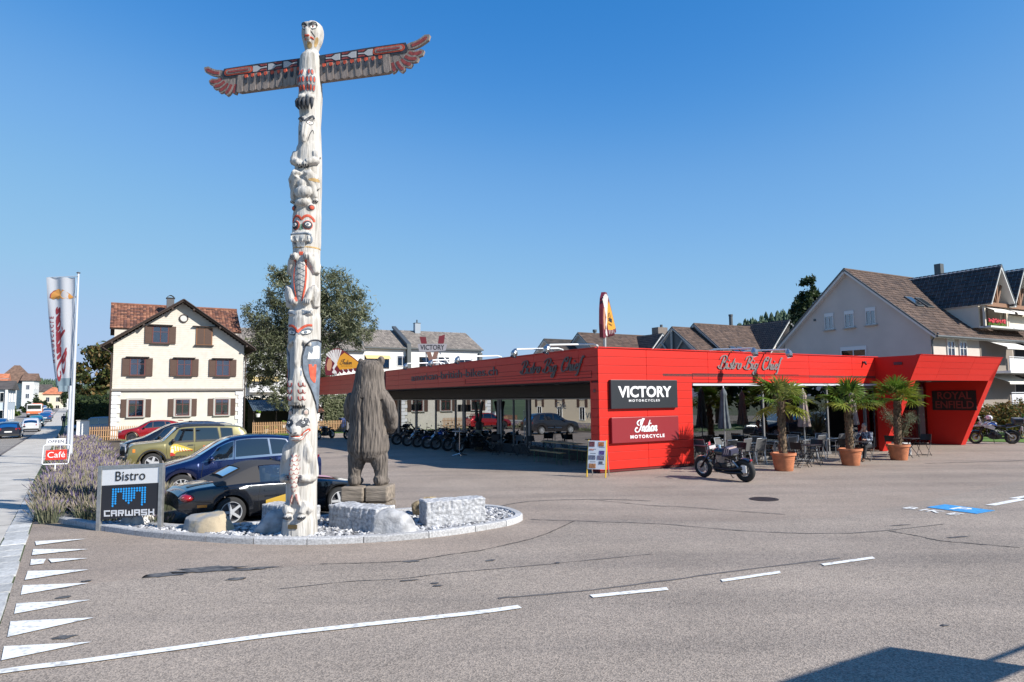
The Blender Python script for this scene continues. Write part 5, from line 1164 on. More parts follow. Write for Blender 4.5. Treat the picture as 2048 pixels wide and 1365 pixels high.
    def windows(s, list_, glass=None, frame=None, top=.075, bot=.02):
        """side panes from x ranges: (xb0, xb1, xt0, xt1)"""
        for (a, b, c, d) in list_:
            def fn(u, v, grow=0, up=0):
                xb, xt = lerp(a-grow, b+grow, u), lerp(c-grow, d+grow, u); x = lerp(xb, xt, v)
                z0 = prof(s.belt, x)+bot-up; z1 = prof(s.top, x)-top+up; z1 = max(z1, z0+.01); return x, lerp(z0, z1, v)
            if frame: s.side('window_frame', frame, lambda u, v: fn(u, v, .03, .02), 10, 4, .004)
            s.side('window', glass or M_CGLASS, fn, 10, 4, .009)
    def screen(s, name, x0, x1, m=None, inset=.07, out=.008, bend=.06):
        def g(u, v):
            x = lerp(x0, x1, v); q = s.sec(x); w = q[9][0]-inset; y = lerp(-w, w, u); xx = x+bend*(abs(2*u-1)**2)*(1 if x1 > x0 else -1)
            xx = min(max(xx, 0), s.L); q = s.sec(xx); t = abs(y)/max(.01, q[10][0]); z = q[10][1]+(q[12][1]-q[10][1])*(1-min(1, t)**2) if t < 1 else q[10][1]
            sl = (prof(s.top, xx+.03)-prof(s.top, xx-.03))/.06; l = hypot(1, sl); return (xx-sl/l*out, y, z+out/l)
        return MB().grid(g, 12, 8).build(name, m or M_CGLASS, s.t, smooth=True)
    def front(s, name, m, y0, y1, z0, z1, x=0.0, out=.008, sweep=.0, parent=None, mirror=True):
        for sd in ((-1, 1) if mirror else (1,)):
            def g(u, v):
                y = lerp(y0, y1, u); z = lerp(z0, z1, v); return (x+(-out if x < s.L/2 else out)+sweep*(u)**2*(1 if x < s.L/2 else -1), sd*y, z)
            MB().grid(g, 6, 2).build(name, m, parent or s.t)
    def mirrors(s, x, z, m):
        for sd in (-1, 1):
            y = s.yat(x, z); MB().ell((x, sd*(y+.13), z+.05), (.075, .115, .075), 12, 8).tube([(x, sd*(y-.02), z), (x, sd*(y+.1), z+.03)], .025, 6).build('wing_mirror', m, s.t, smooth=True)
    def seats(s, x0, x1, z):
        b = MB()
        for x in (x0, x1):
            for y in (-.36, .36): b.box((x, y, z+.28), (.14, .46, .58), bev=.05).box((x, y, z+.66), (.09, .24, .16), bev=.04).box((x-.25, y, z), (.5, .46, .16), bev=.05)
        return b.build('seats', M_SEATS, s.t)
    def handle(s, xs, z, m):
        for x in xs: s.side('door_handle', m, lambda u, v: (x+.2*u, z+.035*v), 4, 1, .022)
NOSE = lambda gy, gx=-13.3: gw(gx, gy)
# ---- black roadster with a closed soft top, tail to the street
P_BLACK = paint('black car paint', (.010, .011, .014), .2, .2)
a0 = Vector((-5.58, 13.70)); hd = R(52); ux_ = Vector((sin(hd), cos(hd))); nx_ = Vector((-ux_.y, ux_.x))
# local x runs from the nose to the tail, so the heading is reversed
rear_hub = a0+nx_*.78; nose = rear_hub+ux_*(2.27+.76)
rd = Car('roadster', 'black open two seater with its dark fabric top closed, tail towards the lavender', 'car', (nose.x, nose.y, gz(nose.x, nose.y)-.02), atan2(-ux_.y, -ux_.x),
    dict(L=3.95, W=1.68, r=.292, xw=(.76, 3.03), sill=.17, gap=.045, paint=P_BLACK, top=[(0, .50), (.1, .60), (.5, .70), (1.2, .80), (1.38, .83), (2.62, .86), (3.2, .84), (3.8, .78), (3.95, .66)], belt=[(0, .47), (.1, .56), (.5, .66), (1.2, .755), (2.6, .80), (3.3, .775), (3.8, .73), (3.95, .60)], spokes=5, rr=.72, wide=.12, ww=.205, nose=.30, tail=.26, rake=.42))
s = rd; M_SOFT = mat('dark grey soft top fabric', (.035, .034, .036), .85, bump=.15, bscale=300)
def topsec(x, grow=0):
    T_ = smoothprof([(1.22, .80), (1.34, .86), (1.78, 1.14), (1.95, 1.185), (2.45, 1.19), (2.68, 1.13), (3.22, .87), (3.30, .83)]); zt = prof(T_, x); w = s.hw(x); k = min(1, max(0, (zt-.82)/.4))
    zb = .81; return [(w*.90, zb), (lerp(w*.88, w*.80, k), lerp(zb, zt, .6)), (lerp(w*.80, w*.66, k), zt-.04*k), (w*.5, zt+.0), (0, zt+.015)]
def softgrid(name, m, x0, x1, a, b, out, nu=14, sides=(1, -1)):
    xs_ = [lerp(x0, x1, i/nu) for i in range(nu+1)]
    for sd in sides:
        vs = []; 
        for x in xs_:
            q = topsec(x)[a:b+1]; vs += [(x, sd*(y+(out if a < 3 else 0)), z+(out if a >= 2 else 0)) for y, z in q]
        k = b-a+1; MB().add(vs, [(i*k+j, i*k+j+1, (i+1)*k+j+1, (i+1)*k+j) for i in range(nu) for j in range(k-1)]).build(name, m, s.t, smooth=50)
softgrid('soft_top', M_SOFT, 1.86, 3.30, 2, 4, 0); softgrid('soft_top', M_SOFT, 2.46, 3.30, 0, 2, 0)
softgrid('windscreen', M_CGLASS, 1.3, 1.84, 3, 4, .004)
softgrid('windscreen_frame', P_BLACK, 1.76, 1.88, 2, 4, .006, 4)
for sd in (-1, 1): MB().tube([(1.3, sd*.72, .83), (1.55, sd*.66, 1.02), (1.84, sd*.56, 1.19)], .022, 8).build('windscreen_pillar', P_BLACK, s.t)
vsw = lambda x, z: None
for sd in (-1, 1):
    def g(u, v):
        x = lerp(lerp(1.5, 1.9, v), lerp(2.48, 2.44, v), u); q = topsec(x); z1 = min(q[2][1]-.01, 1.155); z = lerp(.815, max(z1, .83), v); k = (z-.81)/max(.05, q[2][1]-.81); return (x, sd*(lerp(q[0][0], q[2][0]+.02, min(1, k))), z)
    MB().grid(g, 8, 5).build('side_window', glassmat('clear car glass', (.55, .62, .64), .16), s.t, smooth=True)
def rw(u, v):
    x = lerp(2.76, 3.08, v); q = topsec(x); return (x+.012, lerp(-.40, .40, u), lerp(q[3][1], q[4][1], 1-abs(2*u-1)**2)+.012)
MB().grid(rw, 8, 4).build('rear_window', M_CGLASS, s.t, smooth=True)
MB().tube([(rw(a, b)[0]+.004, rw(a, b)[1], rw(a, b)[2]+.004) for a, b in [(0, 0), (.5, 0), (1, 0), (1, .5), (1, 1), (.5, 1), (0, 1), (0, .5)]], .012, 6, closed=True).build('rear_window_frame', M_UNDER, s.t)
b = MB()
for y in (-.34, .34): b.box((2.25, y, .66), (.14, .42, .62), bev=.05).box((2.3, y, 1.03), (.08, .24, .14), bev=.04)
b.build('seats', M_SEATS, s.t); MB().tube([(1.86+.02*sin(t*pi/6), .34+.17*cos(t*pi/6), .86+.16*sin(t*pi/6)) for t in range(12)], .014, 6, closed=True).build('steering_wheel', M_CLAD, s.t)
s.mirrors(1.55, .84, P_BLACK)
for y0, y1 in ((.34, .70),):
    for sd in (-1, 1): MB().ell((3.80, sd*.60, .62), (.14, .20, .085), 14, 8).build('tail_lamp', M_RLAMP, s.t, smooth=True)
s.side('side_marker', M_AMBER, lambda u, v: (3.48+.17*u, .43+.05*v), 3, 1, .008); s.side('front_marker', M_AMBER, lambda u, v: (.32+.1*u, .50+.045*v), 3, 1, .01)
s.line('door_seam', [(1.36, .76), (1.32, .5), (1.42, .24)], .008); s.line('door_seam', [(2.46, .80), (2.52, .55), (2.48, .24)], .008); s.line('bumper_seam', [(3.3, .36), (3.42, .52), (3.72, .55)], .007); s.handle([2.2], .655, P_BLACK)
s.side('door_decal', mat('gold door decal', (.40, .25, .03), .5), lambda u, v: (1.75+.62*u, .40+.2*v*(.35+.65*(1-u))+.0*u), 6, 2, .007)
def hoodpatch(s, name, m, x0, x1, y0, y1, out=.012):
    def g(u, v):
        x = lerp(x0, x1, v); y = lerp(y0, y1, u); q = s.sec(x); t = min(1, abs(y)/max(.01, q[10][0])); return (x, y, lerp(q[12][1], q[10][1], t*t)+out)
    return MB().grid(g, 5, 5).build(name, m, s.t, smooth=True)
hoodpatch(s, 'hood_print', mat('pink white hood print', (.55, .30, .36), .4), .75, 1.1, .0, .4); hoodpatch(s, 'boot_stripe', mat('copper stripe', (.45, .22, .10), .3, .3), 3.15, 3.75, .2, .34)
MB().tube([(3.62, -.55, .72), (3.62, -.55, .83)], .006, 5).build('aerial', M_UNDER, s.t)
MB().box((3.93, 0, .60), (.03, .52, .12)).build('number_plate', M_PLATE, s.t)
# ---- navy blue family car
P_NAVY = paint('navy car paint', (.006, .016, .075), .55, .25)
W4 = [(1.32, 2.05, 1.72, 2.08), (2.13, 3.0, 2.15, 2.95), (3.06, 3.72, 3.0, 3.42)]
s = Car('family_car', 'navy blue high roofed hatchback parked between the roadster and the olive car', 'car', NOSE(2.25, -13.0), G30,
    dict(L=4.39, W=1.79, r=.325, xw=(.86, 3.56), paint=P_NAVY, top=[(0, .62), (.08, .72), (.5, .86), (1.05, .99), (1.2, 1.05), (1.75, 1.40), (2.1, 1.54), (2.7, 1.575), (3.4, 1.53), (4.0, 1.40), (4.28, 1.02), (4.39, .9)], belt=[(0, .55), (.08, .66), (.6, .83), (1.2, .93), (2.4, .985), (3.6, 1.03), (4.2, 1.0), (4.39, .84)], spokes=11, wide=.07, rim=M_RIM, nose=.30))
s.windows(W4, frame=M_CHROME, top=.085); s.screen('windscreen', 1.22, 1.95); s.screen('rear_window', 4.02, 4.25); s.mirrors(1.52, .98, P_NAVY); s.handle([2.3, 3.25], .87, P_NAVY); s.seats(2.2, 3.1, .5)
s.line('door_seam', [(1.35, .93), (1.3, .6), (1.38, .26)]); s.line('door_seam', [(2.1, .98), (2.12, .6), (2.1, .26)]); s.line('door_seam', [(3.1, 1.0), (3.15, .75), (3.0, .3)]); s.line('body_crease', [(1.5, .72), (2.6, .78), (3.7, .86)], .006)
s.front('headlight', M_HLAMP, .48, .80, .62, .74, 0, .01, .22); s.front('grille', M_CLAD, -.44, .44, .46, .64, 0, .012, mirror=False); s.front('tail_lamp', M_RLAMP, .48, .8, .82, .98, s.L, .01, .12)
# ---- olive compact off-roader with decals
P_OLIVE = paint('olive car paint', (.21, .185, .075), .3, .3)
s = Car('off_roader', 'olive green boxy off roader with a feather headdress decal on its door', 'car', NOSE(11.7, -13.25), G30,
    dict(L=4.24, W=1.80, r=.345, xw=(.82, 3.39), sill=.30, paint=P_OLIVE, roofw=.79, nose=.12, tail=.07, gap=.07, roofmat=(M_CLAD, 1.5, 3.3), top=[(0, .70), (.04, .95), (.2, 1.04), (1.05, 1.10), (1.2, 1.13), (1.62, 1.60), (1.8, 1.67), (2.6, 1.69), (3.9, 1.63), (4.12, 1.45), (4.22, 1.05), (4.24, .95)], belt=[(0, .62), (.04, .86), (.2, .96), (1.2, 1.04), (3.6, 1.08), (4.1, 1.08), (4.24, .9)], spokes=5, wide=.17, rim=M_RIM))
s.windows([(1.42, 2.18, 1.72, 2.18), (2.3, 3.12, 2.28, 3.02), (3.22, 3.62, 3.16, 3.56)], frame=M_CLAD, top=.11); s.screen('windscreen', 1.2, 1.62, inset=.05); s.mirrors(1.5, 1.08, M_CLAD); s.handle([2.0, 2.95], .93, M_CLAD); s.seats(2.2, 3.0, .6)
for xw in s.xw:
    for sd in (-1, 1):
        pts = [(xw+(s.Ra+.05)*cos(a), s.r+(s.Ra+.05)*sin(a)) for a in [R(8+164*k/14) for k in range(15)]]; MB().tube([(x, sd*(s.yat(x, z)+.012), z) for x, z in pts], .06, 8, flat=.5).build('arch_cladding', M_CLAD, s.t, smooth=True)
s.side('sill_cladding', M_CLAD, lambda u, v: (1.25+1.72*u, .31+.16*v), 6, 2, .02); s.line('door_seam', [(1.3, 1.03), (1.28, .7), (1.36, .42)]); s.line('door_seam', [(2.24, 1.05), (2.24, .42)]); s.line('door_seam', [(3.14, 1.06), (3.2, .8), (2.98, .5)])
for sd in (-1, 1):
    MB().lathe([(.115, -.02), (.115, .03), (.09, .035)], 16, T3(-.03, sd*.56, .82, 0, R(-90))).build('headlight', M_HLAMP, s.t); MB().lathe([(.125, -.01), (.125, .02)], 16, T3(-.012, sd*.56, .82, 0, R(-90))).build('headlight_ring', M_CLAD, s.t)
MB().box((-.015, 0, .82), (.03, .82, .22), bev=.01).build('grille', M_CLAD, s.t); MB().box((0, 0, .5), (.12, 1.5, .22), bev=.04).build('bumper', M_CLAD, s.t)
s.side('side_marker', M_AMBER, lambda u, v: (.17+.09*u, .74+.13*v), 2, 2, .012)
MB().tube([(1.7, .62, 1.71), (1.9, .63, 1.75), (3.4, .62, 1.73), (3.6, .6, 1.68)], .018, 6).tube([(1.7, -.62, 1.71), (1.9, -.63, 1.75), (3.4, -.62, 1.73), (3.6, -.6, 1.68)], .018, 6).build('roof_rails', M_CHROME, s.t)
def onside(s, poly2, m, name, out, sd=-1):
    cx = sum(p[0] for p in poly2)/len(poly2); cz = sum(p[1] for p in poly2)/len(poly2)
    return MB().add([(x, sd*(s.yat(x, z)+out), z) for x, z in [(cx, cz)]+poly2], [(0, 1+i, 1+(i+1) % len(poly2)) for i in range(len(poly2))]).build(name, m, s.t)
M_DY = mat('yellow decal', (.62, .40, .05), .4); M_DW = mat('cream decal', (.66, .60, .50), .4); M_DR2 = mat('red decal', (.40, .03, .02), .4)
onside(s, [(1.42, .62), (1.40, .86), (1.48, .98), (1.62, 1.0), (1.85, .92), (2.08, .82), (2.2, .78), (2.05, .75), (1.8, .72), (1.6, .70), (1.52, .6)], M_DY, 'door_decal', .008)
for k in range(6): x0 = 1.54+.09*k; onside(s, [(x0, .93-.028*k), (x0+.045, .94-.03*k), (x0+.075, .75+.0*k), (x0+.035, .745)], M_DW, 'decal_feather', .011)
onside(s, [(1.42, .64), (1.44, .90), (1.5, .93), (1.53, .75), (1.5, .62)], M_DW, 'decal_face', .011); onside(s, [(1.41, .56), (1.41, .68), (1.47, .70), (1.6, .6), (1.54, .57)], M_DR2, 'decal_plume', .012)
for k in range(5): x0 = 1.7+.1*k; onside(s, [(x0, .765), (x0+.05, .765), (x0+.07, .725), (x0+.03, .725)], M_DR2, 'decal_fringe', .012)
vs, fs = text('american-british-bikes.ch', .15, 0, bold=.004); MB().add([(2.18+v[0], -(s.yat(2.18+v[0], .53+v[1])+.008), .53+v[1]) for v in vs], fs).build('decal_lettering', M_INK, s.t)
vs, fs = text('sales', .2, 0, bold=.004, shear=.3); MB().add([(2.7+v[0], -(s.yat(2.7+v[0], .88+v[1])+.008), .88+v[1]) for v in vs], fs).build('decal_lettering', mat('orange decal', (.55, .12, .04), .4), s.t)
# ---- black car behind it
s = Car('black_car', 'black sloping fronted car parked just behind the olive off roader', 'car', NOSE(18.3, -13.45), G30,
    dict(L=4.4, W=1.80, r=.325, xw=(.88, 3.55), paint=P_BLACK, top=[(0, .62), (.1, .78), (.5, .93), (.95, 1.04), (1.2, 1.17), (1.8, 1.52), (2.2, 1.64), (2.9, 1.665), (3.7, 1.60), (4.2, 1.3), (4.4, .95)], belt=[(0, .55), (.1, .68), (.6, .86), (1.2, .96), (3.6, 1.06), (4.2, 1.05), (4.4, .86)], nose=.28))
s.windows([(1.3, 2.1, 1.78, 2.12), (2.18, 3.05, 2.2, 3.0), (3.12, 3.8, 3.08, 3.5)], frame=M_CLAD, top=.09); s.screen('windscreen', 1.0, 1.95, glassmat('clear windscreen', (.5, .52, .54), .12)); s.mirrors(1.55, 1.02, P_BLACK); s.handle([2.3, 3.25], .9, P_BLACK)
s.front('headlight', M_HLAMP, .42, .80, .66, .78, 0, .01, .28); s.front('grille', M_CLAD, -.4, .4, .5, .64, 0, .012, mirror=False); MB().box((2.9, 0, 1.71), (.16, .05, .06), bev=.02).build('shark_fin', P_BLACK, s.t)
# ---- red crossover
P_REDC = paint('red car paint', (.33, .008, .012), .4, .25)
def crossover(label, gy, gx, group=None):
    s = Car('red_crossover', label, 'car', NOSE(gy, gx), G30,
        dict(L=4.27, W=1.77, r=.335, xw=(.86, 3.43), sill=.24, paint=P_REDC, top=[(0, .70), (.1, .84), (.5, .93), (1.1, 1.03), (1.3, 1.1), (1.95, 1.47), (2.3, 1.535), (2.9, 1.53), (3.6, 1.43), (4.0, 1.25), (4.2, 1.0), (4.27, .9)], belt=[(0, .62), (.1, .76), (.6, .88), (1.3, .96), (3.6, 1.08), (4.0, 1.08), (4.27, .86)], spokes=10, rim=M_DRIM, nose=.26, tail=.2))
    s.windows([(1.42, 2.12, 1.9, 2.14), (2.2, 2.98, 2.2, 2.9), (3.04, 3.5, 2.98, 3.2)], frame=M_CLAD, top=.085); s.screen('windscreen', 1.28, 2.0); s.mirrors(1.62, 1.0, M_CLAD); s.handle([2.3, 3.2], .9, P_REDC); s.screen('rear_window', 3.75, 4.15)
    for xw in s.xw:
        for sd in (-1, 1):
            pts = [(xw+(s.Ra+.04)*cos(a), s.r+(s.Ra+.04)*sin(a)) for a in [R(8+164*k/12) for k in range(13)]]; MB().tube([(x, sd*(s.yat(x, z)+.008), z) for x, z in pts], .05, 6, flat=.5).build('arch_cladding', M_CLAD, s.t, smooth=True)
    s.side('sill_cladding', M_CLAD, lambda u, v: (1.25+1.8*u, .26+.14*v), 6, 2, .015); s.front('headlight', M_HLAMP, .42, .80, .74, .84, 0, .01, .22); s.front('grille', M_CLAD, -.44, .44, .5, .76, 0, .012, mirror=False); MB().box((4.0, 0, 1.47), (.35, 1.1, .035), bev=.01).build('roof_spoiler', P_REDC, s.t)
    s.line('door_seam', [(1.4, .96), (1.35, .6), (1.42, .3)]); s.line('door_seam', [(2.16, 1.0), (2.18, .3)])
    return s.t
crossover('red crossover parked farthest along, in front of the shuttered house', 38.6, -13.5)


p = gw(-12.2, 26.0)
# ---- simpler cars of the street
def street_car(label, x, y, rz, col, kind='hatch', group='cars on the street', name='street_car', metal=.3):
    P_ = paint('street paint %s' % label.split()[0], col, metal, .3)
    tops = {'wagon': [(0, .62), (.1, .74), (.6, .86), (1.2, .95), (1.9, 1.36), (2.4, 1.46), (3.4, 1.46), (4.2, 1.36), (4.55, 1.0), (4.65, .9)], 'suv': [(0, .7), (.1, .9), (.9, 1.02), (1.2, 1.08), (1.8, 1.5), (2.2, 1.6), (3.4, 1.58), (3.9, 1.42), (4.2, 1.05), (4.3, .95)], 'hatch': [(0, .6), (.1, .74), (.8, .92), (1.0, .97), (1.6, 1.36), (2.0, 1.47), (3.0, 1.44), (3.6, 1.28), (3.9, .95), (4.0, .86)], 'classic': [(0, .8), (.05, .98), (.3, 1.03), (1.3, 1.06), (1.42, 1.1), (1.8, 1.6), (2.0, 1.70), (3.9, 1.72), (4.35, 1.66), (4.55, 1.1), (4.6, .9)]}
    tp = tops[kind]; L = tp[-1][0]; bz = {'wagon': .9, 'suv': 1.0, 'hatch': .92, 'classic': 1.04}[kind]
    s = Car(name, label, 'car', (x, y, gz(x, y)), rz, dict(L=L, W=1.8, r=.325, xw=(.85, L-.85), sill=.22, paint=P_, top=tp, belt=[(0, tp[0][1]-.07), (.1, tp[1][1]-.08), (1.0, bz-.06), (L-.8, bz+.06), (L-.3, bz+.02), (L, tp[-1][1]-.06)], roofw=.8 if kind == 'classic' else .72), group)
    a = tp[3 if kind != 'classic' else 4][0]+.18; w = (L-.75-a)
    s.windows([(a, a+w*.42, a+.32, a+w*.42), (a+w*.46, a+w*.78, a+w*.46, a+w*.76), (a+w*.82, L-.62, a+w*.8, L-.85)], frame=M_CLAD if kind != 'classic' else None); i0 = 3 if kind != 'classic' else 4; s.screen('windscreen', tp[i0][0]+.03, tp[i0+1][0]+.05); s.screen('rear_window', tp[-3][0]+.02, tp[-2][0]-.02)
    s.mirrors(a+.1, bz, P_); s.front('tail_lamp', M_RLAMP, .5, .82, .78, .94, L, .01, .12); s.front('headlight', M_HLAMP, .48, .8, .64, .76, 0, .01, .15); s.front('number_plate', M_PLATE, -.26, .26, .58, .69, L, .012, mirror=False); s.front('rear_bumper', M_CLAD, -.8, .8, .28, .44, L, .006, .0, mirror=False)
    return s.t
sc_ = None
hs = R(90-32.8+180)-pi/2*0     # nose away from the viewer along the street: local -x points along the street
rzs = atan2(-SD[1], -SD[0])
def nose_at(l, t, L): return S(l, t+L)
for lab, l, t, L, col, kind, rv in [('dark blue estate car leaving along the street at the left picture edge', -4.45, 73.0, 4.65, (.012, .016, .03), 'wagon', 0), ('white crossover driving away behind the dark estate car', -3.75, 94.0, 4.3, (.62, .63, .64), 'suv', 0), ('grey car coming closer beside the white crossover', -7.2, 102.0, 4.0, (.22, .25, .28), 'hatch', 1), ('teal small car just ahead of the white crossover', -3.9, 112.0, 4.0, (.02, .22, .25), 'hatch', 0), ('blue hatchback ahead of the teal car', -3.4, 132.0, 4.0, (.03, .08, .20), 'hatch', 0), ('pale pinkish car ahead of the blue hatchback', -3.6, 153.0, 4.0, (.5, .42, .42), 'hatch', 0), ('black car far up the street in the queue', -4.2, 176.0, 4.0, (.03, .03, .035), 'hatch', 0), ('white parked car on the far side of the street', -14.5, 128.0, 4.3, (.6, .6, .6), 'suv', 0), ('white car parked by the bushes left of the lorry', -13.8, 180.0, 4.3, (.6, .6, .6), 'wagon', 0), ('small white car between the lorry and the queue', -6.6, 235.0, 4.0, (.6, .6, .6), 'hatch', 1)]:
    if rv: p = S(l, t); street_car(lab, p[0], p[1], rzs+pi, col, kind)
    else: p = nose_at(l, t, L); street_car(lab, p[0], p[1], rzs, col, kind)
p = gw(-12.2, 26.0); street_car('black estate parked between the black car and the red crossover', p[0], p[1], G30, (.012, .012, .014), 'suv', None, 'parked_car')
p = gw(-17.6, 55.5); street_car('silver blue old estate car standing in the gateway behind the white pillar', p[0], p[1], G30, (.20, .26, .32), 'classic', None, 'estate_car', .5)
def lorry(name, label, l, t, back=False):
    p = S(l, t); T_ = thing(name, label, 'truck', p, R(32.8)); W_ = mat('white lorry paint', (.62, .60, .58), .4); O_ = mat('orange lorry paint', (.60, .14, .05), .4)
    if back:
        MB().box((0, 3, 2.0), (2.4, 6, 2.7), bev=.03).build('box_body', W_, T_); MB().box((0, 3, .5), (2.2, 6, .3)).build('chassis', M_CLAD, T_)
        for s_ in (-1, 1): MB().box((s_*.6, -.02, 2.0), (1.1, .03, 2.5), bev=.01).build('rear_door', W_, T_)
        for yy in (1.0, 5.0):
            for s_ in (-1, 1): wheel(T_, s_*1.0, yy, .42, .3, s_) if False else MB().lathe([(.42, -.14), (.42, .14)], 20, T3(s_*1.0, yy, .42, 0, R(90))).build('wheel', M_TYRE, T_)
        return
    MB().box((0, 1.0, 1.55), (2.4, 1.9, 2.1), bev=.12).build('cab', W_, T_); MB().box((0, .03, 2.0), (2.1, .06, .75), bev=.02).build('windscreen', M_CGLASS, T_); MB().box((0, .02, 1.0), (2.35, .1, .5), bev=.02).build('front_panel', O_, T_)
    MB().box((0, .0, .55), (2.3, .2, .3), bev=.03).build('bumper', M_CLAD, T_); MB().box((0, 4.4, 1.5), (2.4, 4.6, 1.7), bev=.03).build('load_body', O_, T_)
    b = MB()
    for i in range(9): b.ell((random.uniform(-.8, .8), 3+random.uniform(0, 3), 2.4), (.5, .6, .35), 8, 6)
    b.build('orange_load', O_, T_)
    for s_ in (-1, 1): MB().box((s_*.85, -.03, .8), (.4, .04, .2)).build('headlight', M_HLAMP, T_); MB().box((s_*1.35, .3, 2.0), (.2, .1, .45), bev=.03).build('wing_mirror', M_CLAD, T_)
    for yy in (1.2, 5.4):
        for s_ in (-1, 1): MB().lathe([(.45, -.14), (.45, .14)], 20, T3(s_*1.05, yy, .45, 0, R(90))).build('wheel', M_TYRE, T_)
lorry('lorry', 'white and orange lorry approaching along the street', -5.9, 160.0); lorry('box_truck', 'white box truck standing at the right side of the far street', .3, 205.0, True)
# ================================================================== motorcycles, terrace furniture, palms, people
M_BBLK = mat('gloss black motorcycle paint', (.012, .012, .014), .22, .2, coat=1); M_ENG = mat('black engine metal', (.03, .03, .032), .45, .6); M_ENGS = mat('silver engine metal', (.33, .33, .34), .35, .85)
M_SEAT = mat('black saddle leather', (.016, .015, .015), .6)
def moto_wheel(t, x, r, w, rim, spokes=0, name='wheel', y=0, gold=None):
    F = T3(x, y, r, R(90)); k = r-w*.5
    tm = MB(); vs = []
    tm.tube([(k*cos(2*pi*j/36), k*sin(2*pi*j/36), 0) for j in range(36)], w*.5, 10, closed=True, M=F)
    wh = tm.build(name, M_TYRE, t, smooth=True); rb = MB(); ri = r-w*.92
    rb.lathe([(ri, -w*.28), (ri+.012, -w*.3), (ri+.012, w*.3), (ri, w*.28), (ri-.02, w*.2), (ri-.02, -w*.2), (ri, -w*.28)], 32, F, cap=False)
    rb.lathe([(.045, -.07), (.055, -.05), (.055, .05), (.045, .07)], 14, F)
    n = spokes or 20
    for i in range(n):
        a = 2*pi*i/n
        if spokes: rb.prism([(.04, -.022), (ri-.01, -.016), (ri-.01, .016), (.04, .022)], -.014, .014, F @ Matrix.Rotation(a, 4, 'Z'))
        else: rb.tube([(.04*cos(a), .04*sin(a), .04*(-1)**i), ((ri-.01)*cos(a+.25*(-1)**(i//2)), (ri-.01)*sin(a+.25*(-1)**(i//2)), 0)], .004, 4, M=F)
    rb.build('rim', rim, wh, smooth=40)
    for sd in (-1, 1): MB().lathe([(.08, -.003), (r*.45, -.003), (r*.45, .003), (.08, .003)], 24, T3(x, y+sd*.085, r, R(90)), cap=False).build('brake_disc', M_ENGS, wh)
    return wh
def motorcycle(name, label, loc, rz, group=None, kind='cruiser', tank=M_BBLK, fork=M_ENG, chrome=False, lean=R(-7), far=False):
    """local x: front wheel at 0, rear wheel at wb; stands on its side stand"""
    root = thing(name, label, 'motorcycle', loc, rz, group); root.rotation_euler = (lean, 0, rz)
    wb = {'cruiser': 1.62, 'bobber': 1.50, 'tourer': 1.52}[kind]; rf, rr_, wf, wr = {'cruiser': (.33, .33, .13, .18), 'bobber': (.325, .33, .14, .17), 'tourer': (.325, .33, .12, .17)}[kind]
    t = root; gold = mat('gold wire rim', (.42, .28, .08), .3, .8)
    moto_wheel(t, 0, rf, wf, gold if kind == 'tourer' else (M_ENGS if kind != 'bobber' else M_RIM), 0 if kind != 'tourer' else 0); moto_wheel(t, wb, rr_, wr, gold if kind == 'tourer' else M_RIM, 5 if kind == 'cruiser' else 0)
    hx, hz = {'cruiser': (.52, .86), 'bobber': (.42, .80), 'tourer': (.40, .92)}[kind]; E_ = M_ENGS if chrome else M_ENG
    for s in (-1, 1): MB().tube([(0, s*.11, rf), (hx*.55, s*.11, rf+(hz-rf)*.6), (hx, s*.10, hz+.04)], [.032, .03, .026], 10).build('fork_leg', fork, t, smooth=True)
    b = MB(); n = 12
    a0, a1 = (R(40), R(150)) if kind != 'tourer' else (R(60), R(130))
    b.grid(lambda u, v: (-(rf+.035)*cos(lerp(a0, a1, u))*-1*-1, lerp(-wf*.55, wf*.55, v), rf+(rf+.03-.02*abs(2*v-1)**2)*sin(lerp(a0, a1, u))), 12, 4)
    b.build('front_fender', tank, t, smooth=True)
    # tank
    b = MB()
    if kind == 'tourer':
        b.ell((.62, 0, .98), (.30, .17, .13)).ell((.50, 0, .92), (.22, .22, .15)); b.build('fuel_tank', mat('white grey motorcycle paint', (.36, .37, .39), .3, .2, coat=1), t, smooth=True)
        for s in (-1, 1):
            MB().prism([(.42, .98), (.62, 1.09), (.80, 1.02), (.86, .90), (.62, .98)], s*.19, s*.205, UP_M).build('blue_flash', mat('blue motorcycle paint', (.01, .11, .48), .3, coat=1), t)
            MB().prism([(.2, .93), (.5, 1.0), (.78, .84), (.72, .70), (.45, .80)], s*.185, s*.2, UP_M).build('side_fairing', MATS['white grey motorcycle paint'], t)
        MB().prism([(-.30, .84), (.05, .93), (.42, .97), (.42, .88), (.02, .86)], -.09, .09, UP_M).build('beak', MATS['white grey motorcycle paint'], t)
        MB().prism([(.28, 1.05), (.2, 1.18), (.14, 1.34), (.2, 1.34), (.32, 1.1)], -.15, .15, UP_M).build('wind_screen', M_CGLASS, t); MB().box((.20, 0, 1.0), (.12, .26, .14), bev=.03).build('headlight', M_HLAMP, t)
    else:
        zt = .80 if kind == 'cruiser' else .815
        b.ell((hx+.33, 0, zt), (.30, .15, .125), 18, 12).ell((hx+.2, 0, zt+.015), (.19, .165, .115), 18, 12).ell((hx+.52, 0, zt-.04), (.16, .09, .07)); b.build('fuel_tank', tank, t, smooth=True)
        MB().lathe([(.03, -.11), (.085, -.06), (.098, .0), (.092, .02)], 18, T3(hx-.12, 0, hz-.03, 0, R(-90))).build('headlight_shell', M_ENGS if chrome else M_BBLK, t, smooth=True); MB().lathe([(.09, .021), (.05, .035)], 18, T3(hx-.12, 0, hz-.03, 0, R(-90))).build('headlight', M_HLAMP, t)
    # seat
    sx, sz = {'cruiser': (1.16, .68), 'bobber': (1.02, .72), 'tourer': (1.05, .88)}[kind]
    b = MB()
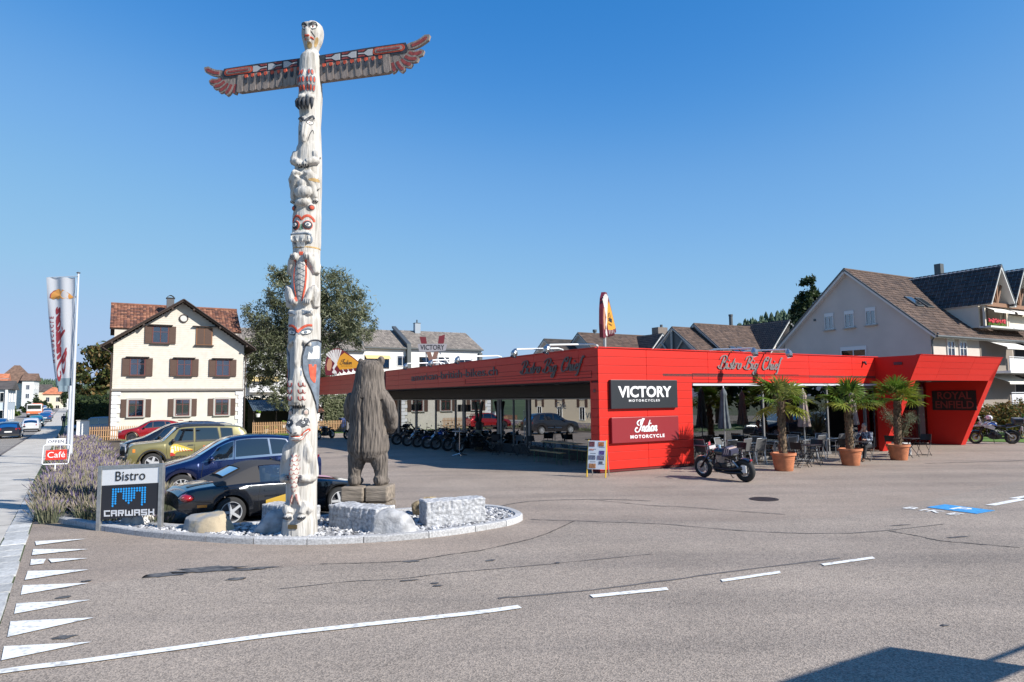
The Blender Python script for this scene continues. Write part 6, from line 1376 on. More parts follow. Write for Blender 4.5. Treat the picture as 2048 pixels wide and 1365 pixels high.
    if kind == 'tourer': b.box((sx, 0, sz-.02), (.5, .26, .10), bev=.04).box((sx+.45, 0, sz+.05), (.42, .24, .10), bev=.04)
    else: b.ell((sx, 0, sz), (.22, .15, .06), 16, 8).ell((sx+.14, 0, sz+.035), (.10, .15, .06))
    if kind == 'cruiser': b.ell((sx+.34, 0, sz+.09), (.17, .11, .05))
    b.build('saddle', M_SEAT, t, smooth=True)
    # engine block, two cylinders with fins
    b = MB(); ex = wb*.52; b.box((ex, 0, .40), (.46, .26, .24), bev=.05).lathe([(.12, -.16), (.13, -.14), (.13, .14), (.12, .16)], 18, T3(ex-.12, 0, .38, R(90))).lathe([(.1, -.17), (.1, .17)], 16, T3(ex+.16, 0, .40, R(90)))
    b.build('engine', E_, t, smooth=40); b = MB()
    for a in ((-24, 20) if kind != 'tourer' else (80, -80)):
        for k in range(6):
            M = T3(ex-.02, 0, .50) @ (Matrix.Rotation(R(a), 4, 'Y') if kind != 'tourer' else Matrix.Rotation(R(a), 4, 'X')); b.box((0, 0, .03+.036*k), (.2, .2, .018), M=M)
        b.box((0, 0, .25), (.15, .16, .06), M=M, bev=.02)
    b.build('cylinders', M_ENGS if (chrome or kind == 'bobber') else M_ENG, t)
    b = MB()
    for s in (-1, 1): b.tube([(hx+.05, 0, hz-.05), (ex-.3, s*.11, .34), (ex, s*.12, .26), (ex+.35, s*.12, .30), (wb, s*.13, rr_)], .02, 8).tube([(hx+.06, 0, hz-.08), (sx-.1, s*.08, sz-.1), (wb*.86, s*.12, .56), (wb, s*.13, rr_+.02)], .018, 8)
    b.build('frame', M_ENG, t, smooth=True)
    for s in (-1, 1): MB().tube([(wb*.80, s*.13, .60), (wb-.04, s*.14, rr_+.03)], .026, 8).build('shock_absorber', M_ENGS, t)
    for k in range(2 if kind != 'tourer' else 1):
        z = .27+.09*k; s = 1 if kind == 'tourer' else -1
        for sg in ((1, -1) if kind == 'bobber' else (1,)):
            MB().tube([(ex-.14, sg*.12, .5), (ex-.26, sg*.16, .40), (ex-.16, sg*.18, z), (ex+.3, sg*.19, z-.01), (wb+.05, sg*.2, z+.04*k+.02)], [.024, .024, .026, .042, .045], 10).build('exhaust', M_CHROME if chrome else M_ENG, t, smooth=True)
            if kind == 'bobber' and k == 1: pass
    hb = MB(); w = {'cruiser': .42, 'bobber': .40, 'tourer': .44}[kind]; hz2 = hz+{'cruiser': .20, 'bobber': .12, 'tourer': .22}[kind]
    hb.tube([(hx+.28, -w, hz2-.05), (hx+.1, -w*.75, hz2), (hx+.02, -.1, hz+.08), (hx+.02, .1, hz+.08), (hx+.1, w*.75, hz2), (hx+.28, w, hz2-.05)], .015, 8); hb.build('handlebar', M_CHROME if chrome else M_ENG, t, smooth=True)
    for s in (-1, 1):
        MB().tube([(hx+.16, s*w*.88, hz2-.02), (hx+.30, s*(w+.03), hz2-.055)], .022, 8).build('grip', M_SEAT, t)
        MB().tube([(hx+.1, s*w*.7, hz2), (hx+.12, s*w*.85, hz2+.15)], .007, 5).ell((hx+.12, s*w*.9, hz2+.18), (.02, .065, .04)).build('rear_mirror', M_ENGS if chrome else M_BBLK, t, smooth=True)
    b = MB(); rx = rr_+.03; b.grid(lambda u, v: (wb+rx*cos(lerp(R(150), R(20 if kind != 'bobber' else 55), u)), lerp(-wr*.55, wr*.55, v), rr_+(rx-.02*abs(2*v-1)**2)*sin(lerp(R(150), R(20 if kind != 'bobber' else 55), u))), 12, 4); b.build('rear_fender', tank if kind != 'tourer' else M_CLAD, t, smooth=True)
    if kind == 'tourer':
        MB().box((wb+.24, 0, 1.10), (.42, .44, .30), bev=.05).build('top_case', M_BBLK, t); MB().box((wb+.24, 0, 1.255), (.38, .40, .03), bev=.01).build('case_lid', M_ENGS, t); MB().tube([(wb-.3, -.16, .80), (wb+.3, -.16, .93)], .016, 6).tube([(wb-.3, .16, .80), (wb+.3, .16, .93)], .016, 6).build('rack', M_ENGS, t)
        MB().box((wb+.42, 0, .76), (.03, .18, .2), M=None).build('number_plate', M_PLATE, t)
    elif kind == 'bobber': MB().box((wb+.10, -.18, .40), (.16, .02, .2), M=Matrix.Rotation(R(0), 4, 'Y')).build('number_plate', M_PLATE, t)
    MB().ell((wb+.31*(1 if kind != 'bobber' else .75), 0, rr_+.30), (.03, .06, .035)).build('tail_lamp', M_RLAMP, t)
    MB().tube([(ex, .12, .30), (ex+.06, .26, .02), (ex+.10, .27, .015)], .013, 6).build('side_stand', M_ENG, t); return root
# black bobber before the red front
f_, r_ = Vector((5.81, 20.97)), Vector((6.62, 19.79)); d_ = (r_-f_).normalized()
tri = motorcycle('motorcycle', 'low black custom motorcycle standing before the terracotta pots at the red wall', (f_.x-.02, f_.y, 0), atan2(d_.y, d_.x), None, 'bobber', lean=R(6))
MB().prism([(.86, .70), (1.2, .76), (1.22, .90), (1.02, 1.0), (.92, .93)], -.17, .17, UP_M).build('seat_bag', mat('dark striped bag', (.03, .03, .06), .6), tri)
for k in range(3): MB().prism([(.94+.07*k, .78), (.965+.07*k, .78), (1.04+.06*k, .97), (1.015+.06*k, .97)], -.176, .176, UP_M).build('bag_stripe', mat('pale pink stripe', (.5, .38, .36), .6), tri)
MB().prism([(.34, .86), (.44, .9), (.42, .99), (.33, .97)], -.14, .14, UP_M).build('fly_screen', mat('white fly screen', (.45, .42, .42), .3), tri); MB().box((.40, -.1, 1.06), (.01, .10, .10)).build('red_tag', mat('red plastic tag', (.45, .06, .08), .4), tri)
MB().lathe([(.035, 0), (.035, .09)], 12, T3(.70, -.02, .93)).build('blue_cup', mat('pale blue cup', (.25, .42, .55), .5), tri)
# touring motorcycle by the portal, helmet left on its bars
bm_ = motorcycle('touring_motorcycle', 'white and blue touring motorcycle with gold wire rims and a black top case', (*gw(22.85, -.1)[:2], -.01), atan2(-.45, 1.45), None, 'tourer', lean=R(5))
hx_, hy_ = gw(22.85, -.1)[:2]
dx, dy = .955, -.296
hm = thing('helmet', 'white and black full face helmet resting on the touring motorcycle', 'helmet', (hx_+dx*.62, hy_+dy*.62, 1.12), R(-60))
MB().ell((0, 0, .13), (.16, .13, .14), 18, 12).build('shell', mat('white helmet shell', (.6, .6, .62), .25, coat=1), hm, smooth=True); MB().ell((-.06, 0, .11), (.12, .12, .08), 16, 10).build('visor', M_CGLASS, hm, smooth=True); MB().ell((.0, 0, .04), (.155, .125, .06), 16, 8).build('chin_bar', M_BBLK, hm, smooth=True)
# row of motorcycles in the shade under the roof, front wheels to the forecourt
lbs = ['black cruiser at the far end of the shaded row, half behind the bear', 'black motorcycle with twin headlamps, second from the far end of the shaded row', 'dark motorcycle left of the blue chromed one in the shaded row', 'blue cruiser with bright chrome forks in the middle of the shaded row', 'black motorcycle just right of the blue chromed one', 'dark motorcycle with a white price card before its tank', 'black motorcycle nearest the glass door behind the standing table']
M_BLUEM = mat('royal blue motorcycle paint', (.02, .09, .38), .25, .4, coat=1)
for i, gy_ in enumerate((20.6, 18.9, 17.4, 16.0, 14.9, 13.4, 12.1)):
    m_ = motorcycle('motorcycle', lbs[i], gw(.72, gy_), G30+R(-12+4*(i % 3)), 'motorcycles under the showroom roof', 'cruiser', M_BLUEM if i == 3 else M_BBLK, M_CHROME if i in (1, 3) else M_ENG, i in (1, 3), R(7))
    if i == 5: MB().box((-.02, 0, .58), (.015, .16, .32), M=Matrix.Rotation(R(28), 4, 'Y')).build('price_card', mat('pale blue card', (.40, .47, .55), .5), m_)
motorcycle('motorcycle', 'dark motorcycle parked by the hedge beyond the bear', gw(-1.2, 31), G30+R(40), 'motorcycles by the hedge', 'cruiser'); motorcycle('motorcycle', 'second dark motorcycle close to the hedge, farther right', gw(.4, 29.5), G30+R(30), 'motorcycles by the hedge', 'cruiser')
motorcycle('motorcycle', 'dark motorcycle cut off by the right picture edge beside the lawn', (26.9, 36.4, .02), R(25), None, 'tourer', lean=R(5))

# ---- eagle sculpture behind the showroom glass
eg = thing('eagle_statue', 'dark carved eagle with raised wings standing at the showroom glass', 'statue', gw(1.9, 12.3, -.05), G30)
MW = mat('dark eagle wood', (.035, .028, .022), .8, var=.3, scale=8); M_PALEW = mat('pale carved wood', (.22, .17, .12), .8, var=.3, scale=6)
MB().lathe([(.24, 0), (.2, .3), (.14, .75), (.17, .95)], 14).build('stump', M_PALEW, eg, smooth=True)
MB().ell((0, 0, 1.15), (.16, .17, .3)).ell((-.1, 0, 1.45), (.12, .09, .11)).tube([(-.18, 0, 1.46), (-.26, 0, 1.42)], [.04, .01], 8).build('bird_body', MW, eg, smooth=True)
for s in (-1, 1):
    MB().prism([(.08*s, 1.15), (.28*s, 1.5), (.34*s, 1.9), (.52*s, 2.32), (.40*s, 2.36), (.30*s, 2.28), (.2*s, 2.12), (.12*s, 1.75), (.05*s, 1.4)][::s], -.04, .04, Matrix.Rotation(pi/2, 4, 'Z') @ UP_M).build('wing', MW, eg)
# ---- potted palms
M_TERRA = mat('terracotta', (.46, .165, .075), .75, var=.15, scale=6, bump=.1); M_FIB = mat('palm fibre', (.13, .09, .055), .95, var=.45, scale=14, bump=.7, bscale=30); M_EARTH = mat('potting earth', (.05, .035, .025), .95)
PALM = [leafmat('palm green', (.15, .23, .025), (.07, .13, .016), 3), leafmat('palm yellow green', (.30, .30, .04), (.14, .19, .02), 3), leafmat('palm pale', (.28, .28, .08), (.13, .16, .035), 3)]
def frondmesh(seed, m):
    rg = random.Random(seed); b = MB(); b.tube([(0, 0, 0), (.3, 0, .04), (.58, 0, 0)], [.014, .01, .008], 6)
    n = 22; L0 = .50
    for i in range(n):
        a = lerp(R(-138), R(138), i/(n-1))+rg.gauss(0, .02); L = L0*(1-.28*(abs(a)/R(138))**2)*rg.uniform(.92, 1.08); w = .026; dr = rg.uniform(.04, .16); fold = .010*(1 if i % 2 else -1)
        c, s = cos(a), sin(a); P0 = Vector((.58, 0, 0)); pts = []
        for k, t in enumerate((0, .35, .7, 1)): pts.append((P0+Vector((c, s, 0))*L*t+Vector((0, 0, -dr*t**2.6+.02*sin(pi*t)+fold)), w*(.25, 1, .8, .08)[k]))
        vs = []
        for p, ww in pts: vs += [p+Vector((-s, c, 0))*ww, p+Vector((0, 0, -.008)), p-Vector((-s, c, 0))*ww]
        b.add(vs, [q for k in range(3) for q in ((3*k, 3*k+1, 3*k+4, 3*k+3), (3*k+1, 3*k+2, 3*k+5, 3*k+4))])
    return b.mesh('frond', m)
FR_ = [frondmesh(k, PALM[k % 3 if k < 5 else 0]) for k in range(6)]
def palm(label, loc, h, lx, seed, drop):
    rg = random.Random(seed); t = thing('potted_palm', label, 'palm', loc, rg.uniform(0, 6), 'potted palms on the terrace')
    MB().lathe([(.27, 0), (.285, .02), (.36, .50), (.40, .505), (.405, .58), (.37, .585), (.35, .50), (.10, .5)], 36).build('pot', M_TERRA, t, smooth=35)
    rb = MB()
    for k in range(6): rb.lathe([(.288+.0125*k+.006, .1+.065*k), (.292+.0125*k+.006, .112+.065*k)], 36, cap=False)
    rb.build('pot_ring', M_TERRA, t, smooth=True)
    MB().lathe([(.345, .49), (.02, .52)], 24).build('earth', M_EARTH, t)
    b = MB(); n = 14; pts = [(lx*(k/n)**1.6, 0, .48+(h-.48)*k/n) for k in range(n+1)]; b.tube(pts, [(.135 if k % 2 else .115)*(1.0-.1*k/n)*(1.25 if k == n else 1) for k in range(n+1)], 12)
    for k in range(190):
        u = rg.random(); z = .5+(h-.5)*u; a = rg.uniform(0, 2*pi); x = lx*u**1.6; c, s = cos(a), sin(a); r0, L, w = .11, rg.uniform(.06, .14), .018
        b.add([(x+c*r0-s*w, s*r0+c*w, z), (x+c*r0+s*w, s*r0-c*w, z), (x+c*(r0+.05), s*(r0+.05), z+L), (x+c*(r0+.02), s*(r0+.02), z+L*1.2)], [(0, 1, 2, 3)])
    b.build('trunk', M_FIB, t, smooth=50)
    for i in range(21):
        el = rg.choice([74, 58, 46, 34, 24, 14, 6, -6, -26][:9-drop])+rg.uniform(-8, 8); az = i*2.399+rg.uniform(-.4, .4)
        f = put('frond', FR_[(1 if el < 0 else 0)+rg.choice([0, 0, 3, 1, 2]) if True else 0], t); k = rg.uniform(.86, 1.12)
        f.matrix_local = Matrix.Translation((lx, 0, h-.02+.06*rg.random())) @ Matrix.Rotation(az, 4, 'Z') @ Matrix.Rotation(R(-el), 4, 'Y') @ Matrix.Rotation(rg.uniform(-.4, .4), 4, 'X') @ Matrix.Scale(k, 4)
    return t
palm('potted palm nearest the black bobber, left of the three', gw(5.29, -2.87, 0), 2.25, .06, 4, 0); palm('middle palm of the three terracotta potted palms', gw(8.59, -3.02, 0), 2.12, -.08, 8, 1); palm('potted palm at the portal leg, right of the three', gw(11.75, -2.85, 0), 2.2, .05, 15, 1)
# ---- olive tree in a planter by the portal
ol = thing('olive_tree', 'small silvery olive tree by the portal behind a folding table', 'tree', gw(13.9, -1.7, 0), 0)
MB().box((0, 0, .25), (.5, .5, .5), M=Matrix.Rotation(G30, 4, 'Z'), bev=.02).build('planter', mat('pale planter', (.4, .4, .4), .7), ol)
b = MB(); rg = random.Random(2); lf = MB(); tips = []
for k in range(9):
    a = rg.uniform(0, 6.3); p = [(0, 0, .5), (.1*cos(a), .1*sin(a), .9), (.35*cos(a), .35*sin(a), 1.3+.3*rg.random()), (.6*cos(a)*rg.uniform(.6, 1.2), .6*sin(a), 1.3+.75*rg.random())]; b.tube(p, [.04, .03, .018, .008], 6); tips.append(p)
for k in range(2600):
    p = rg.choice(tips); u = rg.uniform(.8, 3); i = int(min(2, u)); q = Vector(p[i]).lerp(Vector(p[i+1]), u-i)+Vector((rg.gauss(0, .11), rg.gauss(0, .11), rg.gauss(0, .12))); d = Vector((rg.gauss(0, 1), rg.gauss(0, 1), rg.gauss(0, 1))).normalized()*.04; e = d.orthogonal().normalized()*.009
    lf.add([q-d, q+e, q+d, q-e], [(0, 1, 2, 3)])
b.build('branches', M_FIB, ol); lf.build('foliage', leafmat('olive leaf', (.15, .17, .09), (.06, .085, .04), 4), ol)
# ---- closed parasols
def parasol(label, loc, h, m, zb=1.28):
    t = thing('parasol', label, 'parasol', loc, random.uniform(0, 6), 'closed parasols on the terrace'); MB().tube([(0, 0, .05), (0, 0, h)], .022, 8).build('pole', M_ALU, t)
    MB().box((0, 0, .04), (.5, .5, .08), bev=.01).build('base', mat('concrete base', (.22, .22, .22), .85), t)
    fr_ = lambda a, z: 1+(.20*sin(8*a)+.06*sin(16*a+1))*min(1, (h-z)*1.5)
    pr = [(.19, zb), (.20, zb+.04), (.165, zb+.3), (.13, zb+.65), (.10, h-.28), (.125, h-.22), (.10, h-.12), (.05, h-.02), (.015, h+.03)]
    MB().lathe(pr, 48, fr=fr_).build('canopy', m, t, smooth=55); MB().lathe([(.02, h), (.025, h+.06), (.005, h+.09)], 8).build('finial', M_PAINTW, t); return t
parasol('closed grey green parasol before the front window', gw(5.35, -.35, 0), 2.72, mat('grey green parasol cloth', (.09, .105, .115), .85, var=.25, scale=5)); parasol('closed beige parasol right of the first palm', gw(8.55, -1.25, 0), 2.62, mat('beige parasol cloth', (.30, .235, .21), .85, var=.12, scale=5)); parasol('closed beige parasol beside the seated guest', gw(11.4, -1.3, 0), 2.6, MATS['beige parasol cloth'])
# ---- folding bistro chairs and tables, aluminium armchairs
M_CH = mat('black powder coated steel', (.022, .022, .024), .45, .3); M_MESH = mat('grey mesh fabric', (.085, .085, .088), .8); M_ALC = mat('light aluminium tube', (.50, .51, .53), .3, .8)
def fold_chair():
    t = thing('folding_chair', 'x', 'chair')
    for s in (-1, 1):
        MB().tube([(s*.2, -.22, 0), (s*.2, .12, .45), (s*.2, .22, .86)], .011, 6).build('leg', M_CH, t); MB().tube([(s*.17, .24, 0), (s*.17, -.2, .45)], .011, 6).build('leg', M_CH, t)
    b = MB()
    for k in range(7): b.box((0, -.19+.062*k, .455), (.40, .05, .012))
    b.build('seat', M_CH, t); MB().grid(lambda u, v: (lerp(-.2, .2, u), .17+.05*v+.03*sin(pi*u), .62+.24*v), 6, 3).build('backrest', M_CH, t); MB().tube([(-.17, .24, .04), (.17, .24, .04)], .009, 6).tube([(-.2, -.2, .06), (.2, -.2, .06)], .009, 6).build('stretcher', M_CH, t); return t
def fold_table():
    t = thing('folding_table', 'x', 'table'); MB().box((0, 0, .72), (.68, .62, .022), bev=.008).build('table_top', M_CH, t)
    for s in (-1, 1): MB().tube([(s*.27, -.27, 0), (s*.27, .24, .71)], .012, 6).build('leg', M_CH, t); MB().tube([(s*.25, .27, 0), (s*.25, -.24, .71)], .012, 6).build('leg', M_CH, t)
    MB().tube([(-.27, 0, .36), (.27, 0, .36)], .009, 6).build('stretcher', M_CH, t); return t
def arm_chair():
    t = thing('aluminium_chair', 'x', 'chair')
    for s in (-1, 1):
        MB().tube([(s*.27, -.26, 0), (s*.27, -.25, .64), (s*.27, .2, .66)], .014, 6).build('front_leg', M_ALC, t); MB().tube([(s*.25, .28, 0), (s*.25, .18, .44), (s*.25, .3, .92)], .014, 6).build('rear_leg', M_ALC, t)
    MB().grid(lambda u, v: (lerp(-.25, .25, u), lerp(-.25, .2, v), .445-.03*sin(pi*v)), 4, 6).build('seat', M_MESH, t); MB().grid(lambda u, v: (lerp(-.24, .24, u), lerp(.19, .3, v), lerp(.48, .90, v)), 4, 4).build('backrest', M_MESH, t); MB().tube([(-.25, .3, .92), (.25, .3, .92)], .014, 6).build('top_tube', M_ALC, t); return t
def alu_table():
    t = thing('aluminium_table', 'x', 'table'); MB().box((0, 0, .735), (.8, .8, .02), bev=.006).build('table_top', mat('grey glass table top', (.22, .25, .27), .15, .3), t); MB().box((0, 0, .715), (.82, .82, .03), bev=.01).build('rim', M_ALC, t)
    for a in (-1, 1):
        for c in (-1, 1): MB().tube([(a*.37, c*.37, 0), (a*.37, c*.37, .71)], .02, 8).build('leg', M_ALC, t)
    return t
fc, ft, ac, at_ = fold_chair(), fold_table(), arm_chair(), alu_table(); used = set()
def place(o, gx, gy, rz, label, group):
    q = o if o.name not in used else None; used.add(o.name); loc = gw(gx, gy, 0)
    if q: q.location = loc; q.rotation_euler = (0, 0, G30+rz); q['label'] = label; q['group'] = group
    else: q = dup(o, loc, G30+rz, label, group)
    return q
CG, TG, AG, UG = 'black folding chairs on the terrace', 'black folding tables on the terrace', 'aluminium armchairs on the terrace', 'aluminium tables on the terrace'
place(ft, 4.05, -1.75, .1, 'black folding table behind the bobber, left of the first palm', TG); place(ft, 7.25, -2.35, .1, 'black folding table between the first and the middle palm pot', TG); place(ft, 10.1, -2.35, .1, 'black folding table of the seated guest', TG); place(ft, 13.25, -2.35, .1, 'black folding table before the olive tree, right of the palms', TG)
place(fc, 3.2, -1.95, pi/2+.2, 'black folding chair just right of the bobber saddle', CG); place(fc, 4.75, -1.45, -pi/2, 'black folding chair half hidden behind the first palm trunk', CG); place(fc, 6.5, -2.55, pi/2+.1, 'black folding chair right beside the first palm pot', CG); place(fc, 7.95, -2.1, -pi/2+.3, 'black folding chair left of the middle palm pot', CG); place(fc, 7.3, -1.55, .2, 'black folding chair behind the table between two palm pots', CG); place(fc, 9.45, -2.3, pi/2, 'empty black folding chair facing the seated guest', CG); place(fc, 12.5, -2.2, pi/2, 'black folding chair between the third palm pot and its table', CG); place(fc, 14.15, -2.45, -pi/2+.1, 'black folding chair at the right end of the terrace', CG); gc = place(fc, 10.75, -2.25, -pi/2+.15, 'black folding chair that the guest sits on', CG)
for i, (x, y, r_) in enumerate([(4.55, -.2, 0), (6.35, -.15, 0), (8.05, -.1, .1), (9.7, -.2, 0), (11.0, -.25, 0)]): place(at_, x, y-.05, r_, ['aluminium table by the front window nearest the red wall', 'aluminium table below the blinds, left of the first palm crown', 'aluminium table beside the beige parasol in the window row', 'aluminium table at the open dark bay', 'aluminium table farthest right in the window row'][i], UG)
al = ['aluminium armchair in the corner by the red wall', 'aluminium armchair facing the window next to the red wall', 'aluminium armchair left of the grey green parasol table', 'aluminium armchair behind the grey green parasol', 'aluminium armchair below the dark poster', 'aluminium armchair in front of the blinds, left one', 'aluminium armchair in front of the blinds, right one', 'aluminium armchair left of the beige parasol', 'aluminium armchair right of the beige parasol, back to the viewer', 'aluminium armchair at the edge of the open dark bay', 'aluminium armchair in the dark bay beside the middle palm', 'aluminium armchair behind the middle palm trunk', 'aluminium armchair nearest the side door']
for i, (x, y, r_) in enumerate([(4.9, -.8, pi), (4.55, -.15, pi/2), (5.75, -.7, pi+.2), (5.6, -.12, .2), (6.4, -.8, pi), (7.05, -.2, -pi/2), (7.4, -.3, pi/2), (8.0, -.85, pi), (8.75, -.35, -pi/2), (9.6, -.9, pi+.1), (9.1, .0, pi/2-.2), (10.4, -.4, -pi/2), (11.0, -.85, pi)]): place(ac, x, y, r_, al[i], AG)
# ---- under the roof: standing table, beer tables, sign board, stacked things
st = thing('standing_table', 'tall round chrome standing table in front of the motorcycle row', 'table', gw(-.1, 10.3), 0)
MB().lathe([(.02, .02), (.02, 1.08)], 12).build('column', M_CHROME, st); MB().lathe([(.34, 1.08), (.35, 1.09), (.35, 1.11), (.34, 1.12)], 28).build('table_top', M_ENGS, st)
for k in range(4): MB().tube([(0, 0, .1), (.34*cos(k*pi/2+.3), .34*sin(k*pi/2+.3), .015)], [.03, .02], 8).build('foot', M_CHROME, st)
MB().lathe([(.03, 1.12), (.03, 1.2), (.012, 1.24), (.012, 1.30)], 10).build('bottle', M_ENGS, st)
M_WOODT = mat('varnished table wood', (.42, .25, .11), .45, var=.2, scale=3, stretch=(.5, 6, 6)); M_GRN = mat('green steel leg', (.06, .16, .09), .5)
def bench_set(name, label, gx, gy, h, w, cat, grp=None):
    t = thing(name, label, cat, gw(gx, gy), G30+pi/2, grp); MB().box((0, 0, h), (2.2, w, .03), bev=.006).build('board', M_WOODT, t)
    for s in (-1, 1):
        for c in (-1, 1): MB().tube([(s*.8, c*w*.38, 0), (s*.8, c*w*.38, h)], .013, 6).build('leg', M_GRN, t)
        MB().tube([(s*.8, -w*.38, h*.5), (s*.8, w*.38, h*.5)], .01, 6).build('stretcher', M_GRN, t)
bench_set('beer_table', 'wooden folding beer table with green legs under the roof', 1.4, 4.3, .77, .5, 'table'); bench_set('beer_bench', 'wooden bench on the forecourt side of the beer table', .75, 4.3, .46, .25, 'bench', 'beer benches'); bench_set('beer_bench', 'wooden bench on the glass side of the beer table', 2.05, 4.5, .46, .25, 'bench', 'beer benches')
bl = ['black chair stacked in the shade right of the door, first', 'black chair in the shade close to the door post', 'black chair in the shade facing the forecourt', 'black chair in the shade at the beer table end', 'black chair in the shade nearest the standing table']
for i, (x, y, r_) in enumerate([(1.6, 6.6, .3), (1.2, 7.4, -1.2), (.8, 8.3, 2), (1.9, 7.9, .8), (1.1, 9.1, 2.8)]): place(fc, x, y, r_, bl[i], 'black chairs in the shade under the roof')
mn = thing('menu_board', 'yellow framed A-board menu with food pictures at the building corner', 'sign', gw(-.62, -.72, 0), R(-25))
for s in (-1, 1):
    MB().tube([(s*.3, -.22, 0), (s*.29, 0, 1.12)], .022, 6).build('leg', mat('yellow lacquer', (.60, .38, .02), .45), mn); MB().tube([(s*.27, .26, 0), (s*.27, .02, 1.08)], .018, 6).build('rear_leg', M_ALU, mn)
TL = Matrix.Translation((0, -.105, .67)) @ Matrix.Rotation(R(-11), 4, 'X')
pan = MB().box((0, 0, 0), (.56, .02, .88), M=TL).build('panel', M_PAINTW, mn)
for k, (x, z, w, h, c) in enumerate([(-.17, .33, .18, .16, (.16, .05, .05)), (.13, .33, .18, .13, (.45, .16, .05)), (-.17, .16, .14, .05, (.5, .25, .2)), (.16, .07, .16, .12, (.10, .06, .22)), (-.15, -.08, .22, .13, (.14, .15, .2)), (.13, -.08, .22, .13, (.2, .16, .22)), (.14, -.24, .12, .09, (.12, .12, .16)), (-.13, -.34, .22, .14, (.38, .17, .07))]): MB().box((x, -.013, z), (w, .006, h), M=TL).build('food_picture', mat('food print %d' % k, c, .5, var=.6, scale=30), pan)
b = MB()
for k in range(10): b.box((.02+(-.14 if k % 2 else .14), -.012, .24-.065*k), (.18, .004, .010), M=TL)
b.build('text_line', M_INK, pan)

# ---- people
def person_mesh(name, label, loc, rz, joints, cl, group=None, scale=1.0, hair=(.02, .018, .016), sit=False):
    """joints: positions of the skeleton; one fused skin with clothes grown over it"""
    t = thing(name, label, 'person', loc, rz, group); J = {k: Vector(v) for k, v in joints.items()}; SK = mat('skin', (.42, .24, .17), .55)
    b = MB(); h = J['head']; f = J['face']
    b.ell(h, (.078, .098, .12), 18, 14, rot=Matrix.Rotation(atan2(-f.x, -f.y)*-1 if False else 0, 3, 'Z')); b.tube([J['neck']-Vector((0, 0, .06)), h-Vector((0, 0, .06))], [.06, .055], 10)
    b.ell(h+f*.098+Vector((0, 0, -.015)), (.016, .02, .026)); b.ell(h+f*.06+Vector((0, 0, -.085)), (.045, .04, .035)); side = Vector((-f.y, f.x, 0))
    for s in (-1, 1): b.ell(h+side*s*.08, (.014, .024, .032))
    b.tube([J['neck'], J['chest'], J['pelvis']], [.07, .13, .13], 12)
    for s, c in (('l', -1), ('r', 1)):
        b.tube([J['sh'+s], J['el'+s], J['wr'+s]], [.052, .042, .028], 10); d = (J['wr'+s]-J['el'+s]).normalized(); o = d.orthogonal().normalized(); p = d.cross(o); hd_ = J['wr'+s]+d*.05
        b.ell(hd_, (.034, .034, .04))
        for k in range(4): q = hd_+o*(.017*(k-1.5)*1.2)+d*.025; b.tube([q, q+d*(.035+.006*(k in (1, 2)))+p*.008, q+d*(.055+.008*(k in (1, 2)))+p*.028], [.009, .0085, .007], 6)
        b.tube([hd_+o*.03, hd_+o*.05+d*.025, hd_+o*.048+d*.05], [.011, .01, .008], 6)
        b.tube([J['hip'+s], J['kn'+s], J['an'+s]], [.075, .055, .04], 10)
    fused(b, 'body', SK, t, .009, 2)
    eb = MB()
    for s in (-1, 1): eb.ell(h+f*.088+side*s*.03+Vector((0, 0, .012)), (.011, .011, .008))
    eb.build('eyes', mat('eye dark', (.02, .015, .012), .3), t); MB().ell(h+f*.092+Vector((0, 0, -.055)), (.024, .01, .006)).build('mouth', mat('lips', (.30, .11, .09), .5), t)
    hb = MB(); hb.ell(h+Vector((0, 0, .03))-f*.022, (.088, .10, .108), 18, 12); hb.build('hair', mat('hair %s' % label[:6], hair, .7), t, smooth=True)
    b = MB(); b.tube([J['neck']-Vector((0, 0, .02)), J['chest'], (J['chest']+J['pelvis'])/2, J['pelvis']+Vector((0, 0, .0))], [.085, .165, .16, .16], 14); 
    for s in 'lr': b.tube([J['chest']+(J['sh'+s]-J['chest'])*.5+Vector((0, 0, .03)), J['sh'+s], J['el'+s], J['el'+s].lerp(J['wr'+s], .8)], [.08, .075, .06, .05], 12)
    fused(b, 'shirt', cl[0], t, .014, 3); b = MB(); b.ell(J['pelvis'], (.17, .14, .13))
    for s in 'lr': b.tube([J['hip'+s]+Vector((0, 0, .03)), J['kn'+s], J['an'+s]+Vector((0, 0, .02))], [.10, .075, .06], 12)
    fused(b, 'trousers', cl[1], t, .014, 3)
    for s in 'lr':
        a = J['an'+s]; ff = J.get('toe', f); MB().ell(a+Vector((0, 0, -.035))+ff*.06, (.048, .048, .045)).ell(a+ff*.13+Vector((0, 0, -.05)), (.045, .05, .03)).ell(a+ff*.05+Vector((0, 0, -.055)), (.045, .09, .028)).build('shoe', cl[2], t, smooth=True)
    return t
M_CHK = mat('checked blue shirt cloth', (.05, .065, .10), .85, col2=(.32, .34, .38), scale=16, detail=2, lo=.45, hi=.5); M_TRS = mat('black trousers cloth', (.014, .014, .017), .85); M_SHOE = mat('brown leather shoe', (.12, .06, .03), .6)
person_mesh('person', 'person in a checked shirt sitting at a folding table with a hand to the face', gw(10.72, -2.25, 0), G30-R(90)+.1, dict(head=(0, -.10, 1.26), face=(0, -1, 0), neck=(0, -.03, 1.09), chest=(0, .03, .88), pelvis=(0, .06, .54), shl=(-.19, .0, 1.02), elel=(0, 0, 0), ell=(-.24, -.22, .82), wrl=(-.06, -.24, 1.06), shr=(.19, .0, 1.02), elr=(.25, -.12, .76), wrr=(.14, -.36, .78), hipl=(-.09, .04, .52), knl=(-.15, -.40, .52), anl=(-.16, -.44, .09), hipr=(.09, .04, .52), knr=(.16, -.40, .50), anr=(.18, -.58, .09)), (M_CHK, M_TRS, M_SHOE), hair=(.10, .10, .10))
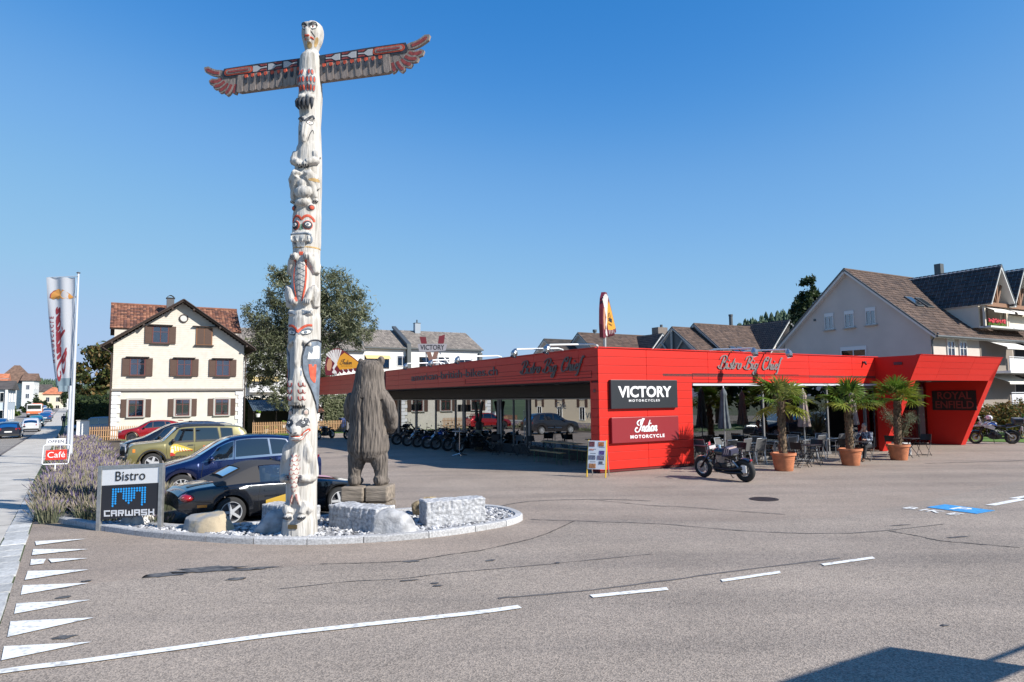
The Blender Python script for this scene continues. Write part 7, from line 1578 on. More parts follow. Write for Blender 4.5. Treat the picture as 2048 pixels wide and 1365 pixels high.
def stand(): return dict(head=(0, -.02, 1.62), face=(0, 1, 0), neck=(0, 0, 1.46), chest=(0, 0, 1.28), pelvis=(0, 0, .95), shl=(-.2, 0, 1.42), ell=(-.26, -.02, 1.12), wrl=(-.24, .1, .88), shr=(.2, 0, 1.42), elr=(.26, -.02, 1.12), wrr=(.24, .06, .88), hipl=(-.09, 0, .92), knl=(-.1, .1, .5), anl=(-.1, .02, .09), hipr=(.09, 0, .92), knr=(.1, 0, .5), anr=(.1, -.18, .1))
M_DKC = mat('dark jacket cloth', (.03, .04, .07), .85); M_JN = mat('dark jeans', (.03, .035, .05), .85); M_BK = mat('black jacket cloth', (.014, .014, .016), .85)
p = S(-.75, 110); person_mesh('person', 'person in a dark blue jacket walking away up the pavement', p, R(32.8), stand(), (M_DKC, M_JN, M_CLAD), 'walkers on the far pavement'); p = S(-.1, 112); person_mesh('person', 'person in black walking beside the hedge up the pavement', p, R(32.8), stand(), (M_BK, M_TRS, M_CLAD), 'walkers on the far pavement')
# road sign panel beyond the right picture edge whose shadow falls on the road
sb = thing('information_board', 'large flat information board on posts beside the road', 'sign', gw(-6.62, -17.42, 0), G30)
MB().box((0, 0, 2.52), (3.6, .06, .74), bev=.01).build('panel', M_SIGNG, sb)
for s in (-1.5, 1.0): MB().tube([(s, .06, 0), (s, .06, 2.85)], .035, 10).build('post', M_ALU, sb)
MB().tube([(1.8, 0, 2.35), (3.2, 0, 2.35), (3.2, 0, 0)], .025, 8).build('rail', M_ALU, sb)
# ================================================================== houses
TILES = [mat('clay tile light', (.27, .125, .075), .85, var=.3, scale=3), mat('clay tile red', (.19, .08, .05), .85, var=.3, scale=3), mat('clay tile dark', (.105, .05, .038), .85, var=.3, scale=3)]
BTILES = [mat('brown tile light', (.125, .082, .062), .85, var=.2, scale=2), mat('brown tile', (.095, .062, .047), .85, var=.2, scale=2), mat('brown tile dark', (.066, .044, .036), .85, var=.2, scale=2)]
DTILES = [mat('dark tile', (.055, .045, .042), .75, var=.2, scale=2), mat('dark tile black', (.038, .033, .032), .75), mat('dark tile brown', (.07, .054, .048), .8)]
GTILES = [mat('grey tile light', (.27, .235, .205), .9, var=.2), mat('grey tile', (.215, .188, .165), .9, var=.2), mat('grey tile dark', (.165, .145, .128), .9, var=.2)]
M_PANE = glassmat('house window glass', (.62, .66, .70), .14)
M_CURT = mat('white curtain', (.50, .50, .50), .9, var=.15, scale=30, stretch=(1, 1, .05)); M_DROOM = mat('dark room', (.03, .03, .034), .9)
M_SHUT = mat('dark brown shutter', (.075, .042, .03), .75, var=.15, scale=12, stretch=(1, 1, 6)); M_WFR = mat('red brown window frame', (.12, .032, .026), .6); M_WHT = mat('white window frame', (.62, .62, .61), .5); M_BEAM = mat('dark brown beam', (.05, .033, .027), .8); M_STONE = mat('grey stone surround', (.36, .35, .32), .85)
def tile_roof(name, parent, P0, U, V, su, sv, mats, clip=None, thick=.12, seed=1):
    rg = random.Random(seed); P0, U, V = Vector(P0), Vector(U), Vector(V); N = U.cross(V).normalized()
    if N.z < 0: N = -N
    nu, nv = max(1, round(U.length/su)), max(1, round(V.length/sv)); b = MB()
    for j in range(nv):
        for i in range(nu):
            u0, u1, v0, v1 = i/nu, (i+1)/nu, j/nv, (j+1.12)/nv
            if clip and not clip((u0+u1)/2, (j+.5)/nv): continue
            h = .035+rg.uniform(0, .02); m = rg.choice([0, 1, 1, 2]); k = rg.uniform(-.004, .004)
            a, c, d, e = P0+U*(u0+.04/nu)+V*(v0+k), P0+U*(u1-.04/nu)+V*(v0+k), P0+U*(u1-.04/nu)+V*min(v1, 1.01), P0+U*(u0+.04/nu)+V*min(v1, 1.01)
            mid0, mid1 = (a+c)/2+N*(h+.022), (d+e)/2+N*.03
            b.add([a+N*h, mid0, c+N*h, d+N*.008, mid1, e+N*.008, a, c], [(0, 1, 4, 5), (1, 2, 3, 4), (6, 7, 2, 1, 0)], None, m)
    tag(b.build(name, mats, parent), kind='stuff')
def slab_roof(name, parent, pts, th, m):
    P = [Vector(p) for p in pts]; N = (P[1]-P[0]).cross(P[2]-P[0]).normalized(); N = -N if N.z > 0 else N; n = len(P)
    return MB().add(P+[p+N*th for p in P], [tuple(range(n)), tuple(reversed(range(n, 2*n)))]+[(i, (i+1) % n, (i+1) % n+n, i+n) for i in range(n)]).build(name, m, parent)
def win(parent, F, x, z0, w, h, frame=None, kind='curtain', bars=True, sill=None, shutters=None, hood=None, rail=None, box=None, fw=.07):
    """window on the wall plane y=0 of frame F (outside towards -y): frame, panes, sill, shutters"""
    fr = frame or M_WHT; z1 = z0+h; b = MB()
    for xx in (-w/2, w/2): b.box((x+xx, -.03, (z0+z1)/2), (fw, .09, h+fw))
    b.box((x, -.03, z0), (w-fw, .09, fw)); b.box((x, -.03, z1), (w-fw, .09, fw)); b.box((x, -.035, (z0+z1)/2), (fw*.7, .06, h-fw))
    if bars: b.box((x, -.032, z0+h*.68), (w-.07, .04, .035))
    wo = MB().add(b.v, b.f, F).build('window', fr, parent)
    for s in (-1, 1): MB().box((x+s*(w/4), -.024, (z0+z1)/2), (w/2-fw, .01, h-fw), M=F).build('pane', M_PANE, wo)
    MB().box((x, -.008, (z0+z1)/2), (w, .012, h), M=F).build('curtain' if kind == 'curtain' else 'room', M_CURT if kind == 'curtain' else M_DROOM, wo)
    if sill: MB().box((x, -.08, z0-.07), (w+.3, .2, .08), M=F).build('sill', sill, wo)
    if box: MB().box((x, -.02, z1+.13), (w+.08, .08, .22), M=F).build('shutter_box', box, wo)
    if hood: MB().box((x, -.12, z1+.14), (w+.62, .28, .05), M=F).build('hood', hood, wo)
    if shutters:
        for s in (-1, 1):
            q = MB(); cx = x+s*(w/2+.30); q.box((cx, -.05, (z0+z1)/2+.0), (.50, .05, h+.12))
            q.box((cx, -.077, (z0+z1)/2+h*.27), (.38, .012, h*.38)); q.box((cx, -.077, (z0+z1)/2-h*.25), (.38, .012, h*.40)); MB().add(q.v, q.f, F).build('shutter', shutters, wo)
    return wo
# ---- shuttered house beside the street
HX, HY, HZ = gw(-14.0, 43); HZ = -.58
hs_ = thing('shuttered_house', 'cream gabled house with brown shutters and a red clay tile roof', 'house', (HX, HY, HZ), G30); I4 = Matrix.Identity(4); FU = Matrix.Translation((0, -.04, 0)); zz = lambda z: z-HZ
M_CREAM = mat('cream render', (.56, .525, .46), .9, var=.05, scale=2, bump=.06); M_CLAP = mat('cream shingle', (.545, .505, .44), .85, var=.06, scale=3)
W, D = 9.5, 11.0
MB().box((W/2, D/2, zz(3.35)/2), (W, D, zz(3.35))).build('ground_floor_wall', M_CREAM, hs_)
b = MB(); z = zz(3.46)
while z < zz(10.3):
    zt = zz(10.35); ze = zz(7.0)
    xx0, xx1 = (0, W) if z+.17 < ze else (W/2*(z+.08-ze)/(zt-ze), W-W/2*(z+.08-ze)/(zt-ze))
    if xx1-xx0 < .1: break
    b.add([(xx0, -.022, z), (xx1, -.022, z), (xx1, -.01, z+.165), (xx0, -.01, z+.165), (xx0, -.01, z), (xx1, -.01, z)], [(0, 1, 2, 3), (4, 5, 1, 0)]); z += .165
b.build('shingle_siding', M_CLAP, hs_)
b = MB(); b.prism([(0, zz(3.4)), (W, zz(3.4)), (W, zz(7.0)), (W/2, zz(10.38)), (0, zz(7.0))], 0, -.12, UP_M); b.box((W/2, D/2, zz(5.2)), (W, D-.3, zz(7.0)-zz(3.4))); b.build('upper_wall', M_CLAP, hs_)
MB().box((W/2, -.08, zz(3.38)), (W+.2, .2, .16)).build('cornice', mat('grey cornice', (.20, .18, .16), .8), hs_)
# front gable roof, then the main roof behind it
rz_, ez = zz(10.62), zz(6.78)
for s in (-1, 1):
    e0 = Vector((W/2-s*(W/2+.78), -.75, ez)); r0 = Vector((W/2, -.75, rz_)); 
    q = [(e0.x, -.75, ez), (W/2, -.75, rz_), (W/2, 4.6, rz_), (e0.x, 4.6, ez)]; slab_roof('roof_deck', hs_, q, .14, M_BEAM)
    tile_roof('roof_tiles', hs_, (e0.x, -.7, ez+.01), (0, 5.3, 0), (W/2-e0.x, 0, rz_-ez), .26, .30, TILES, None, seed=3+s)
    MB().tube([(e0.x, -.74, ez-.02), (W/2, -.74, rz_-.02)], .12, 6, flat=.6).build('verge_board', M_BEAM, hs_)
    for k in range(3): t = (.12, .5, .86)[k]; MB().box((lerp(e0.x, W/2, t), -.35, lerp(ez, rz_, t)-.26), (.14, .8, .14)).build('purlin_end', M_BEAM, hs_)
    MB().tube([(e0.x+s*-.04, -.8, ez-.1), (e0.x-s*.04, 4.6, ez-.1)], .07, 8).build('gutter', M_BEAM, hs_)
    MB().tube([(e0.x, -.6, ez-.15), (W/2-s*(W/2+.1), -.15, ez-.6), (W/2-s*(W/2+.1), -.15, .1)], .055, 8).build('downpipe', M_BEAM, hs_)
mr, me_ = zz(10.9), zz(8.55)
for s in (-1, 1):
    y0 = 7.2-s*3.2; slab_roof('roof_deck', hs_, [(-.35, y0, me_), (W+.35, y0, me_), (W+.35, 7.2, mr), (-.35, 7.2, mr)], .14, M_BEAM)
    tile_roof('roof_tiles', hs_, (-.35, y0, me_+.01), (W+.7, 0, 0), (0, 7.2-y0, mr-me_), .24, .27, TILES, None, seed=8+s)
MB().box((W/2, 7.2, zz(7.8)), (W, 6.2, 1.7)).build('attic_wall', M_CLAP, hs_); MB().prism([(4.1, zz(8.4)), (10.3, zz(8.4)), (7.2, mr-.1)], .02, W-.02, Matrix(((0, 0, 1, 0), (1, 0, 0, 0), (0, 1, 0, 0), (0, 0, 0, 1)))).build('gable_wall', M_CLAP, hs_)
MB().tube([(-.36, 7.2, mr+.06), (W+.36, 7.2, mr+.06)], .1, 8).build('ridge', TILES[1], hs_)
ch = MB().box((4.15, 5.6, zz(10.7)), (.58, .58, 1.5)).build('chimney', mat('grey metal chimney', (.10, .10, .105), .5, .4), hs_); MB().box((4.15, 5.6, zz(11.48)), (.7, .7, .06)).build('chimney_slab', M_CLAD, ch); MB().grid(lambda u, v: (3.85+.6*u, 5.25+.7*v, zz(11.55)+.18*sin(pi*u)), 8, 2).build('chimney_cap', M_ENGS, ch)
for (x, z0, h_) in ((3.2, 7.1, 1.28),): win(hs_, FU, x, zz(z0), 1.1, h_, M_WFR, 'room', True, M_BEAM, M_SHUT, M_BEAM)
w = win(hs_, FU, 6.4, zz(7.05), 1.15, 1.35, mat('orange brown frame', (.23, .10, .04), .7), 'room', False, M_BEAM, None, M_BEAM)
for s in (-1, 1): MB().box((6.4+s*.28, -.10, zz(7.72)), (.52, .05, 1.3)).build('shutter', M_SHUT, w)
for i, x in enumerate((1.67, 4.98, 7.86)): win(hs_, FU, x, zz(4.52), 1.0, 1.28, M_WFR, 'room' if i == 1 else 'curtain', True, M_BEAM, M_SHUT, M_BEAM)
for i, x in enumerate((1.66, 4.94, 7.87)):
    w = win(hs_, I4, x, zz(1.32), .98, 1.26, M_WFR, 'curtain', True, M_STONE, M_SHUT)
    q = MB(); q.box((x-.58, -.04, zz(1.95)), (.14, .1, 1.5)); q.box((x+.58, -.04, zz(1.95)), (.14, .1, 1.5)); q.box((x, -.04, zz(2.66)), (1.02, .1, .14)); q.build('stone_surround', M_STONE, w)
b = MB().lathe([(.30, -.02), (.34, .02), (.34, .06), (.26, .07)], 20, T3(4.84, -.06, zz(9.14), R(90)), cap=False); b.build('round_window', M_BEAM, hs_); MB().lathe([(.27, 0), (.27, .03)], 20, T3(4.84, -.06, zz(9.14), R(90))).build('clock_face', mat('pale oculus', (.5, .5, .48), .6), hs_)
QM = [MB().box((0, 0, 0), (w_, .08, .30), bev=.015).mesh('quoin', mat('white quoin', (.66, .66, .67), .85)) for w_ in (.62, .40)]
for k in range(11):
    for s in (0, 1):
        w_ = (.62, .40)[k % 2]; o = put('quoin', QM[k % 2], hs_); o.location = (w_/2-.02 if s == 0 else W-w_/2+.02, -.03, .32+.335*k)
FR_M = lambda x: Matrix.Translation((x, 0, 0)) @ Matrix.Rotation(pi/2, 4, 'Z')
for y in (1.8, 4.6, 7.6):
    win(hs_, FR_M(W), y, zz(1.32), .98, 1.26, M_WFR, 'curtain', True, M_STONE, M_SHUT); win(hs_, FR_M(W), y, zz(4.5), 1.0, 1.28, M_WFR, 'curtain', True, M_BEAM, M_SHUT)
FL_M = Matrix.Rotation(-pi/2, 4, 'Z')
for y in (-2.0, -5.5): win(hs_, FL_M, y, zz(1.32), .98, 1.26, M_WFR, 'room', True, M_STONE, M_SHUT); win(hs_, FL_M, y, zz(4.5), 1.0, 1.28, M_WFR, 'room', True, M_BEAM, M_SHUT)
# ---- gate pillar and picket fences
pr_ = thing('gate_pillar', 'white rendered gate pillar at the lavender end', 'pillar', gw(-15.9, 46.2), G30); MB().box((0, 0, .75), (.85, .5, 1.5), bev=.01).build('shaft', M_PAINTW, pr_); MB().box((0, 0, 1.53), (.95, .6, .07)).build('cap', M_STONE, pr_)
M_PICK = mat('weathered picket', (.40, .235, .12), .85, var=.25, scale=9); PKM = MB().prism([(-.035, 0), (.035, 0), (.035, .98), (0, 1.05), (-.035, .98)], -.012, .012, UP_M).mesh('picket', M_PICK)
def fence(label, gx0, gx1, gy_, n0=None):
    x0, y0, z0 = gw(gx0, gy_); x1, y1, z1 = gw(gx1, gy_); t = thing('picket_fence', label, 'fence', (x0, y0, z0), G30); L = gx1-gx0; sl = (z1-z0)/L
    for zz_ in (.3, .78): MB().add([(0, -.02+.04*a, zz_+.06*c) for a in (0, 1) for c in (0, 1)]+[(L, -.02+.04*a, zz_+.06*c+sl*L) for a in (0, 1) for c in (0, 1)], [(0, 1, 5, 4), (2, 6, 7, 3), (1, 3, 7, 5), (0, 4, 6, 2)]).build('rail', M_PICK, t)
    n = int(L/.145)
    for k in range(n+1): put('picket', PKM, t, (k*.145, -.04, .06+sl*k*.145))
fence('wooden picket fence in front of the shuttered house', -15.3, -8.2, 42.0); fence('wooden picket fence before the garden shed', -3.6, 5.4, 43.4)
# ---- garden shed with corrugated roof, small tiled lean-to, garden things
shd = thing('garden_shed', 'open garden shed with a blue grey corrugated roof', 'shed', gw(-3.3, 46.5), G30); b = MB()
b.grid(lambda u, v: (4.6*u, -1.2+3*v, 2.05+.95*v+.03*cos(u*2*pi*26)), 156, 2); b.build('corrugated_roof', mat('blue grey sheet roof', (.085, .12, .16), .5, .4), shd, smooth=True)
MB().box((2.3, 1.8, 1.3), (4.5, .1, 2.6)).build('back_wall', M_DARKIN, shd)
for x in (.1, 2.0, 4.5): MB().box((x, -1.0, 1.0), (.09, .09, 2.1)).build('post', M_BEAM, shd)
for k in range(6): o = thing('flower_pot', ['white hanging pot under the shed roof', 'small grey pot on the shed floor', 'pale pot with a green plant by the shed post', 'white tub at the shed front', 'clay pot near the shed back', 'small white pot right under the shed roof'][k], 'pot', gw(-2.9+.75*k, 45.2+.3*(k % 2), None), 0, 'pots in the garden shed'); zq = (1.5, .1, .1, .5, .1, 1.3)[k]; MB().lathe([(.14, zq), (.2, zq+.3), (.19, zq+.3)], 14).build('pot', (M_PAINTW, M_STONE, M_TERRA)[k % 3], o); q = MB(); [q.ell((random.uniform(-.15, .15), random.uniform(-.15, .15), zq+.4+random.uniform(0, .15)), (.1, .1, .1), 8, 6) for _ in range(5)]; q.build('plant', PALM[0], o)
lt = thing('lean_to', 'small clay tiled lean to roof behind the totem pole', 'shed', gw(1.6, 46), G30); slab_roof('roof_deck', lt, [(-.9, -1.2, 1.55), (1.2, -1.2, 1.9), (1.2, 1.2, 2.5), (-.9, 1.2, 2.2)], .08, M_BEAM); tile_roof('roof_tiles', lt, (-.9, -1.2, 1.6), (2.1, 0, .35), (0, 2.4, .62), .22, .25, TILES, seed=5)
for x in (-.8, 1.1): MB().box((x, -1.1, .8), (.09, .09, 1.6)).build('post', M_BEAM, lt)
MB().box((.1, 1.0, 1.0), (2, .1, 2)).build('back_wall', M_DARKIN, lt)
tb = thing('blue_container', 'blue plastic container beside the trimmed hedge', 'container', gw(5.2, 45.6), G30); MB().box((0, 0, .62), (1.5, 1.0, 1.1), bev=.06).build('tub', mat('blue plastic', (.01, .035, .16), .5), tb); MB().box((0, 0, 1.2), (1.58, 1.08, .08), bev=.03).build('lid', mat('blue plastic', (.01, .035, .16), .5), tb)
# ---- white apartment block behind
ap = thing('apartment_block', 'long white apartment block with grey tiled roof and yellow awnings', 'building', (*gw(-1.0, 70)[:2], -.9), G30); za = lambda z: z+.9
M_WALLW = mat('white render', (.64, .635, .62), .9, var=.04, scale=1); M_FIRE = mat('dark grey verge sheet', (.085, .095, .10), .5, .3); M_YAW = mat('yellow awning cloth', (.58, .44, .20), .85); M_BALC = mat('white balcony panel', (.60, .61, .63), .6)
for (x0, x1, yo, ze_, zr, name) in ((-1.5, 14.85, -2.2, 8.75, 11.6, 'left'), (14.95, 21.6, 0, 9.35, 12.3, 'mid'), (21.7, 33.2, .3, 9.45, 12.4, 'right')):
    MB().box(((x0+x1)/2, yo+5.5, za(ze_-.12)/2), (x1-x0, 11, za(ze_-.12))).build('wall', M_WALLW, ap)
    MB().box(((x0+x1)/2, yo-.25, za(ze_-.06)), (x1-x0+.2, .5, .16)).build('gutter', M_FIRE, ap)
    for s in (-1, 1):
        ya, yb = (yo-.4, yo+5.5) if s < 0 else (yo+11.4, yo+5.5); slab_roof('roof_deck', ap, [(x0-.1, ya, za(ze_)), (x1+.1, ya, za(ze_)), (x1+.1, yb, za(zr)), (x0-.1, yb, za(zr))], .15, M_FIRE)
        if s < 0: tile_roof('roof_tiles', ap, (x0-.1, ya, za(ze_)+.01), (x1-x0+.2, 0, 0), (0, yb-ya, zr-ze_), .33, .38, GTILES, seed=int(x0)+40)
    MB().prism([(yo, za(ze_-.2)), (yo+11, za(ze_-.2)), (yo+5.5, za(zr-.1))], x1-.16, x1-.02, Matrix(((0, 0, 1, 0), (1, 0, 0, 0), (0, 1, 0, 0), (0, 0, 0, 1)))).build('gable_wall', M_WALLW, ap)
for x, yo, ze_, zr in ((14.9, -.3, 9.6, 12.55), (21.65, 0, 9.7, 12.65)):
    MB().add([(x-.3, yo-.5, za(ze_-.1)), (x+.3, yo-.5, za(ze_-.1)), (x+.3, yo+5.5, za(zr)), (x-.3, yo+5.5, za(zr)), (x-.3, yo-.5, za(ze_+.25)), (x+.3, yo-.5, za(ze_+.25)), (x+.3, yo+5.5, za(zr+.3)), (x-.3, yo+5.5, za(zr+.3))], [(0, 3, 2, 1), (4, 5, 6, 7), (0, 1, 5, 4), (1, 2, 6, 5), (2, 3, 7, 6), (3, 0, 4, 7)]).build('fire_wall', M_FIRE, ap); MB().box((x, yo-.3, za(ze_)/2), (.55, .6, za(ze_))).build('fire_wall', M_FIRE, ap)
ch = MB().box((25.1, 5.2, za(12.7)), (.85, .7, 1.5)).build('chimney', mat('pale metal chimney', (.28, .32, .36), .4, .5), ap); MB().box((25.1, 5.2, za(13.5)), (.95, .8, .06)).build('chimney_cap', M_FIRE, ap); MB().tube([(25.1, 5.2, za(13.5)), (25.1, 5.2, za(14.0))], .1, 8).build('flue', M_FIRE, ap)
def loggia(x0, x1, y, z0, z1, rail=True, awn=None, ah=.5):
    MB().box(((x0+x1)/2, y-.005, (z0+z1)/2), (x1-x0, .05, z1-z0)).build('loggia', M_DROOM, ap)
    w = MB().box(((x0+x1)/2, y-.05, (z0+z1)/2), (x1-x0-.2, .03, z1-z0-.3)).build('balcony_glazing', M_PANE, ap); MB().box((lerp(x0, x1, .55), y-.07, (z0+z1)/2), (.08, .03, z1-z0)).build('mullion', M_WHT, w)
    if rail: MB().box(((x0+x1)/2, y-.5, z0-.1), (x1-x0+.1, .06, 1.15)).build('balcony_panel', M_BALC, ap); MB().box((lerp(x0, x1, .45), y-.55, z0+.27), ((x1-x0)*.72, .04, .13)).build('flower_slot', M_DROOM, ap)
    if awn: MB().add([(x0, y-.1, z1), (x1, y-.1, z1), (x1, y-.85, z1-ah), (x0, y-.85, z1-ah)], [(0, 1, 2, 3)]).build('awning', awn, ap)
for zb in (6.75, 4.1, 1.5): loggia(.9, 4.2, -2.25, za(zb), za(zb+1.15), True, M_YAW if zb < 6 else None, .55)
for zb in (6.55,): loggia(15.6, 19.0, -.02, za(zb), za(zb+1.75), False, M_YAW, .5); loggia(23.5, 28.0, .28, za(zb), za(zb+1.7), False)
loggia(15.6, 19.0, -.02, za(3.8), za(5.5), True, M_YAW)
FA = Matrix.Translation((0, -.01, 0)); win(ap, FA, 20.85, za(6.95), 1.4, 1.35, M_WHT, 'curtain', False); win(ap, Matrix.Translation((0, .28, 0)), 30.4, za(6.95), 2.6, 1.2, M_WHT, 'room', False)
win(ap, Matrix.Translation((0, -2.21, 0)), 6.4, za(4.6), .8, 1.0, M_WHT, 'room', False); win(ap, Matrix.Translation((0, -2.21, 0)), 6.4, za(2.0), .8, 1.0, M_WHT, 'room', False)
MB().box((32.9, .1, za(4.5)), (.5, .3, 9)).build('downpipe', M_FIRE, ap)
# ---- gabled apartment houses on the right
M_PINK = mat('pale pinkish render', (.50, .445, .40), .9, var=.05, scale=.7, bump=.05); M_CRW = mat('pale cream render', (.60, .54, .45), .9, var=.04, scale=1); M_TIMB = mat('brown timber truss', (.22, .115, .065), .75)
M_AWN = mat('white awning cloth', (.66, .64, .60), .8)
YZ = Matrix(((0, 0, 1, 0), (1, 0, 0, 0), (0, 1, 0, 0), (0, 0, 0, 1)))
def block(name, label, gx, gy, gz0, L, D, ze, zr, tiles, wall, over=.55, ov_side=.35):
    """house with its ridge along local x; origin at the front left corner"""
    x, y, _ = gw(gx, gy); t = thing(name, label, 'house', (x, y, gz0), G30); e, r = ze-gz0, zr-gz0; sl = (r-e)/(D/2)
    MB().box((L/2, D/2, e/2), (L, D, e)).build('wall', wall, t)
    for x0 in (0, L-.2): MB().prism([(0, e), (D, e), (D/2, r-.05)], x0, x0+.2, YZ).build('gable_wall', wall, t)
    for s in (-1, 1):
        ya = -over if s < 0 else D+over; za_ = e-sl*over
        slab_roof('roof_deck', t, [(-ov_side, ya, za_), (L+ov_side, ya, za_), (L+ov_side, D/2, r), (-ov_side, D/2, r)], .16, M_WHT)
        if s < 0: tile_roof('roof_tiles', t, (-ov_side, ya, za_+.01), (L+2*ov_side, 0, 0), (0, D/2-ya, r-za_), .30, .34, tiles, seed=int(gx*3))
        for x0 in (-ov_side-.03,): MB().add([(x0, ya, za_-.02), (x0, D/2, r-.02), (x0, D/2, r+.1), (x0, ya, za_+.1), (x0-.06, ya, za_-.02), (x0-.06, D/2, r-.02), (x0-.06, D/2, r+.1), (x0-.06, ya, za_+.1)], [(0, 1, 2, 3), (7, 6, 5, 4), (3, 2, 6, 7), (0, 4, 5, 1), (0, 3, 7, 4)]).build('verge_board', M_FIRE, t)
    MB().tube([(-ov_side, D/2, r+.05), (L+ov_side, D/2, r+.05)], .10, 8).build('ridge', tiles[1], t)
    MB().tube([(-ov_side, -over-.05, e-sl*over-.02), (L+ov_side, -over-.05, e-sl*over-.02)], .08, 8).build('gutter', M_FIRE, t); return t, e, r, sl
def cross(t, xc, w, y0, ya_top, ze, zr, tiles, wall, over=.9, truss=True, e=0, seed=3, back=6.0):
    """cross gable facing the front at local y0"""
    for s in (-1, 1):
        xa = xc+s*(w/2+.25); sl = (zr-ze)/(w/2+.25); vs = [(xa, y0-over, ze), (xc, y0-over, zr), (xc, y0+back, zr), (xa, y0+back, ze)]
        slab_roof('dormer_roof_deck', t, vs, .14, M_WHT)
        tile_roof('dormer_roof_tiles', t, (xa, y0-over, ze+.01), (0, back+over, 0), (xc-xa, 0, zr-ze), .30, .34, tiles, seed=seed+s)
        MB().add([(xa, y0-over-.03, ze-.05), (xc, y0-over-.03, zr-.05), (xc, y0-over-.03, zr+.09), (xa, y0-over-.03, ze+.09)], [(0, 1, 2, 3)]).build('verge_board', M_FIRE, t)
        MB().box((xc+s*w/2, y0+back/2, (ze+e)/2), (.18, back, max(.1, ze-e))).build('dormer_cheek', wall, t)
    MB().prism([(xc-w/2, ze), (xc+w/2, ze), (xc, zr-.15)], -(y0+1.0), -(y0+1.1), UP_M).build('dormer_gable', wall, t)
    if truss:
        q = MB(); q.box((xc, y0-.45, ze+.05), (w+.2, .2, .26)); q.box((xc, y0-.45, (ze+zr)/2), (.16, .16, zr-ze-.2))
        for s in (-1, 1): q.tube([(xc+s*.05, y0-.45, ze+.15), (xc+s*w*.24, y0-.45, ze+(zr-ze)*.52)], .09, 6)
        q.build('timber_truss', M_TIMB, t)
t, e, r, sl = block('gabled_apartment_house', 'large apartment house with a bare gable wall and brown tiled roof', 32.0, 6.69, -.1, 34, 11.2, 6.62, 11.45, BTILES, M_PINK); z_ = lambda z: z+.1
FG = Matrix.Rotation(-pi/2, 4, 'Z')             # gable wall, faces local -x; its local x runs towards -y
for y, z0 in ((7.2, 7.35), (5.58, 7.35), (3.96, 7.4)): win(t, FG, -y, z_(z0-.05), .66, .95, M_WHT, 'room', False, M_STONE, None, None, None, M_WHT, .04)
win(t, FG, -5.4, z_(4.2), 1.9, 1.45, M_WHT, 'room', True, None, None, None, None, M_WHT)
MB().box((-.05, 8.4, z_(8.1)), (.06, .16, .16)).build('wall_vent', M_FIRE, t)
MB().tube([(-.1, -.55, z_(6.35)), (-.05, -.1, z_(5.9)), (-.05, -.1, 0)], .06, 8).build('downpipe', M_FIRE, t)
for x in (2.25, 3.75): win(t, Matrix.Translation((0, -.01, 0)), x, z_(4.55), .85, 1.35, M_WHT, 'curtain', True, None, None, None, None, M_WHT); win(t, Matrix.Translation((0, -.01, 0)), x, z_(1.75), .85, 1.35, M_WHT, 'curtain', True)
for i, (xa, xb) in enumerate(((6.0, 10.45), (10.65, 15.1), (15.3, 19.5))):
    for zf in (4.15, 1.75, -.65):
        MB().box(((xa+xb)/2, 0, z_(zf+.85)), (xb-xa, .06, 2.3)).build('loggia', M_DROOM if i else mat('loggia wall', (.22, .19, .165), .9), t); MB().box(((xa+xb)/2, -.9, z_(zf-.28)), (xb-xa+.2, 1.9, .16)).build('balcony_floor', M_WHT, t)
        n = int((xb-xa)/.62)
        for k in range(n): MB().box((xa+.33+.62*k, -1.75, z_(zf+.22)), (.60, .04, .82)).build('balcony_panel', M_BALC, t)
        MB().tube([(xa, -1.75, z_(zf+.72)), (xb, -1.75, z_(zf+.72))], .03, 6).build('hand_rail', M_BALC, t)
        if zf > 1: MB().add([(xa+.2, -.1, z_(zf+2.0)), (xb-.7, -.1, z_(zf+2.0)), (xb-.3, -1.3, z_(zf+1.45)), (xa+.9, -1.3, z_(zf+1.45)), (xb-.3, -1.32, z_(zf+1.3)), (xa+.9, -1.32, z_(zf+1.3))], [(0, 1, 2, 3), (3, 2, 4, 5)]).build('awning', M_AWN, t)
    MB().box((xb+.1, -1.7, z_(2.6)), (.16, .16, 7.2)).build('balcony_post', M_PINK, t)
for i, xc in enumerate((7.55, 10.75, 15.5, 18.7)):
    cross(t, xc, 3.0, -.1, 0, z_(8.55), z_(11.38), DTILES, M_CRW, e=z_(7.0), seed=20+i)
    MB().box((xc, -.35, z_(7.55)), (2.9, .06, .9)).build('dormer_balcony', M_CRW, t) if i > 0 else None
    MB().box((xc, .75, z_(7.8)), (2.9, .06, 1.4)).build('loggia', mat('loggia wall', (.22, .19, .165), .9), t)
    MB().add([(xc-1.35, -.2, z_(8.5)), (xc+1.35, -.2, z_(8.5)), (xc+1.4, -1.0, z_(8.12)), (xc-1.4, -1.0, z_(8.12)), (xc+1.4, -1.02, z_(7.98)), (xc-1.4, -1.02, z_(7.98))], [(0, 1, 2, 3), (3, 2, 4, 5)]).build('awning', M_AWN, t); MB().box((xc, -.4, z_(7.02)), (3.1, .8, .12)).build('dormer_sill', M_WHT, t)
    for s in (-1, 1): MB().box((xc+s*1.48, -.4, z_(7.8)), (.14, .14, 1.6)).build('dormer_post', M_CRW, t)
b = MB()
q = MB(); rg = random.Random(4)
for k in range(60): b.ell((6.3+rg.uniform(0, 2.3), -.55, z_(7.35)+rg.uniform(0, .25)), (.07, .05, .07), 6, 4); q.ell((6.3+rg.uniform(0, 2.3), -.5, z_(7.22)+rg.uniform(-.05, .15)), (.09, .06, .08), 6, 4)
b.build('geraniums', mat('red geranium', (.5, .03, .05), .7), t); q.build('flower_leaves', PALM[0], t)
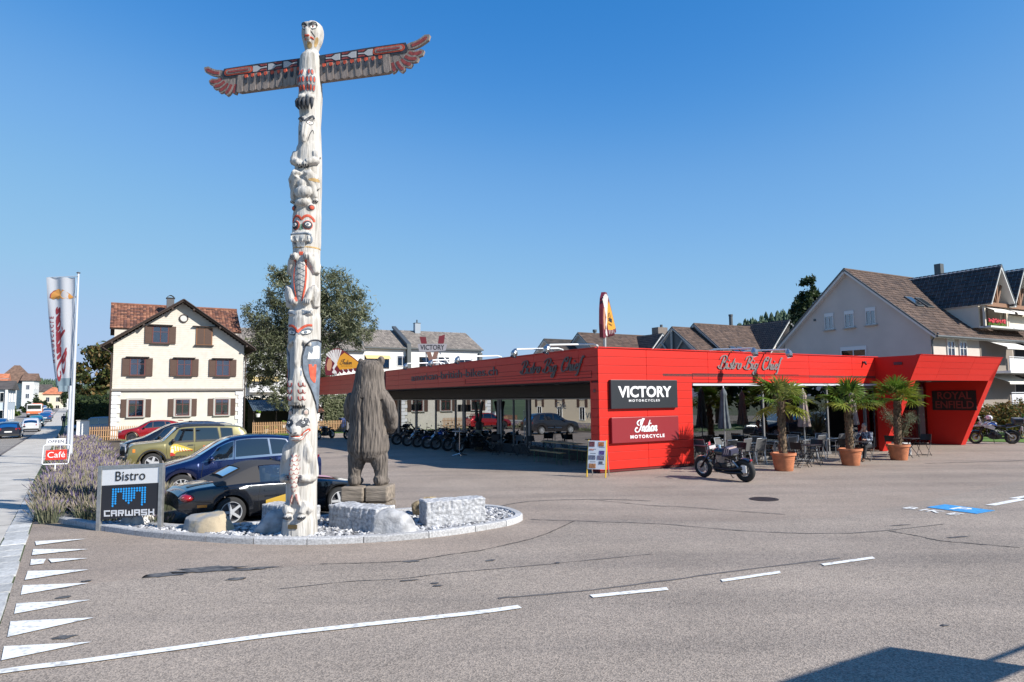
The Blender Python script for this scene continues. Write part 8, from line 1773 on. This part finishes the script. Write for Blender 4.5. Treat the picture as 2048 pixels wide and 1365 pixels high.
for x in (2.9, 4.2):
    y = 2.55; zc = e+sl*(y)+.12; M = Matrix.Translation((x, y, zc)) @ Matrix.Rotation(atan2(sl, 1), 4, 'X'); o = MB().box((0, 0, 0), (.85, 1.2, .12), M=M).build('skylight', M_FIRE, t); MB().box((0, 0, .064), (.68, 1.0, .01), M=M).build('pane', M_PANE, o)
MB().box((12.2, 5.6, z_(12.0)), (.5, .5, 2.0)).build('chimney', M_FIRE, t)
# rear row of the same kind of houses
t, e, r, sl = block('gabled_house', 'brown roofed house behind the parapet with a dark chimney pipe', 43.2, 33.0, -.2, 16, 11, 6.2, 10.6, BTILES, M_PINK); cross(t, 9.2, 8.4, 1.0, 0, 6.3, 11.2, DTILES, M_CRW, truss=False, e=5, seed=31, back=7); MB().tube([(6.2, 6.0, 10), (6.2, 6.0, 12.1)], .22, 12).lathe([(.26, 12.1), (.26, 12.3)], 12, T3(6.2, 6.0, 0)).build('chimney_pipe', M_FIRE, t)
MB().prism([(2.9, 8.5), (3.5, 8.5), (3.2, 9.1)], .0, .06, FG @ Matrix.Translation((-8.7, 0, 0)) @ UP_M).build('gable_vent', M_FIRE, t); win(t, FG, -5.5, 6.2, 2.4, 1.0, M_WHT, 'curtain', False)
for x in (1.6, 2.7): M = Matrix.Translation((x, 1.4, e+sl*1.4+.12)) @ Matrix.Rotation(atan2(sl, 1), 4, 'X'); o = MB().box((0, 0, 0), (.85, 1.3, .12), M=M).build('skylight', M_FIRE, t); MB().box((0, 0, .064), (.68, 1.1, .01), M=M).build('pane', M_PANE, o)
t, e, r, sl = block('gabled_house', 'house with an open timber truss gable behind the red parapet', 40.0, 33.6, -.2, 3.4, 10.4, 6.2, 10.1, BTILES, M_PINK, ov_side=.2)
q = MB(); q.box((-.3, 5.2, 8.3), (.16, .2, 3.4)); q.box((-.3, 5.2, 6.9), (.16, 6.5, .2))
for s in (-1, 1): q.tube([(-.3, 5.2+s*.1, 7.0), (-.3, 5.2+s*1.6, 8.7)], .09, 6)
q.build('timber_truss', M_STONE, t); MB().prism([(1.2, 6.4), (9.2, 6.4), (5.2, 10.0)], -.14, -.1, YZ).build('gable_shade_sheet', M_FIRE, t)  # dark sheet set before the gable wall stands in for its shade
t, e, r, sl = block('gabled_house', 'farther brown roofed house left of the wooden chimney box', 34.4, 43.5, -.3, 13.5, 10.5, 6.2, 10.1, BTILES, M_PINK); cross(t, 8.6, 6.4, 1.2, 0, 6.6, 10.3, DTILES, M_CRW, truss=False, e=5, seed=44, back=6)
for x in (2.2, 5.0): MB().lathe([(.2, 10), (.2, 10.5), (.26, 10.5), (.26, 10.75)], 10, T3(x, 5.3, .2)).build('chimney_pipe', M_FIRE, t)
cbx = MB().box((12.4, 5, 10.3), (1.6, 1.2, 2.6)).build('chimney_box', mat('grey board chimney', (.17, .14, .12), .85, var=.3, scale=8, stretch=(6, 6, .5)), t); MB().lathe([(.18, 11.6), (.18, 12.0)], 10, T3(12.7, 5, 0)).build('flue', M_FIRE, cbx)
t, e, r, sl = block('gabled_house', 'low dark roofed house end at the left of the rear row', 31.0, 46.5, -.3, 3.6, 9, 6.2, 9.4, DTILES, M_PINK)
# ---- far street houses at the left
def town_house(name, label, px_x, D_, w, d, ze, zr, wall, tiles, rows_, rz=0, hip=False, base=-1.0):
    x = (px_x-1024)/1365.33*D_; t = thing(name, label, 'house', (x, D_, base), rz); MB().box((0, 0, (ze-base)/2), (w, d, ze-base)).build('wall', wall, t); e, r = ze-base, zr-base; o = .5
    if hip:
        k = w*.28; vs = [(-w/2-o, -d/2-o, e), (w/2+o, -d/2-o, e), (w/2+o, d/2+o, e), (-w/2-o, d/2+o, e), (-k*.3, 0, r), (k*.3, 0, r)]; MB().add(vs, [(0, 1, 5, 4), (1, 2, 5), (2, 3, 4, 5), (3, 0, 4), (3, 2, 1, 0)]).build('roof', tiles, t)
    else: MB().add([(-w/2-o, -d/2-o, e), (w/2+o, -d/2-o, e), (w/2+o, d/2+o, e), (-w/2-o, d/2+o, e), (-w/2-o, 0, r), (w/2+o, 0, r)], [(0, 1, 5, 4), (2, 3, 4, 5), (1, 2, 5), (3, 0, 4), (3, 2, 1, 0)]).build('roof', tiles, t)
    for (z, n) in rows_:
        for k in range(n): win(t, Matrix.Translation((0, -d/2-.01, 0)), -w/2+w*(k+.5)/n, z-base, 1.0, 1.5, M_WHT, 'room' if k % 2 else 'curtain', False)
        for k in range(3): win(t, Matrix.Translation((w/2+.01, 0, 0)) @ Matrix.Rotation(pi/2, 4, 'Z'), -d/3+d/3*k, z-base, 1.0, 1.5, M_WHT, 'room', False)
    return t
M_TB = mat('town brown roof', (.14, .085, .06), .9, var=.3, scale=1.2); M_TO = mat('town orange roof', (.42, .15, .075), .9, var=.25, scale=1.5); M_TD = mat('town dark roof', (.07, .06, .055), .9, var=.3, scale=1); M_WB = mat('town white wall', (.56, .57, .57), .9); M_TC = mat('town cream wall', (.58, .50, .38), .9)
town_house('town_house', 'big white house with a tall brown hipped roof down the street', 33, 240, 9.8, 12, 9.2, 15.6, M_WB, M_TB, ((6.4, 3), (3.5, 3), (.6, 3)), R(24), True); town_house('town_house', 'narrow gable wing beside the tall brown hipped roof', 62, 238, 3.4, 8, 10.0, 12.6, M_WB, M_TB, ((7.0, 1), (4.0, 1), (1.0, 1)), R(24))
town_house('town_house', 'orange roofed house at the left picture edge', -20, 150, 6, 8, 6.6, 8.9, M_WB, M_TO, ((3.6, 2), (.8, 2)), R(30)); town_house('town_house', 'low white building with tall pale piers at the left picture edge', -6, 112, 4.2, 9, 4.6, 6.1, mat('town bluish wall', (.40, .46, .52), .9), M_TD, ((2.6, 2), (-.2, 2)), R(30))
o = town_house('town_house', 'cream shuttered house across the street, mirrored in the showroom glass', 0, 10, 11, 14, 8.6, 12, M_TC, M_TB, ((5.2, 4), (2.2, 4), (-.2, 4)), G30); o.location = (*gw(-34, 52)[:2], -1.0)
for k in range(3):
    for zq in (3.1, 6.1):
        for s_ in (-.8, .8): MB().box((5.54, -14/3+14/3*k+s_, zq), (.06, .5, 1.6)).build('shutter', M_SHUT, o)
pi_ = bpy.data.objects['town_house.003'] if 'town_house.003' in bpy.data.objects else None
if pi_:
    for k in range(3): MB().box((-1.9+1.9*k, -4.75, 2.9), (.34, .3, 5.4)).build('pier', M_WB, pi_)
town_house('town_house', 'dark roofed house behind the trees of the far street', 84, 300, 7, 8, 7.2, 10.4, M_TC, M_TD, ((4, 2),), R(28)); town_house('town_house', 'cream house with an orange hipped roof in the far street', 109, 232, 5.6, 7, 5.2, 7.6, M_TC, M_TO, ((2.7, 2), (0, 2)), R(30), True); town_house('town_house', 'white house far off between the trees', 118, 330, 9, 8, 6.4, 9.0, M_WB, M_TD, ((3.5, 3),), R(25))
for i, (l, t_) in enumerate(((-12.2, 100), (-12.6, 165))):
    o = thing('street_lamp', ['nearer curved street lamp on the left pavement', 'farther curved street lamp on the left pavement'][i], 'lamp post', S(l, t_), R(32.8), 'street lamps'); MB().tube([(0, 0, 0), (0, 0, 6.6), (.25, 0, 7.2), (1.0, 0, 7.5), (1.8, 0, 7.55)], [.08, .06, .05, .045, .05], 8).build('mast', M_ALU, o); MB().ell((2.0, 0, 7.5), (.35, .12, .07)).build('lamp_head', M_ALU, o)
o = thing('traffic_sign', 'round red ringed traffic sign on the left pavement', 'sign', S(-11.8, 108), R(32.8)); MB().tube([(0, 0, 0), (0, 0, 2.9)], .04, 8).build('post', M_ALU, o); MB().lathe([(.34, 0), (.34, .03)], 20, T3(0, -.06, 2.6, R(90))).build('red_disc', M_RLAMP, o); MB().lathe([(.24, 0), (.24, .04)], 20, T3(0, -.06, 2.6, R(90))).build('blue_disc', M_BLUEP, o)
o = thing('direction_sign', 'blue direction sign board on the left pavement', 'sign', S(-12.4, 104), R(32.8)); MB().tube([(0, 0, 0), (0, 0, 2.8)], .04, 8).build('post', M_ALU, o); MB().box((0, -.05, 2.35), (1.3, .04, .55)).build('board', M_BLUEP, o)
o = thing('advertising_flag', 'red and white advertising flag beside the street', 'flag', S(-12.0, 128), R(32.8)); MB().tube([(0, 0, 0), (0, 0, 5)], .05, 8).build('pole', M_ALU, o); MB().grid(lambda u, v: (.05+.9*u, .1*sin(4*u), 4.9-2.6*v-.4*u), 8, 8).build('cloth', mat('red white flag cloth', (.5, .12, .1), .8, col2=(.6, .58, .55), scale=2, detail=0), o)
MB_l = MB().box((0, 0, .35), (3.0, 6, .7)).build('low_wall', mat('brown low wall', (.15, .085, .055), .9, var=.3, scale=4)); MB_l.location = S(-13.6, 92); MB_l.rotation_euler = (0, 0, R(32.8)); tag(MB_l, 'low brown planted wall on the left pavement', 'wall')
rw_ = MB().box((0, 0, .8), (14, .3, 1.6)).build('garden_wall', mat('pale concrete wall', (.26, .26, .27), .9, var=.1)); rw_.location = (33.5, 44.5, 0); rw_.rotation_euler = (0, 0, R(10)); tag(rw_, 'pale grey garden wall behind the reddish shrubs', 'wall')

# ================================================================== trees, hedges and hills
def tree(name, label, loc, h, blobs, leaves, mats, lsz, trunk_r=.25, base=0, seed=1, droop=0.0, cat='tree', group=None, shell=.55, wid=.35):
    rg = random.Random(seed); t = thing(name, label, cat, loc, 0, group); b = MB(); lf = MB()
    b.tube([(0, 0, -.2), (.1, 0, h*.2), (-.05, .1, h*.42), (0, 0, h*.6)], [trunk_r, trunk_r*.8, trunk_r*.6, trunk_r*.3], 9)
    tot = sum(r[0]*r[1]*r[2] for _, r in blobs)**1
    for c, r in blobs:
        c = Vector(c); b.tube([(0, 0, h*.25+.2*(c.z-h*.25)*.5), (c.x*.4, c.y*.4, (h*.3+c.z)/2), tuple(c)], [trunk_r*.45, trunk_r*.25, .03], 6)
        nk = int(leaves*(r[0]*r[1]*r[2])**.75/sum((q[0]*q[1]*q[2])**.75 for _, q in blobs)); subs = [(Vector((rg.gauss(0, 1), rg.gauss(0, 1), rg.gauss(0, 1))).normalized(), rg.uniform(shell, 1.05)) for _ in range(max(6, nk//55))]
        for k in range(nk):
            d, s = rg.choice(subs); p = Vector((d.x*r[0], d.y*r[1], d.z*r[2]))*s; q = rg.gauss(0, .17)
            p += Vector((rg.gauss(0, 1)*r[0], rg.gauss(0, 1)*r[1], rg.gauss(0, 1)*r[2]))*.13; p = c+p
            n = Vector((rg.gauss(0, 1), rg.gauss(0, 1), rg.gauss(0, .8)-droop)).normalized(); o = n.orthogonal(); o.rotate(Matrix.Rotation(rg.uniform(0, 6.3), 3, n)) if False else None
            e = n.cross(Vector((rg.gauss(0, 1), rg.gauss(0, 1), rg.gauss(0, 1)))).normalized(); L = lsz*rg.uniform(.6, 1.4)
            lf.add([p-n*L, p+e*L*wid, p+n*L, p-e*L*wid], [(0, 1, 2, 3)], None, rg.randrange(len(mats)))
    b.build('trunk', mat('bark', (.11, .085, .065), .95, var=.4, scale=6, bump=.5), t, smooth=True); lf.build('crown', mats, t); return t
WIL = [leafmat('willow leaf', (.215, .23, .13), (.115, .135, .065), 1.2, .35), leafmat('willow leaf grey', (.27, .275, .185), (.16, .17, .10), 1.2, .35), leafmat('willow leaf dark', (.10, .115, .055), (.05, .065, .03), 1.2, .25)]
wx, wy = -18.9, 62.0
tree('willow_tree', 'tall feathery grey green tree rising behind the totem pole', (wx, wy, gz(wx, wy)), 16.5, [((-3.4, 0, 7.2), (2.2, 2.2, 2.6)), ((-3.6, .5, 10.4), (2.2, 2, 2.1)), ((-1.6, 0, 12.8), (2.0, 2, 2.0)), ((-2.3, 0, 14.7), (1.2, 1.2, 1.1)), ((2.0, 0, 13.2), (2.6, 2.2, 1.7)), ((4.0, 0, 11.2), (2.2, 2, 1.9)), ((4.7, 0, 9.3), (1.8, 1.8, 1.6)), ((2.2, 0, 9.8), (2.4, 2.2, 2.2)), ((.2, -.5, 10.5), (2.2, 2, 2.4)), ((-1.2, -.5, 7.5), (2.2, 2, 2.6)), ((1.6, 0, 6.6), (2.0, 2, 2.2)), ((.2, 0, 4.4), (2.6, 2, 2.0)), ((-3.9, 0, 5.2), (1.3, 1.3, 1.4)), ((-1.6, -1, 3.2), (1.3, 1.2, 1.3))], 46000, WIL, .19, .45, seed=5, droop=.7, wid=.20)
CHE = [leafmat('chestnut leaf', (.12, .13, .035), (.055, .075, .02), 1.2, .3), leafmat('chestnut leaf brown', (.22, .14, .05), (.12, .085, .03), 1.2, .3), leafmat('chestnut leaf dark', (.06, .075, .025), (.03, .045, .015), 1.2)]
cx_, cy_ = -50.2, 85.0
tree('chestnut_tree', 'browning chestnut tree left of the shuttered house', (cx_, cy_, -.9), 11.5, [((0, 0, 8.4), (3.0, 3, 2.4)), ((-1.8, -1, 6.2), (2.4, 2.4, 2.2)), ((2.6, -.5, 6.6), (3.0, 2.6, 2.6)), ((1.0, -1, 4.6), (3.2, 2.6, 1.8)), ((4.2, 0, 9.0), (2.2, 2, 1.8)), ((2.0, 0, 10.2), (1.7, 1.7, 1.3))], 11000, CHE, .27, .35, seed=9, wid=.5)
CON = [leafmat('dark tree leaf', (.035, .06, .022), (.015, .03, .01), 1), leafmat('dark tree leaf green', (.06, .09, .03), (.03, .05, .016), 1)]
x_, y_, _ = gw(42.2, 23.1); tree('dark_tree', 'dark dense tree rising behind the bare gable', (x_, y_, 0), 13.4, [((0, 0, 12.3), (.9, .9, 1.3)), ((-.5, 0, 10.4), (1.2, 1.1, 1.5)), ((.7, 0, 10.8), (1.0, 1, 1.4)), ((0, 0, 8.4), (1.5, 1.4, 1.8)), ((-.4, 0, 6.4), (1.6, 1.5, 1.8)), ((.3, 0, 4), (1.6, 1.5, 2))], 14000, CON, .18, .22, seed=4, wid=.45)
x_, y_, _ = gw(45.6, 44.5); tree('small_conifer', 'small dark conifer tip beside the wooden chimney box', (x_, y_, 0), 10.5, [((0, 0, 10.2), (.5, .5, 1.2)), ((0, 0, 8.5), (.8, .8, 1.5)), ((0, 0, 6), (1, 1, 2))], 1800, CON, .2, .2, seed=6)
RUS = [leafmat('rusty shrub leaf', (.25, .13, .045), (.14, .07, .025), 2), leafmat('ochre shrub leaf', (.24, .19, .05), (.13, .10, .03), 2), leafmat('green shrub leaf', (.12, .15, .035), (.06, .08, .02), 2)]
for i, (x, y, s_) in enumerate(((27.6, 39.6, 1.0), (29.9, 40.2, 1.05), (32.4, 41.2, 1.1))): tree('autumn_shrub', ['rusty brown shrub right behind the touring motorcycle', 'rusty brown shrub at the right picture edge', 'rusty shrub past the right picture edge'][i], (x, y, 0), 2.0, [((0, 0, 1.0*s_), (1.4, 1.1, .85)), ((-.7, 0, .8), (.9, .9, .7)), ((.8, -.2, 1.2), (.9, .9, .7))], 8000, RUS, .085, .05, seed=30+i, cat='shrub', group='rusty shrubs by the lawn', wid=.4)
HED = [leafmat('hedge leaf', (.10, .17, .03), (.05, .095, .015), 2), leafmat('hedge leaf light', (.16, .22, .05), (.08, .13, .02), 2), leafmat('hedge leaf dark', (.035, .06, .018), (.02, .035, .01), 2)]
def hedge(name, label, loc, rz, dims, n, mats, lsz, seed=1):
    rg = random.Random(seed); t = thing(name, label, 'hedge', loc, rz); MB().box((0, 0, dims[2]*.48), (dims[0]*.86, dims[1]*.8, dims[2]*.94), bev=.15).build('core', mats[-1], t); lf = MB()
    for k in range(n):
        f = rg.randrange(5); u, v = rg.uniform(-.5, .5), rg.random(); x, y, z = ((u, -.5, v), (u, .5, v), (-.5, u, v), (.5, u, v), (u, rg.uniform(-.5, .5), 1))[f]; w_ = 1+.10*NZ.noise(Vector((x*dims[0]*1.5, y*dims[1]*1.5, z*dims[2]*1.5)))+rg.gauss(0, .02)
        p = Vector((x*dims[0]*w_, y*dims[1]*w_, z*dims[2]*w_)); n_ = Vector((rg.gauss(0, 1), rg.gauss(0, 1), rg.gauss(0, 1))).normalized(); e = n_.orthogonal().normalized(); L = lsz*rg.uniform(.6, 1.4); lf.add([p-n_*L, p+e*L*.5, p+n_*L, p-e*L*.5], [(0, 1, 2, 3)], None, rg.randrange(len(mats)))
    lf.build('foliage', mats, t); return t
hedge('trimmed_hedge', 'bright green trimmed hedge between the totem pole and the bear', gw(6.6, 40.5), G30, (1.9, 2.2, 3.1), 5200, HED, .085, 3); hedge('trimmed_hedge', 'lower grey green hedge left of the bright trimmed hedge', gw(4.6, 47.5), G30, (2.6, 1.6, 3.3), 4200, WIL, .10, 4)
DKH = [leafmat('dark hedge leaf', (.03, .05, .015), (.015, .028, .008), 2), leafmat('dark hedge leaf b', (.045, .07, .02), (.02, .038, .01), 2)]
p0 = gw(-14.0, 62); hedge('tall_hedge', 'tall dark hedge behind the silver estate car', (p0[0], p0[1], p0[2]), G30, (6.4, 2, 3.6), 5000, DKH, .12, 5); p1 = gw(-16.5, 72); hedge('tall_hedge', 'tall dark hedge running along the pavement past the gateway', (p1[0], p1[1], p1[2]), G30, (2, 20, 3.5), 4000, DKH, .14, 6); p1 = gw(-1.0, 50.5); hedge('garden_hedge', 'dark hedge behind the garden shed', (p1[0], p1[1], p1[2]), G30, (7.5, 1.4, 3.3), 3600, DKH, .11, 7)
for i, (px_x, D_, h, w) in enumerate(((70, 190, 6, 3.2), (80, 200, 5, 3), (90, 215, 4.5, 2.6), (101, 200, 3.0, 1.8), (57, 170, 3.6, 2.6), (96, 320, 9, 5), (127, 260, 9, 5), (115, 260, 6, 3), (138, 190, 9, 3.5), (33, 140, 3, 1.5))):
    x = (px_x-1024)/1365.33*D_; tree('street_tree', ['dark green tree left of the cream house, biggest of the far ones', 'bush by the lorry in the far street', 'round bush before the dark roofed house', 'bright green shrub before the cream house', 'bush beside the parked white cars', 'tree behind the dark roofed house', 'dark tree right of the cream house', 'bush at the cream house corner', 'dark tree beyond the tall hedge', 'green shrub by the low wall'][i], (x, D_, -1.0), h, [((0, 0, h*.62), (w*.5, w*.5, h*.4)), ((w*.25, 0, h*.45), (w*.4, w*.4, h*.3)), ((-w*.25, 0, h*.5), (w*.4, w*.4, h*.32))], 700, (HED, CON, DKH)[0 if i in (3, 9) else 1], .3, .15, seed=60+i, group='trees and bushes of the far street', wid=.5)
# trees and parked cars across the road from the front windows; they show only as reflections
sheet('verge', [[gw(14, -16)[:2], gw(60, -16)[:2], gw(60, -24)[:2], gw(14, -24)[:2]]], M_GRASS, .02)
for i in range(9):
    x_, y_, _ = gw(19+4.6*i, -27+1.5*(i % 2)); tree('roadside_tree', ['dark leafy tree across the road, first from the left of its row', 'dark leafy tree across the road, second of its row', 'dark leafy tree across the road, third of its row', 'dark leafy tree across the road, fourth of its row', 'dark leafy tree across the road in the middle of its row', 'dark leafy tree across the road, sixth of its row', 'dark leafy tree across the road, seventh of its row', 'dark leafy tree across the road, last but one of its row', 'dark leafy tree across the road at the far end of its row'][i], (x_, y_, 0), 9, [((0, 0, 5.5), (2.8, 2.6, 3.2)), ((1, 0, 3.2), (2.4, 2.2, 2.4)), ((-1.2, 0, 3.4), (2.2, 2.2, 2.4))], 1100, CON, .34, .25, seed=80+i, group='trees across the road', wid=.6)
for i, (a, c, col) in enumerate(((17.5, -8.5, (.02, .03, .05)), (21.8, -9.0, (.10, .13, .17)), (27, -9.5, (.03, .045, .07)))): p = gw(a, c); street_car(['dark blue estate parked across the road, left one in the window reflection', 'grey estate parked across the road, middle one in the window reflection', 'navy estate parked across the road, right one in the window reflection'][i], p[0], p[1], G30+R(8), col, 'wagon', 'cars mirrored in the front window', 'parked_car')
# far wooded hill behind the rear roofs and a low blue ridge at the end of the street
def hill(name, x0, x1, y, prof_, seed, m, treem):
    n = 60; vs = []; rg = random.Random(seed)
    for i in range(n+1):
        x = lerp(x0, x1, i/n); z = prof(prof_, x); vs += [(x, y-160, -6), (x, y, z), (x, y+220, -6)]
    o = MB().add(vs, [(3*i+k, 3*i+3+k, 3*i+4+k, 3*i+1+k) for i in range(n) for k in (0, 1)]).build(name, m); o['kind'] = 'structure'
    b = MB()
    for k in range(1500):
        u = rg.random(); x = lerp(x0, x1, u); v = rg.random()**1.5; z = lerp(prof(prof_, x), -6, v*.8); yy = y-160*v*.8; hh = rg.uniform(4, 8); w = hh*rg.uniform(.22, .38); a0 = rg.uniform(0, 6)
        q = [(x+w*cos(a0+j*2*pi/5), yy+w*sin(a0+j*2*pi/5), z+.1*hh) for j in range(5)]+[(x+w*.6*cos(a0+.6+j*2*pi/5), yy+w*.6*sin(a0+.6+j*2*pi/5), z+.6*hh) for j in range(5)]+[(x, yy, z+hh)]
        b.add(q, [(j, (j+1) % 5, (j+1) % 5+5, j+5) for j in range(5)]+[(j+5, (j+1) % 5+5, 10) for j in range(5)])
    tag(b.build(name.replace('hill', 'wood'), treem), kind='stuff')
M_FARW = mat('far forest', (.055, .085, .05), .95, var=.35, scale=.1)
hill('wooded_hill', 150, 420, 640, [(150, 24), (190, 54), (215, 67), (245, 76), (270, 80), (330, 84), (420, 68)], 3, M_FARW, M_FARW)
hill('distant_hill', -1050, -560, 1000, [(-1050, 20), (-900, 28), (-760, 30), (-690, 32), (-640, 28), (-560, 14)], 5, M_FARW, M_FARW)
